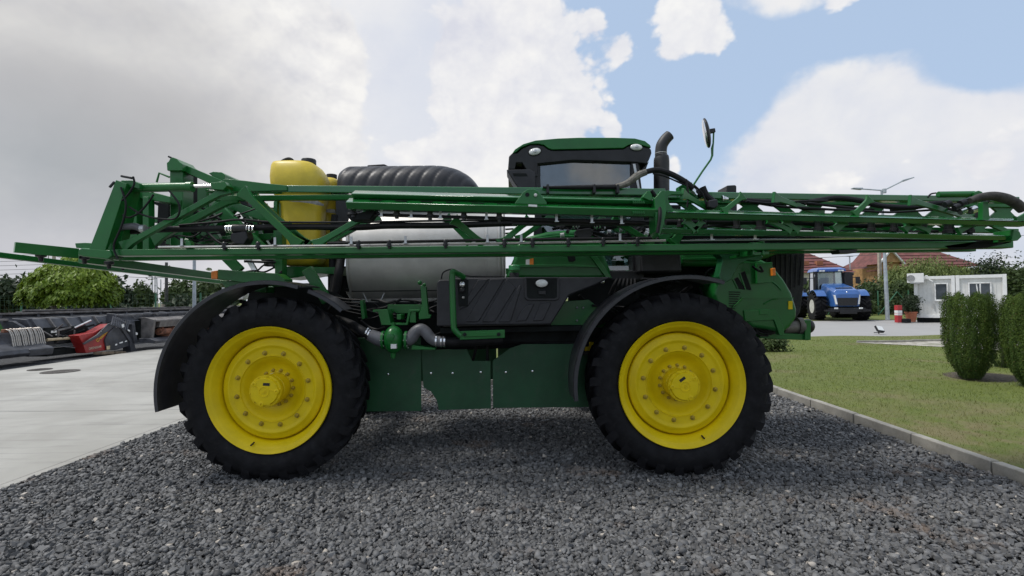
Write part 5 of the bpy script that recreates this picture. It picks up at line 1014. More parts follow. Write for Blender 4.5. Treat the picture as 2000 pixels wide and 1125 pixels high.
def bgtree(px, top, Y, wpx, label, m, seed, name='tree', group='trees beyond the yard fence', n=3600, ls=None, trunk=.35, sq=1.0):
    x = gx_(px, Y); h = P(px, top, Y).z; rx = wpx*Y/FPX/2; rz_ = h*(1-trunk)/2*1.05; rr = random.Random(seed)
    cs = [((0, 0, h-rz_*1.0), (rx*.75, rx*.75, rz_*.95))]+[((rr.uniform(-.55, .55)*rx, rr.uniform(-.4, .4)*rx, h-rz_*rr.uniform(1.0, 1.5)), (rx*rr.uniform(.4, .6), rx*.5, rz_*rr.uniform(.45, .75))) for _ in range(4)]
    return tree(name, label, (x, Y, 0), h, h*trunk*1.2, cs, m, BARK, n, ls or .055*h, seed, group, 26, .20, -.8, tr=.03*h)
bgtree(20, 540, 34, 110, 'dark grey green tree at the far left behind the domed tree', L_DK, 21)
bgtree(-60, 530, 36, 120, 'dark tree at the left edge of the picture', L_DK, 29)
bgtree(70, 548, 42, 60, 'small dark tree just left of the domed tree', L_DK, 22)
bgtree(213, 540, 40, 70, 'dark tree peeking out right of the domed tree', L_DK, 23)
bgtree(275, 553, 46, 46, 'small feathery tree left of the rail signal masts', L_MID, 24, n=2600)
bgtree(345, 547, 52, 60, 'green tree right of the rail signal masts', L_MID, 25)
bgtree(395, 540, 44, 88, 'broad green tree behind the pale grey lamp pole', L_MID, 26)
bgtree(440, 545, 46, 60, 'green tree half hidden by the rear mudguard', L_MID, 27)
bgtree(250, 578, 70, 60, 'low distant tree seen under the boom tail', L_DK, 28, n=2600)
# hedge mass in front of the trees, behind the fence
def hedge(x0, x1, Y, h, m, n, seed, label, ls=.16):
    r = np.random.default_rng(seed); X = r.uniform(x0, x1, n); H = h*(.75+.25*np.sin(X*.9+seed)+.15*np.sin(X*2.3)); p = np.stack([X, Y+r.normal(0, .5, n), H*np.sqrt(r.random(n))], 1)
    V, F, T = leaves(p, np.tile([0, -.6, .6], (n, 1)), ls, seed, 1, np.clip(r.random(n)*.6+.35*np.sin(X*3+p[:, 2]*4)**2, 0, 1)); o = bpy.data.objects.new('hedge', npmesh('hedge', V, F, m, T)); col.objects.link(o); o['kind'] = 'stuff'; tag(o, label, 'hedge')
hedge(-52, -17, 37, 2.2, L_DK, 9000, 41, 'dark rough hedge along the railway behind the parked headers', .22)
hedge(23, 62, 44.5, 2.6, L_MID, 9000, 42, 'green hedge along the fence behind the blue tractor', .22)
sheet('railway_bank', [(-160, 60), (-13.6, 60), (-13.6, 64), (-160, 64)], .5, SAND)
# fence with green posts and wire
FGRN = mat('green fence coating', (.045, .16, .085), .45, 0, .1); WIRE = mat('fence wire', (.05, .10, .06), .6)
def fence(label, x0, x1, Y, n, h, wires=9):
    t = thing('wire_fence', label, 'fence', ((x0+x1)/2, Y, 0)); me = None
    for i in range(n):
        x = x0+(x1-x0)*i/(n-1)
        if me is None: a = build(MB().box((x, Y, h/2), (.07, .07, h)), 'fence_post', FGRN, t); me = a
        else: inst(me, t, (x, Y, h/2))
    mb = MB()
    for k in range(wires): mb.bar((x0, Y, .1+(h-.15)*k/(wires-1)), (x1, Y, .1+(h-.15)*k/(wires-1)), .008, .008)
    nx_ = int((x1-x0)/.25)
    for k in range(nx_): mb.bar((x0+.25*k, Y+.008, .08), (x0+.25*k, Y+.008, h-.05), .006, .006)
    build(mb, 'mesh_panel', WIRE, t); return t
fence('tall green wire fence on posts behind the parked headers', -34, -13, 30, 9, 2.3)
fl = fence('green wire fence beyond the road behind the blue tractor', 20, 40, 42, 9, 2.0)
for x in (27.3, 31.5): build(MB().bar((x, 41.9, 1.9), (x+1.5, 41.9, .1), .06, .06), 'fence_strut', FGRN, fl); build(MB().bar((x, 41.9, 1.9), (x-1.5, 41.9, .1), .06, .06), 'fence_strut', FGRN, fl)
POLEM = mat('galvanised pole', (.40, .44, .47), .5, .2, .1, 5); CPOLE = mat('concrete pole', (.42, .36, .30), .8, 0, .12, 4, bump=.3)
WOOD = mat('weathered timber', (.20, .15, .10), .8, 0, .2, 6, bump=.4)
def at2(px, Y, z): return Vector((gx_(px, Y), Y, z))
def pole(name, label, px, Y, h, r, m, n=12, group=None):
    t = thing(name, label, 'pole', at2(px, Y, 0), group); build(MB().tube([at2(px, Y, 0), at2(px, Y, h)], [r, r*.75], n), 'shaft', m, t); build(MB().box(at2(px, Y, .03), (r*4, r*4, .06)), 'base_plate', m, t); return t
pp = pole('lamp_pole', 'pale grey steel lamp pole rising behind the headers left of the rear wheel', 379.5, 26, 4.6, .095, POLEM, 8)
build(MB().bar(at2(379.5, 26, 4.55), at2(379.5, 25, 4.75), .06, .06), 'lamp_arm', POLEM, pp); build(MB().box(at2(379.5, 24.9, 4.77), (.18, .5, .08)), 'lamp_head', POLEM, pp)
pp = pole('utility_pole', 'dark timber utility pole with a short cross arm seen under the boom tail', 325, 44, 5.2, .15, mat('creosoted timber', (.09, .085, .08), .8, 0, .2))
build(MB().bar(at2(318, 44, 4.6), at2(332, 44, 4.9), .08, .08), 'cross_arm', WOOD, pp)
pp = pole('utility_pole', 'concrete utility pole with a bracket standing far left behind the boom tip', 105, 60, 7.9, .22, CPOLE, 4)
build(MB().bar(at2(94, 60, 7.5), at2(105, 60, 7.5), .06, .06), 'bracket', WOOD, pp); build(MB().bar(at2(94, 60, 7.1), at2(94, 60, 7.5), .05, .05), 'insulator', WOOD, pp)
pp = pole('rail_signal_mast', 'slim rail signal mast with a dark signal head under the boom tail', 297, 50, 5.2, .07, ALU)
build(MB().box(at2(295, 50, 4.85), (.45, .4, .9)), 'signal_head', BLK, pp)
for i in range(6): build(MB().bar(at2(301, 50, .6+i*.7), at2(307, 50, .6+i*.7), .05, .05), 'ladder_rung', ALU, pp)
build(MB().bar(at2(302, 50, 0), at2(303, 50, 5), .07, .07), 'ladder_rail', ALU, pp); build(MB().bar(at2(309, 50, 0), at2(306, 50, 4.2), .07, .07), 'ladder_rail', ALU, pp)
pole('cabinet_post', 'thick pale concrete post beside the dark utility pole', 321, 44.6, 1.6, .30, CPOLE, 8); pole('rail_mast', 'thin grey mast left of the rail signal mast', 314, 54, 4.2, .07, ALU)
pole('white_post', 'slim whitish concrete post behind the headers near the rear mudguard', 436, 30, 2.6, .1, mat('pale post', (.55, .55, .52), .7), 4)
pole('white_post', 'short thick concrete post close left of the rear mudguard top', 428, 31, 1.7, .16, CPOLE, 4)
def wires(label, a, b, zs, sag=.5):
    t = thing('overhead_wires', label, 'wires', ((Vector(a)+Vector(b))/2)); m = bpy.data.materials.get('cable black') or mat('cable black', (.05, .05, .055), .6)
    for dz_ in zs:
        pts = [Vector(a).lerp(Vector(b), k/10)+Vector((0, 0, dz_-sag*4*(k/10)*(1-k/10))) for k in range(11)]; build(MB().tube(pts, .022, 5), 'wire', m, t)
wires('thin overhead wires crossing the left sky to the concrete pole', (-110, 58, 8.6), at2(105, 60, 7.6), (0, -.7, -1.2, -1.7, -2.2), .6); wires('thin overhead wires between the left poles', at2(105, 60, 7.4), at2(325, 44, 4.8), (0, -.5, -.9), .5)
wires('thin overhead wires beyond the blue tractor between the two poles', (10, 66, 7.2), at2(1721, 50, 6.6), (0, -1.0, -2.2), .3); wires('thin overhead wires at the right edge above the trees', at2(1721, 50, 6.9), (95, 40, 11.5), (0,), 1.2)
# ------------------------------------------------------------------ harvester headers parked along the yard
HBLK = mat('header charcoal', (.055, .058, .068), .5, .1, .25, 3, bump=.1, dirt=(.10, .09, .08), dirt_amt=.5); HGRY = mat('worn header steel', (.15, .14, .135), .6, .3, .3, 3, bump=.2, dirt=(.16, .11, .08), dirt_amt=.5); HRED = mat('header red', (.32, .018, .016), .45, 0, .15, 4, coat=.2, dirt=(.12, .03, .03), dirt_amt=.3); HGRN = mat('header green', (.030, .11, .014), .5, 0, .15, 3); RUST = mat('rusty steel', (.20, .085, .05), .8, 0, .35, 6, bump=.3)
def run(prof, xa, ya, xb, yb):
    # profile (offset towards +X, height) extruded along the row
    a, b = Vector((xa, ya, 0)), Vector((xb, yb, 0)); d = (b-a).normalized(); s = Vector((d.y, -d.x, 0)); n = len(prof)
    vs = [p+s*o+Vector((0, 0, z)) for p in (a, b) for o, z in prof]; return MB().add(vs, [(i, (i+1) % n, n+(i+1) % n, n+i) for i in range(n)]+[tuple(range(n)), tuple(range(2*n-1, n-1, -1))])
# nearest header: black trough with a green back sheet and spring tines
h1 = thing('combine_header', 'charcoal harvester header with a green back sheet and a rack of spring tines', 'header', (-15.2, 12.5, 0), 'harvester headers parked along the yard')
build(run([(-.2, .35), (.55, .30), (.95, .22), (1.05, .32), (1.0, .44), (.6, .60), (.35, .95), (-.1, .95)], -15.4, 9.0, -15.2, 14.9), 'trough', HBLK, h1, .02); build(run([(-.2, .9), (-.1, .9), (-.3, 1.26), (-.4, 1.26)], -15.4, 9.0, -15.25, 14.6), 'back_sheet', HGRN, h1, .005); build(run([(-.42, 1.24), (-.25, 1.24), (-.25, 1.31), (-.42, 1.31)], -15.4, 9.0, -15.2, 14.8), 'top_rail', HGRY, h1, .01)
build(run([(-.35, .3), (.75, .35), (.40, .95), (-.1, 1.24), (-.40, 1.24)], -15.2, 14.75, -15.2, 14.87), 'end_sheet', HBLK, h1, .01); build(run([(.80, .22), (1.10, .2), (1.15, .42), (.9, .5)], -15.3, 14.3, -15.2, 15.0), 'nose_cap', HBLK, h1, .03); build(run([(.2, .2), (.9, .25), (.35, 1.0), (.25, 1.0)], -15.2, 14.92, -15.2, 15.0), 'end_sheet', HGRY, h1, .01)
build(run([(.30, .93), (.42, .93), (.42, 1.03), (.30, 1.03)], -15.1, 13.9, -15.1, 15.0), 'tine_bar', RUST, h1, .01); TINE = mat('tine steel', (.45, .42, .38), .5, .5, .2)
tm = None
for i in range(17):
    y_ = 13.95+i*.062; pts = [(-14.72+.02, y_, 1.02), (-14.60, y_, .98), (-14.52, y_, .80), (-14.52+.03*(-1)**i, y_, .62), (-14.46, y_, .52)]
    if tm is None: tm = build(MB().tube(pts, .017, 6, smooth=3), 'spring_tine', TINE, h1); z_ = tm.location.copy()
    else: inst(tm, h1, (z_.x+random.uniform(-.02, .02), z_.y+i*.062, z_.z+random.uniform(-.015, .015)))
h1.location.y += .92
# long grey header behind it
h2 = thing('combine_header', 'long low charcoal header lying behind the others with a row of divider panels', 'header', (-19, 24, 0), 'harvester headers parked along the yard')
build(run([(-.3, .2), (.3, .2), (.35, 1.15), (.25, 1.38), (-.3, 1.38)], -18.6, 12, -16.6, 32), 'body', HBLK, h2, .02); build(run([(.22, 1.38), (.42, 1.38), (.42, 1.45), (.22, 1.45)], -18.6, 12, -16.6, 32), 'top_rail', HGRY, h2, .01)
for i in range(16):
    f = i/15; x_, y_ = -18.2+2*f, 12.6+19*f; build(MB().box((x_, y_, 1.20), (.07, .10, .34), -.1), 'divider_rib', HBLK, h2, .008)
    if i % 2: build(MB().add([(x_+.36, y_+.1, 1.1), (x_+.36, y_+1.0, 1.1), (x_-.3, y_+1.0, 1.41), (x_-.3, y_+.5, 1.44)], [(0, 1, 2, 3)]), 'cover_sheet', HGRY, h2)
h5 = thing('combine_header', 'farthest charcoal header showing only its ribbed top rail under the trees', 'header', (-17, 27, 0), 'harvester headers parked along the yard')
build(run([(-.3, .2), (.3, .2), (.35, 1.25), (.2, 1.45), (-.3, 1.45)], -20.2, 21, -14.6, 36), 'body', HBLK, h5, .02); build(run([(.15, 1.45), (.35, 1.45), (.35, 1.52), (.15, 1.52)], -20.2, 21, -14.6, 36), 'top_rail', HGRY, h5, .01)
for i in range(14): f = i/13; build(MB().box((-19.8+5.6*f, 21.4+14.4*f, 1.3), (.08, .12, .36), -.35), 'divider_rib', HBLK, h5, .008)
# middle header with yellow and white lettering, reaching behind the red one
h3 = thing('combine_header', 'dark header with a pale shaft and worn decals between tines and red end', 'header', (-15, 17, 0), 'harvester headers parked along the yard')
build(run([(-.5, .45), (.15, .45), (.2, .85), (-.1, 1.28), (-.6, 1.32)], -15.0, 15.9, -14.6, 21.0), 'back_wall', HBLK, h3, .02); build(run([(.12, .62), (.2, .62), (.2, 1.0), (.12, 1.0)], -14.95, 16.2, -14.8, 17.6), 'sign_panel', DARK, h3, .005)
build(MB().tube([(-14.62, 16.1, .62), (-14.5, 17.5, .62)], .045, 10), 'drive_shaft', mat('pale tube', (.50, .40, .26), .6), h3); build(run([(-.3, .1), (.3, .1), (.3, .3), (-.3, .3)], -14.9, 16.1, -14.7, 18.5), 'skid', DARK, h3, .01)
ROW = Matrix.Rotation(R(90), 4, 'Z') @ FACE     # lettering on faces that look towards +X
for s_, y_, z_, sz, m_ in (('HEADER', 16.45, .86, .17, WHITE), ('7.5', 17.0, .87, .17, YEL), ('m', 17.25, .78, .12, YEL)): pass
build(MB().box((-14.71, 16.55, .86), (.006, .42, .07)), 'decal', WHITE, h3); build(MB().box((-14.71, 16.62, .76), (.006, .22, .05)), 'decal', WHITE, h3); build(MB().box((-14.69, 17.05, .86), (.006, .36, .07)), 'decal', mat('pale yellow decal', (.65, .52, .15), .5), h3); build(MB().box((-14.68, 17.45, .72), (.006, .14, .16)), 'decal', mat('tan decal', (.45, .36, .28), .6), h3)
rr_ = random.Random(5)
for k in range(26):
    y_ = 16.0+rr_.random()*3.2; z_ = rr_.uniform(.35, 1.05); build(MB().bar((-14.72+rr_.uniform(-.05, .12), y_, z_), (-14.6+rr_.uniform(-.05, .2), y_+rr_.uniform(.1, .5), z_+rr_.uniform(-.2, .25)), rr_.uniform(.02, .07), .04), 'linkage_bar', rr_.choice((HBLK, HGRY, HGRY, DARK, ALU)), h3)
for k in range(9): build(run([(-.55, .5), (.24, .5), (.28, .85), (-.04, 1.30), (-.55, 1.33)], -14.98+.04*k, 16.0+k*.55, -14.98+.04*k, 16.05+k*.55), 'stiffener', HGRY if k % 3 else HBLK, h3)
for k in range(8): build(MB().box((-14.95+rr_.uniform(0, .5), 10.5+k*.55, 1.0+rr_.uniform(-.2, .1)), (.05, rr_.uniform(.05, .2), rr_.uniform(.03, .1))), 'fitting', rr_.choice((HGRY, RUST, WHITE)), h1)
# red header end
h4 = thing('combine_header', 'red ended harvester header with a black side shield resting on timber', 'header', (-14.3, 18.2, 0), 'harvester headers parked along the yard')
def sideplate(pts, X, th, name, m, par, bev=.015):
    # pixel outline on a plane X = const facing the yard; thickness away from it
    vs = []
    for x, y in pts:
        d = ray(x, y); t = X/d.x; vs.append(CAM+d*t)
    n = len(vs); b = [v+Vector((-th, 0, 0)) for v in vs]
    return build(MB().add(vs+b, [tuple(range(n)), tuple(range(2*n-1, n-1, -1))]+[(i, (i+1) % n, n+(i+1) % n, n+i) for i in range(n)]), name, m, par, bev)
HX = -14.2
sideplate([(153, 655), (184, 649), (214, 633), (224, 632), (212, 650), (205, 664), (209, 684), (168, 690), (162, 672)], HX, .35, 'red_end', HRED, h4); sideplate([(205, 664), (212, 650), (224, 639), (236, 642), (250, 655), (258, 668), (252, 676), (226, 684), (209, 684)], HX+.05, .4, 'side_shield', HBLK, h4)
sideplate([(212, 632), (222, 629), (229, 632), (214, 646), (196, 657), (166, 673), (162, 671), (190, 654)], HX+.12, .05, 'guide_arm', HBLK, h4); sideplate([(236, 640), (246, 645), (262, 668), (266, 682), (276, 687), (276, 690), (256, 690), (254, 668)], HX+.1, .3, 'divider_shoe', HBLK, h4)
sideplate([(258, 633), (264, 632), (268, 660), (270, 668), (262, 670)], HX+.15, .2, 'support_leg', HBLK, h4)
for pg in ([(226, 672), (229, 671), (229, 674), (226, 675)], [(234, 669), (240, 667), (240, 669.5), (234, 671)], [(245, 666), (248, 665), (248, 667), (245, 668)], [(238, 634), (242, 633), (243, 638), (239, 640)], [(250, 643), (254, 645), (254, 648), (250, 646)], [(266, 649), (269, 650), (269, 654), (266, 654)]): sideplate(pg, HX+.25, .02, 'reflector', WHITE, h4, 0)
sideplate([(209, 676), (215, 675), (215, 682), (209, 683)], HX+.08, .02, 'decal', mat('cream decal', (.6, .5, .3), .6), h4, 0)
def rowtext(s_, px, py, X, size, m_, par, rot=0.0):
    d = ray(px, py); p = CAM+d*(X/d.x); put(text_mesh(s_, size, m_, .002), 'lettering', par, Matrix.Translation(p) @ ROW @ Matrix.Rotation(rot, 4, 'Z'))
rowtext('DRENSSAR', 186, 679, HX+.01, .11, mat('cream print', (.62, .52, .40), .5), h4, R(4)); rowtext('Cressoni', 199, 657, HX+.01, .15, mat('yellow print', (.75, .55, .04), .5), h4, R(35))
tb = thing('timber_block', 'grey brown timber block under the red header end', 'block', (HX+.2, 19, 0)); sideplate([(199, 687), (247, 686), (247, 691), (199, 693)], HX+.35, .3, 'block', WOOD, tb); sideplate([(224, 686), (225, 686), (225, 692.5), (224, 692.5)], HX+.352, .3, 'split', DARK, tb, 0)
# brown grey header with reel and tray, nearest the rear wheel
h6 = thing('combine_header', 'worn grey header with slatted reel and rusty auger left of the rear wheel', 'header', (-14, 21.5, 0), 'harvester headers parked along the yard')
build(run([(-.2, .35), (.0, .35), (.0, 1.15), (-.2, 1.15)], -14.1, 19.4, -13.6, 27), 'back_wall', DARK, h6); build(run([(-.1, 1.12), (.5, 1.02), (.5, 1.08), (-.1, 1.20)], -14.1, 19.5, -13.6, 27), 'hood_sheet', HGRY, h6, .01); build(run([(.02, .78), (.42, .80), (.48, 1.02), (.02, 1.06)], -14.05, 19.8, -13.6, 26.5), 'tray', HGRY, h6, .01)
build(run([(.1, .28), (.75, .22), (.78, .32), (.55, .40), (.1, .42)], -14.1, 19.2, -13.6, 27), 'skid_beam', HBLK, h6, .01)
build(MB().tube([(-13.75, 19.9, .62), (-13.3, 26.6, .62)], .13, 14), 'auger_tube', RUST, h6); mb = MB(); 
for k in range(120):
    t = k/119; a = t*2*math.pi*12; c = Vector((-13.75+.45*t, 19.9+6.7*t, .62)); vs = [c+Vector((math.cos(a)*r, 0, math.sin(a)*r)) for r in (.13, .24)]
    mb.v += [tuple(v) for v in vs]
    if k: mb.f.append((2*k-2, 2*k-1, 2*k+1, 2*k))
build(mb, 'auger_flight', RUST, h6)
for y_, i in ((19.45, 0), (21.5, 1), (23.6, 2), (25.7, 3)): build(run([(-.15, .3), (.35, .3), (.45, 1.1), (.1, 1.2), (-.15, 1.2)], -14.05+.06*i, y_, -14.05+.06*i, y_+.12), 'end_frame', HGRY, h6, .01)
mb = MB()   # reel: slatted cage
for k in range(7):
    z_ = 1.08+k*.042; o_ = -.05-.08*k+.012*k*k; build(run([(o_, z_), (o_+.05, z_), (o_+.02, z_+.026), (o_-.03, z_+.026)], -14.15, 18.5, -13.65, 27.0), 'reel_slat', HBLK, h6, .004)
for y_ in (18.5, 20.2, 21.0, 22.8, 23.4, 25.2, 26.4): xx = -14.15+.5*(y_-18.5)/8.5; build(run([(-.55, 1.05), (.10, 1.05), (-.05, 1.20), (-.25, 1.36), (-.50, 1.39)], xx, y_, xx, y_+.10), 'reel_arm', HBLK, h6, .01)
for k in range(9): build(MB().bar((-14.15, 18.9-k*.09, 1.08+.025*k), (-13.95, 18.55-k*.09, .75+.03*k), .03, .03), 'reel_tine', HBLK, h6)
# ------------------------------------------------------------------ right side: houses
ROOF = mat('red roof tiles', (.155, .055, .048), .75, 0, .2, 1.5, bump=.5, bs=8, dirt=(.12, .05, .04), dirt_amt=.5); STUC = mat('cream render', (.62, .57, .47), .8, 0, .06, 2); STUC2 = mat('ochre boards', (.38, .22, .09), .75, 0, .15, 3); PANE = mat('window pane', (.04, .05, .06), .08, 0, .1, 3, spec=.9); TRIM = mat('white trim', (.72, .72, .70), .5)
def hip(mb, x0, x1, y0, y1, z0, z1, ins):
    a = [(x0, y0, z0), (x1, y0, z0), (x1, y1, z0), (x0, y1, z0), (x0+ins, (y0+y1)/2, z1), (x1-ins, (y0+y1)/2, z1)]; return mb.add(a, [(0, 1, 5, 4), (1, 2, 5), (2, 3, 4, 5), (3, 0, 4), (3, 2, 1, 0)])
Yh = 58; xa, xb = gx_(1520, Yh), gx_(1674, Yh); zr = P(1610, 500, Yh).z; ze = P(1610, 531, Yh).z
hs = thing('house', 'cream house with a hipped red tile roof behind the blue tractor', 'house', ((xa+xb)/2, Yh+4, 0), 'red roofed houses')
build(MB().box(((xa+xb)/2, Yh+4.5, ze/2), (xb-xa-1.2, 8, ze)), 'wall', STUC, hs); rf = build(hip(MB(), xa, xb, Yh, Yh+9, ze-.05, zr+.9, 3.2), 'roof', ROOF, hs)
for i in range(3): build(MB().box((xa+3+i*2.6, Yh+.47, ze-1.3), (.9, .08, 1.3)), 'window', PANE, hs)
for i in range(2): build(MB().box((gx_(1590+i*28, Yh), Yh+1.6, ze+1.1), (.7, .5, .5)), 'roof_window', mat('terracotta', (.34, .14, .07), .8) if not i else bpy.data.materials['terracotta'], rf)
for k in range(7):
    f = (k+.5)/7; yy = Yh+4.5*f; z_ = ze-.05+(zr+.95-ze)*f+.03; build(MB().bar((xa+3.2*f, yy, z_), (xb-3.2*f, yy, z_), .07, .12), 'tile_course', ROOF, rf)
Yh2 = 62; xc, xd = gx_(1722, Yh2), gx_(1905, Yh2); zr2, ze2 = P(1810, 488, Yh2).z, P(1810, 520, Yh2).z
hs2 = thing('house', 'large ochre house with a broad red roof behind the drooping tree', 'house', ((xc+xd)/2, Yh2+5, 0), 'red roofed houses')
build(MB().box(((xc+xd)/2, Yh2+5, ze2/2), (xd-xc-1, 9, ze2)), 'wall', STUC2, hs2); rf2 = build(hip(MB(), xc+.6, xd+.8, Yh2-.3, Yh2+10, ze2-.05, zr2+1.0, 3.5), 'roof', ROOF, hs2)
for k in range(7):
    f = (k+.5)/7; yy = Yh2-.3+5.15*f; z_ = ze2-.05+(zr2+1.05-ze2)*f+.03; build(MB().bar((xc+.6+3.5*f, yy, z_), (xd+.8-3.5*f, yy, z_), .07, .12), 'tile_course', ROOF, rf2)
gxm = gx_(1742, Yh2-1.2); gz0, gz1 = P(1742, 512, Yh2-1.2).z, P(1742, 489, Yh2-1.2).z; wv = gx_(1764, Yh2-1.2)-gxm
build(MB().add([(gxm-wv, Yh2-1.2, gz0), (gxm+wv, Yh2-1.2, gz0), (gxm, Yh2-1.2, gz1), (gxm-wv, Yh2+3, gz0), (gxm+wv, Yh2+3, gz0), (gxm, Yh2+3, gz1)], [(0, 1, 2), (3, 5, 4), (0, 2, 5, 3), (1, 4, 5, 2), (0, 3, 4, 1)]), 'gable', STUC2, hs2)
build(MB().box((gxm+.3, Yh2+.5, gz0/2), (wv*1.6, 2.6, gz0)), 'gable_wall', STUC2, hs2)
build(MB().bar((gxm-wv*1.15, Yh2-1.35, gz0-.25), (gxm, Yh2-1.35, gz1+.1), .16, .25), 'barge_board', TRIM, rf2); build(MB().bar((gxm+wv*1.15, Yh2-1.35, gz0-.25), (gxm, Yh2-1.35, gz1+.1), .16, .25), 'barge_board', TRIM, rf2)
build(MB().add([(gxm-wv*1.2, Yh2-1.4, gz0-.2), (gxm, Yh2-1.4, gz1+.2), (gxm, Yh2+4, gz1+.2), (gxm-wv*1.2, Yh2+4, gz0-.2), (gxm+wv*1.2, Yh2-1.4, gz0-.2), (gxm+wv*1.2, Yh2+4, gz0-.2)], [(0, 1, 2, 3), (1, 4, 5, 2)]), 'gable_roof', ROOF, rf2)
build(MB().box((gxm-wv*.9, Yh2-.6, P(1730, 529, Yh2).z), (1.6, 1.5, .12)), 'eave', ROOF, hs2); build(MB().box((gx_(1842, Yh2), Yh2+4, zr2+.6), (.5, .5, 1.6)), 'chimney', STUC, rf2)
sd = thing('shed', 'low grey roofed shed between the utility pole and the tractor', 'shed', (gx_(1700, 56), 57, 0)); build(MB().box((gx_(1702, 56), 57, .9), (7, 3, 1.8)), 'wall', STUC, sd); rfs = build(MB().add([(gx_(1678, 55), 55, 1.7), (gx_(1732, 55), 55, 1.7), (gx_(1732, 58), 58, 2.7), (gx_(1678, 58), 58, 2.7)], [(0, 1, 2, 3)]), 'roof', mat('grey corrugated sheet', (.28, .28, .27), .7, 0, .15, 2), sd)
for i in range(16): build(MB().bar((gx_(1679+i*3.5, 55), 55, 1.73), (gx_(1679+i*3.5, 58), 58, 2.73), .05, .1), 'roof_rib', bpy.data.materials['grey corrugated sheet'], rfs)
# trees on the right
Yw = 48; bw = at2(1815, Yw, 0)
wl = tree('willow_tree', 'broad drooping yellow green tree behind the white cabin', bw, 5, 2.2, [((0, 0, 3.0), (3.4, 2.5, 1.9)), ((-2.6, -.4, 2.5), (1.9, 1.8, 1.5)), ((2.4, 0, 2.6), (2.0, 1.8, 1.6)), ((-.4, -.8, 2.4), (2.6, 1.5, 1.5)), ((-3.2, -.6, 1.4), (1.4, 1.4, 1.3))], L_WIL, BARK, 24000, .11, 61, 'trees on the right beyond the road', 60, .16, -.9, tr=.2, aspect=1.7, upw=1, tilt=.5)
def rt_(px, top, Y, wpx, lb, m, seed, n=8000): return bgtree(px, top, Y, wpx, lb, m, seed, group='trees on the right beyond the road', n=n, ls=.13, trunk=.15)
rt_(1950, 498, 46, 90, 'dark green tree behind the right end of the white cabin', L_DK, 71); rt_(1915, 508, 52, 60, 'dark tree between the drooping tree and the cabin end', L_DK, 72); rt_(1992, 508, 40, 60, 'olive green tree at the right edge behind the bushes', L_MID, 73); rt_(2050, 490, 44, 100, 'tall tree at the right margin', L_DK, 74)
rt_(1762, 545, 44, 55, 'bushy green tree right of the street lamp', L_MID, 75); rt_(1700, 550, 47, 55, 'low dark shrub tree right of the blue tractor', L_DK, 76); rt_(1735, 570, 43, 40, 'small leafy shrub beside the street lamp foot', L_MID, 77, 4000); rt_(1690, 585, 42, 40, 'leafy green shrub low beside the tractor wheel', L_MID, 78, 4000)
# street lamp and pole
YL = 34.3; sl_ = thing('street_lamp', 'tall double armed grey street lamp on the grass beyond the road', 'street lamp', at2(1733, YL, 0)); zt_ = P(1727, 372, YL).z
build(MB().tube([at2(1733, YL, 0), at2(1728, YL, zt_)], [.13, .065], 12), 'pole', POLEM, sl_); build(MB().tube([P(1727, 377, YL), P(1727, 369, YL)], .13, 10), 'hub', POLEM, sl_)
for (x0, y0, x1, y1, x2, y2) in ((1724, 372, 1683, 369, 1664, 368), (1730, 370, 1764, 353, 1783, 347)):
    a_ = build(MB().tube([P(x0, y0, YL), P(x1, y1, YL)], .045, 8), 'lamp_arm', POLEM, sl_); build(MB().bar(P(x1, y1, YL), P(x2, y2, YL), (.13, .06), .3), 'lamp_head', POLEM, a_, .02)
pp = pole('utility_pole', 'brownish concrete utility pole left of the street lamp', 1720, 50, 8.4, .2, CPOLE, 4)
pp = pole('lamp_pole', 'thin dark lamp pole above the blue tractor cab', 1662, 60, 6.2, .09, ALU, 8); build(MB().bar(at2(1657, 60, 6.2), at2(1668, 60, 6.2), .1, .2), 'lamp_head', ALU, pp)
# precast fence behind the cabin
PRE = mat('precast concrete', (.42, .41, .38), .85, 0, .12, 3, bump=.3); pf = thing('concrete_fence', 'pale precast concrete panel fence behind the white cabin', 'fence', (36, 46, 0)); me = None
for i in range(12):
    for k in range(4):
        if me is None: me = build(MB().box((28+2.05*i, 46, .24), (1.95, .06, .46)), 'fence_panel', PRE, pf, .02)
        else: inst(me, pf, (28+2.05*i, 46+random.uniform(-.01, .01), .24+.47*k))
    build(MB().box((26.98+2.05*i, 46, 1.0), (.12, .14, 2.0)), 'fence_post', PRE, pf, .01)
# ------------------------------------------------------------------ white cabin with air conditioner
CBW = mat('white cabin sheet', (.66, .66, .63), .45, 0, .04, 2, dirt=(.45, .43, .38), dirt_amt=.2); CBF = mat('white cabin frame', (.76, .76, .74), .4, 0, .03)
CBR = -40.0; CB0 = Vector((gx_(1786, 31.5), 31.5, 0)); CBM = Matrix.Rotation(R(CBR), 3, 'Z')
def on_wall(px, py):      # a pixel on the cabin's front wall -> (distance along the wall, height)
    d = ray(px, py); nrm = CBM @ Vector((0, -1, 0)); t = (CB0-CAM).dot(nrm)/d.dot(nrm); p = CAM+d*t-CB0; return (CBM.transposed() @ p).x, p.z+CB0.z
cw, zc1 = on_wall(1966, 537); zc0 = on_wall(1786, 620)[1]; xm = on_wall(1866, 560)[0]; zc1 = on_wall(1830, 539)[1]
cbn = thing('portable_cabin', 'white portable office cabin with two framed windows beyond the bushes', 'cabin', CB0, None, R(CBR))
def cbp(mb, name, m, par=None, *a, **k): return build(mb, name, m, par or cbn, *a, local=True, **k)
cbp(MB().box((cw/2, 1.3, (zc0+zc1)/2), (cw-.06, 2.5, zc1-zc0-.06)), 'wall', CBW); cbp(MB().box((cw/2, 1.3, zc0/2), (cw-.2, 2.2, max(zc0, .1))), 'footing', DARK)
for x in (.09, xm-.10, xm+.10, cw-.09): cbp(MB().box((x, 0, (zc0+zc1)/2), (.17, .14, zc1-zc0)), 'corner_post', CBF, None, .01)
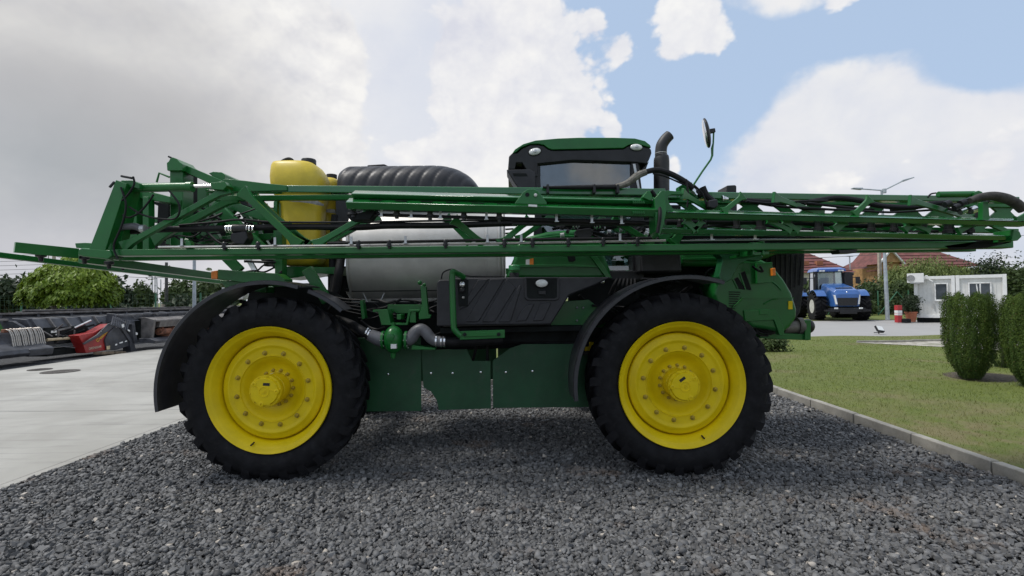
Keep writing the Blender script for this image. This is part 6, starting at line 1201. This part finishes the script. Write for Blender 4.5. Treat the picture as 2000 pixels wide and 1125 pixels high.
for a_, b_ in ((.175, xm-.185), (xm+.185, cw-.175)):
    for z in (zc0+.08, zc1-.10): cbp(MB().box(((a_+b_)/2, -.005, z), (b_-a_, .12, .18)), 'frame_rail', CBF, None, .01)
for i in range(20):
    x = .25+i*(cw-.5)/19
    if abs(x-xm) > .25: cbp(MB().bar((x, .045, zc0+.18), (x, .045, zc1-.2), .012, .02), 'sheet_rib', CBW)
for (xl, xr, yt_, yb_, dbl) in ((1826, 1851, 554, 586, 0), (1892, 1936, 553, 586, 1)):
    x0_, z1_ = on_wall(xl, yt_); x1_, z0_ = on_wall(xr, yb_); cx_, cz_, w_, h_ = (x0_+x1_)/2, (z0_+z1_)/2, x1_-x0_, z1_-z0_; wf = cbp(MB().box((cx_, .03, cz_), (w_, .06, h_)), 'window', PANE)
    for sx in (-1, 1): cbp(MB().box((cx_+sx*w_/2, -.02, cz_), (.07, .08, h_+.07)), 'frame', TRIM, wf, .01)
    for sz in (-1, 1): cbp(MB().box((cx_, -.022, cz_+sz*h_/2), (w_-.07, .08, .07)), 'frame', TRIM, wf, .01)
    if dbl: cbp(MB().box((cx_+.02, -.02, cz_), (.06, .08, h_-.07)), 'mullion', TRIM, wf, .01); cbp(MB().bar((cx_-.14, -.006, cz_+h_/2-.05), (cx_-.06, -.006, cz_-h_/2+.05), .05, .02), 'curtain_strip', TRIM, wf)
    cbp(MB().box((cx_, -.05, cz_-h_/2-.05), (w_+.12, .14, .03)), 'sill', TRIM, wf, .005)
x_, z_ = on_wall(1824, 598); cbp(MB().box((x_, -.0, z_), (.04, .10, .30)), 'socket_strip', mat('grey fitting', (.35, .35, .34), .6))
ACO = CB0+CBM @ Vector((0, -.5, 0)); ac = thing('air_conditioner', 'white air conditioner unit with a round fan on the cabin corner', 'air conditioner', ACO, None, R(CBR))
def acp(mb, name, m, par=None, *a, **k): return build(mb, name, m, par or ac, *a, local=True, **k)
xa_, za_ = on_wall(1772, 535); xb_, zb2 = on_wall(1805, 552); acp(MB().box(((xa_+xb_)/2, .17, (za_+zb2)/2), (xb_-xa_, .34, za_-zb2)), 'housing', CBF, None, .02, 2)
xf, zf = on_wall(1779.5, 544); p = Vector((xf, -.01, zf)); rg = acp(MB().lathe([(.20, .02), (.20, -.012), (.175, -.014), (.165, .0), (.05, .0), (.045, -.012), (.001, -.012)], p, (0, 1, 0), 24), 'fan_grille', mat('ac grille', (.30, .30, .29), .5))
for k in range(8): t = k*math.pi/4; acp(MB().bar(p+Vector((math.cos(t)*.05, -.012, math.sin(t)*.05)), p+Vector((math.cos(t)*.17, -.012, math.sin(t)*.17)), .015, .01), 'grille_bar', ALU, rg)
acp(MB().tube([Vector((x, .3, z)) for x, z in (on_wall(1805, 541), on_wall(1811, 539), on_wall(1815, 546), on_wall(1822, 550))], .035, 8, smooth=4), 'pipe', CBF); acp(MB().box(((xa_+xb_)/2, .25, zb2-.03), (.5, .45, .04)), 'bracket', ALU)
# ------------------------------------------------------------------ clipped bushes, shrub, small things
def conifer(label, cx_, cy_, h, rx, seed, n, lean=0):
    t = thing('conifer_bush', label, 'bush', (cx_, cy_, .08), 'clipped conifer bushes beside the lawn'); r = np.random.default_rng(seed)
    build(MB().tube([(cx_, cy_, 0), (cx_, cy_, h*.8)], [.06, .02], 8), 'stem', BARK, t)
    z = r.random(n)**.85; prof = np.interp(z, [0, .06, .2, .45, .75, .92, 1.0], [.36, .50, .80, 1.0, 1.0, .96, .80]); a = r.uniform(0, 6.283, n); lob = 1+.06*np.sin(a*4+seed)+.05*np.sin(a*9+z*5)+.04*np.sin(a*17-z*9)
    q_ = r.uniform(.72, 1.03, n)**1; rr = rx*prof*lob*q_; p = np.stack([cx_+rr*np.cos(a)+lean*z, cy_+rr*np.sin(a), .1+z*h*(1+.03*np.sin(a*6+seed)+.02*np.sin(a*13))+r.normal(0, .012, n)], 1)
    nr = np.stack([np.cos(a), np.sin(a), np.full(n, .15)], 1); tint = np.clip(.45*(np.sin(a*7+z*3+seed)*.5+.5)*r.random(n)+.45*r.random(n)+.15*z, 0, .92); tint[r.random(n) < .012] = 1  # tint rises with height: light on the tops put into the foliage colour
    V, F, T = leaves(p, nr, .017, seed, .55, tint, 2, .5); o = bpy.data.objects.new('foliage', npmesh('foliage', V, F, L_THU, T)); col.objects.link(o); adopt(o, t)
bA = G(1896, 748); bB = G(1990, 762)
conifer('left clipped columnar conifer bush standing in front of the white cabin', bA.x, bA.y, 1.60, .405, 81, 60000); conifer('right clipped columnar conifer bush cut off by the picture edge', bB.x+.16, bB.y-.1, 1.56, .41, 82, 60000); conifer('third clipped conifer bush further back between the two front ones', bA.x+2.0, bA.y+1.4, 1.35, .40, 83, 20000)
mu = MB(); mu.lathe([(.75, -.02), (.6, .02), (.2, .05), (.001, .055)], (bA.x+.5, bA.y+.3, .07), (0, 0, 1), 24); o_ = build(mu, 'mulch', mat('mulch', (.07, .055, .035), .9, 0, .3, 20, bump=.8, bs=60)); o_['kind'] = 'structure'
def shrub(name, label, c, rad, m, n, ls, seed, group=None):
    t = thing(name, label, 'shrub', c, group); p, nr, tt = ell_pts(n, c, rad, seed, 40, .2, -.2); V, F, T = leaves(p, nr, ls, seed, 1.3, tt); o = bpy.data.objects.new('foliage', npmesh('foliage', V, F, m, T)); col.objects.link(o); adopt(o, t)
    mb = MB()
    for k in range(8): a = k*.8; mb.tube([Vector(c)-Vector((0, 0, rad[2]*.5)), Vector(c)+Vector((math.cos(a)*rad[0]*.6, math.sin(a)*rad[1]*.6, rad[2]*.4))], [.015, .005], 5)
    build(mb, 'stem', BARK, t); return t
p = G(1508, 692); shrub('juniper_shrub', 'low dark green shrub on the lawn just right of the front wheel', (p.x, p.y, .22), (.42, .4, .28), L_MID, 5000, .035, 91)
p = G(1778, 618); pt = thing('potted_shrub', 'round dark shrub in a terracotta planter beside the white cabin', 'potted plant', (p.x-.1, 31.2, 0)); xx = gx_(1779, 31.2)
build(MB().lathe([(.22, 0), (.30, .52), (.34, .54), (.34, .62), (.28, .62), (.26, .5), (.001, .5)], (xx, 31.2, .02), (0, 0, 1), 20), 'planter', mat('terracotta pot', (.36, .12, .06), .7, 0, .1), pt); pp_, nr, tt = ell_pts(2600, (xx, 31.2, 1.05), (.42, .42, .5), 92, 30, .25); V, F, T = leaves(pp_, nr, .06, 92, 1.2, tt); o = bpy.data.objects.new('foliage', npmesh('foliage', V, F, L_DK, T)); col.objects.link(o); adopt(o, pt)
p = G(1755, 630); rb = thing('warning_post', 'short red post with a white band standing at the road edge', 'post', (p.x, p.y, 0)); RED = mat('red paint', (.42, .03, .035), .5, 0, .1, dirt=(.15, .04, .04), dirt_amt=.3); s_ = p.y/FPX
for (z0, z1, m_) in ((0, .30, RED), (.30, .42, RED), (.42, .58, WHITE), (.58, .70, WHITE), (.70, 1.0, RED)): build(MB().box((p.x, p.y, (z0+z1)/2*1.05), (.28, .28, (z1-z0)*1.02)), 'band', m_, rb, .01)
build(MB().box((p.x, p.y, .53), (.285, .285, .025)), 'band', RED, rb); build(MB().lathe([(.27, 0), (.27, .2), (.2, .24), (.001, .24)], (p.x+.34, p.y-.1, 0), (0, 0, 1), 18), 'rubber_foot', RUB, rb)
p = G(1718, 652); ft = thing('floodlight', 'small square floodlight on the lawn tilted towards the sprayer', 'floodlight', (p.x, p.y, .05)); Mt = Matrix.Rotation(R(-38), 3, 'X') @ Matrix.Rotation(.25, 3, 'Z')
hd_ = build(MB().box((p.x, p.y, .21), (.36, .09, .28), M=Mt), 'housing', BLK, ft, .012); build(MB().box(Vector((p.x, p.y, .21))+Mt @ Vector((0, -.048, .01)), (.30, .012, .22), M=Mt), 'lens', LAMPG, hd_); build(MB().bar((p.x-.2, p.y+.05, .05), (p.x+.2, p.y+.05, .05), .03, .06), 'bracket', BLK, ft); build(MB().tube([(p.x, p.y+.05, 0), (p.x, p.y+.05, .15)], .025, 8), 'stem', BLK, ft)
# ------------------------------------------------------------------ blue articulated tractor
BLUE = mat('tractor blue', (.035, .115, .34), .3, 0, .06, 2, coat=.5); BLUL = mat('tractor roof blue', (.05, .13, .42), .35, 0, .05, 2, coat=.4)
Yt = 36.0; T0 = Vector((gx_(1627, Yt), Yt, -.03)); tr_ = thing('tractor', 'big blue four wheel drive tractor parked across the road facing the camera', 'tractor', T0, None, R(-13)); WM[tr_] = Matrix.LocRotScale(T0, tr_.rotation_euler, None)
def tp(mb, name, m, par=None, bev=.02, seg=2, **k): return build(mb, name, m, par or tr_, bev, seg, local=True, **k) if par is None else build(mb, name, m, par, bev, seg, local=True, **k)
# local axes: -Y forward (towards the camera), X right, Z up
def loft(secs):   # secs: (y, halfwidth bottom, halfwidth top, z bottom, z top)
    mb = MB(); vs = []
    for y, wb_, wt_, z0, z1 in secs: vs += [(-wb_, y, z0), (wb_, y, z0), (wt_, y, z1-.12), (wt_*.82, y, z1), (-wt_*.82, y, z1), (-wt_, y, z1-.12)]
    n = len(secs); return mb.add(vs, [(6*i+k, 6*i+(k+1) % 6, 6*i+6+(k+1) % 6, 6*i+6+k) for i in range(n-1) for k in range(6)]+[tuple(range(6)), tuple(range(6*n-6, 6*n))])
hd2 = tp(loft([(-2.5, .64, .70, 1.0, 1.80), (-2.35, .74, .78, .95, 2.05), (-1.6, .78, .76, .95, 2.28), (-.4, .78, .66, 1.0, 2.52), (.3, .78, .62, 1.0, 2.55)]), 'bonnet', BLUE, bev=.04, seg=3, ang=50)
tp(MB().add([(-.56, -2.53, 1.02), (.56, -2.53, 1.02), (.64, -2.49, 1.72), (-.64, -2.49, 1.72), (-.56, -2.42, 1.02), (.56, -2.42, 1.02), (.64, -2.36, 1.72), (-.64, -2.36, 1.72)], [(0, 1, 2, 3), (4, 7, 6, 5), (0, 4, 5, 1), (1, 5, 6, 2), (2, 6, 7, 3), (3, 7, 4, 0)]), 'grille', SCR, hd2, .01)
tp(MB().add([(-.5, -2.02, 2.18), (.5, -2.02, 2.18), (.5, -1.85, 2.235), (-.5, -1.85, 2.235), (-.5, -2.0, 2.10), (.5, -2.0, 2.10)], [(0, 1, 2, 3), (4, 5, 1, 0)]), 'bonnet_vent', BLK, hd2, 0)
for s in (-1, 1): tp(MB().add([(s*.60, -2.56, 1.12), (s*.70, -2.53, 1.12), (s*.78, -2.46, 1.74), (s*.70, -2.50, 1.72), (s*.60, -2.4, 1.12), (s*.70, -2.4, 1.12), (s*.78, -2.3, 1.74), (s*.70, -2.35, 1.72)], [(0, 1, 2, 3), (4, 7, 6, 5), (0, 4, 5, 1), (1, 5, 6, 2), (2, 6, 7, 3), (3, 7, 4, 0)]), 'headlight', LAMPG, hd2, .01); tp(MB().box((s*.72, -2.62, .86), (.22, .05, .10)), 'marker_light', LAMPG, hd2, .01)
tp(MB().ell((0, -2.42, 1.90), (.06, .03, .06), 12, 8), 'badge', CHROME, hd2, 0)
tp(MB().box((0, -2.35, .74), (2.1, .45, .26)), 'bumper', BLK); tp(MB().box((0, -2.5, .60), (1.0, .3, .22)), 'tow_block', BLK); tp(MB().box((0, -1.2, .8), (.9, 2.4, .5)), 'chassis', DARK); tp(MB().box((0, 2.2, .9), (.9, 3.6, .6)), 'chassis', DARK)
for s in (-1, 1): tp(MB().box((s*1.05, -2.4, .70), (.5, .5, .12)), 'step', BLK)
cb = tp(MB().add([(-.85, .4, 1.5), (.85, .4, 1.5), (.85, 2.1, 1.5), (-.85, 2.1, 1.5), (-.85, .35, 1.95), (.85, .35, 1.95), (.85, 2.1, 1.95), (-.85, 2.1, 1.95)], [(0, 3, 2, 1), (4, 5, 6, 7), (0, 1, 5, 4), (1, 2, 6, 5), (2, 3, 7, 6), (3, 0, 4, 7)]), 'cab_base', BLK)
for (x, y0, y1) in ((-.84, .38, .55), (.84, .38, .55), (-.84, 2.05, 2.0), (.84, 2.05, 2.0)): tp(MB().bar((x, y0, 1.9), (x*.95, y1, 3.42), .09, .09), 'pillar', BLK, cb)
GLT = glass('tractor glass', (.55, .62, .60)); tp(MB().add([(-.80, .40, 1.95), (.80, .40, 1.95), (.76, .56, 3.40), (-.76, .56, 3.40)], [(0, 1, 2, 3)]), 'windscreen', GLT, cb, 0); tp(MB().add([(-.80, 2.05, 1.95), (.80, 2.05, 1.95), (.76, 2.0, 3.40), (-.76, 2.0, 3.40)], [(0, 1, 2, 3)]), 'rear_window', GLT, cb, 0)
for s in (-1, 1): tp(MB().add([(s*.85, .45, 1.95), (s*.85, 2.0, 1.95), (s*.81, 1.97, 3.4), (s*.81, .58, 3.4)], [(0, 1, 2, 3)]), 'side_window', GLT, cb, 0)
rf_ = tp(MB().add([(-.95, .15, 3.40), (.95, .15, 3.40), (.95, 2.2, 3.40), (-.95, 2.2, 3.40), (-.9, .12, 3.58), (.9, .12, 3.58), (.85, 2.15, 3.62), (-.85, 2.15, 3.62), (-.7, .5, 3.70), (.7, .5, 3.70), (.7, 1.9, 3.70), (-.7, 1.9, 3.70)], [(0, 3, 2, 1), (0, 1, 5, 4), (1, 2, 6, 5), (2, 3, 7, 6), (3, 0, 4, 7), (4, 5, 9, 8), (5, 6, 10, 9), (6, 7, 11, 10), (7, 4, 8, 11), (8, 9, 10, 11)]), 'roof', BLUL, cb, .04, 3)
for x in (-.7, -.5, .5, .7): tp(MB().box((x, .13, 3.45), (.16, .05, .10)), 'roof_light', LAMPG, rf_, .01)
tp(MB().box((0, 1.6, 2.05), (.6, .6, .3)), 'seat', GRYP, cb); tp(MB().box((0, 1.85, 2.5), (.55, .14, .8)), 'seat_back', GRYP, cb); tp(MB().tube([(math.cos(t)*.24, .95+math.sin(t)*.12, 2.28+math.sin(t)*.2) for t in [k*.2618 for k in range(25)]], .018, 6), 'steering_wheel', BLK, cb, 0); tp(MB().bar((0, .7, 1.9), (0, .95, 2.28), .07, .07), 'steering_column', BLK, cb)
tp(MB().tube([(1.05, .35, 1.6), (1.05, .35, 3.35)], .20, 16), 'exhaust_stack', BLK, None, 0); tp(MB().box((1.1, .35, 2.45), (.52, .42, 1.75)), 'exhaust_shield', BLK, None, .06, 3); tp(MB().tube([(1.2, .3, 3.2), (1.42, .2, 3.22)], .11, 12), 'air_filter_cap', BLK, None, 0); tp(MB().tube([(-1.0, .3, 1.6), (-1.0, .3, 3.42)], .13, 14), 'air_intake', BLK, None, 0); tp(MB().tube([(-1.02, .26, 2.2), (-1.05, .2, 3.2)], .03, 8), 'hand_rail', ALU, None, 0)
for s, x in ((-1, -1.75), (1, 1.62)): a_ = tp(MB().tube([(s*1.0, .3, 2.95), (x, .1, 2.95), (x, .1, 2.6)], .025, 6), 'mirror_arm', BLK, None, 0); tp(MB().box((x, .08, 2.75), (.28, .08, .48)), 'mirror', BLK, a_); tp(MB().box((x, .08, 2.05), (.2, .08, .25)), 'mirror', BLK, a_)
def twheel():
    mb = MB(); mb.lathe([(.45, -.30), (.62, -.36), (.86, -.34), (.90, -.26), (.90, .26), (.86, .34), (.62, .36), (.45, .30)], (0, 0, 0), (1, 0, 0), 36, closed=True)
    for s in (-1, 1):
        for i in range(20):
            a = 2*math.pi*(i+.5*(s > 0))/20; vs = []
            for h, sh in ((.36, 0), (.2, .10), (.02, .24)):
                for dr in (.86, .97):
                    for da in (-.055, .055): t = a+sh+da; vs.append((s*h, dr*math.cos(t), dr*math.sin(t)))
            mb.add(vs, [(0, 1, 3, 2), (2, 3, 7, 6), (0, 2, 6, 4), (1, 5, 7, 3), (6, 7, 11, 10), (4, 6, 10, 8), (5, 9, 11, 7), (8, 10, 11, 9)])
    return mb
tw_me = mesh_of(twheel(), 'tyre', RUB, 40); rm_me = mesh_of(MB().lathe([(.47, -.30), (.47, -.12), (.40, -.05), (.15, -.02), (.14, .12), (.001, .12)], (0, 0, 0), (1, 0, 0), 28).lathe([(.46, -.31), (.47, .31)], (0, 0, 0), (1, 0, 0), 28, closed=False), 'wheel', mat('pale rim', (.55, .54, .50), .5), 40)
for x, y in ((-1.32, -.9), (1.32, -.9), (-1.32, 2.9), (1.32, 2.9), (-2.1, 2.9), (2.1, 2.9)):
    wv_ = bpy.data.objects.new('wheel', rm_me); col.objects.link(wv_); wv_.parent = tr_; wv_.location = (x, y, .97); wv_.rotation_euler = (random.uniform(0, 1), 0, 0 if x > 0 else math.pi); WM[wv_] = Matrix()
    o = bpy.data.objects.new('tyre', tw_me); col.objects.link(o); o.parent = wv_
for s in (-1, 1):
    for y_, nm in ((-.9, 'fender'), (2.9, 'fender')):
        vs = []; 
        for k in range(9):
            a = R(38)+R(120)*k/8
            for r in (1.10, 1.14): vs += [(s*.98, y_-math.cos(a)*r, .97+math.sin(a)*r), (s*1.58, y_-math.cos(a)*r, .97+math.sin(a)*r)]
        fs = [(4*k+a, 4*k+b, 4*k+4+b, 4*k+4+a) for k in range(8) for a, b in ((0, 1), (1, 3), (3, 2), (2, 0))]+[(0, 1, 3, 2), (32, 33, 35, 34)]; tp(MB().add(vs, fs), nm, BLUE, None, .01)
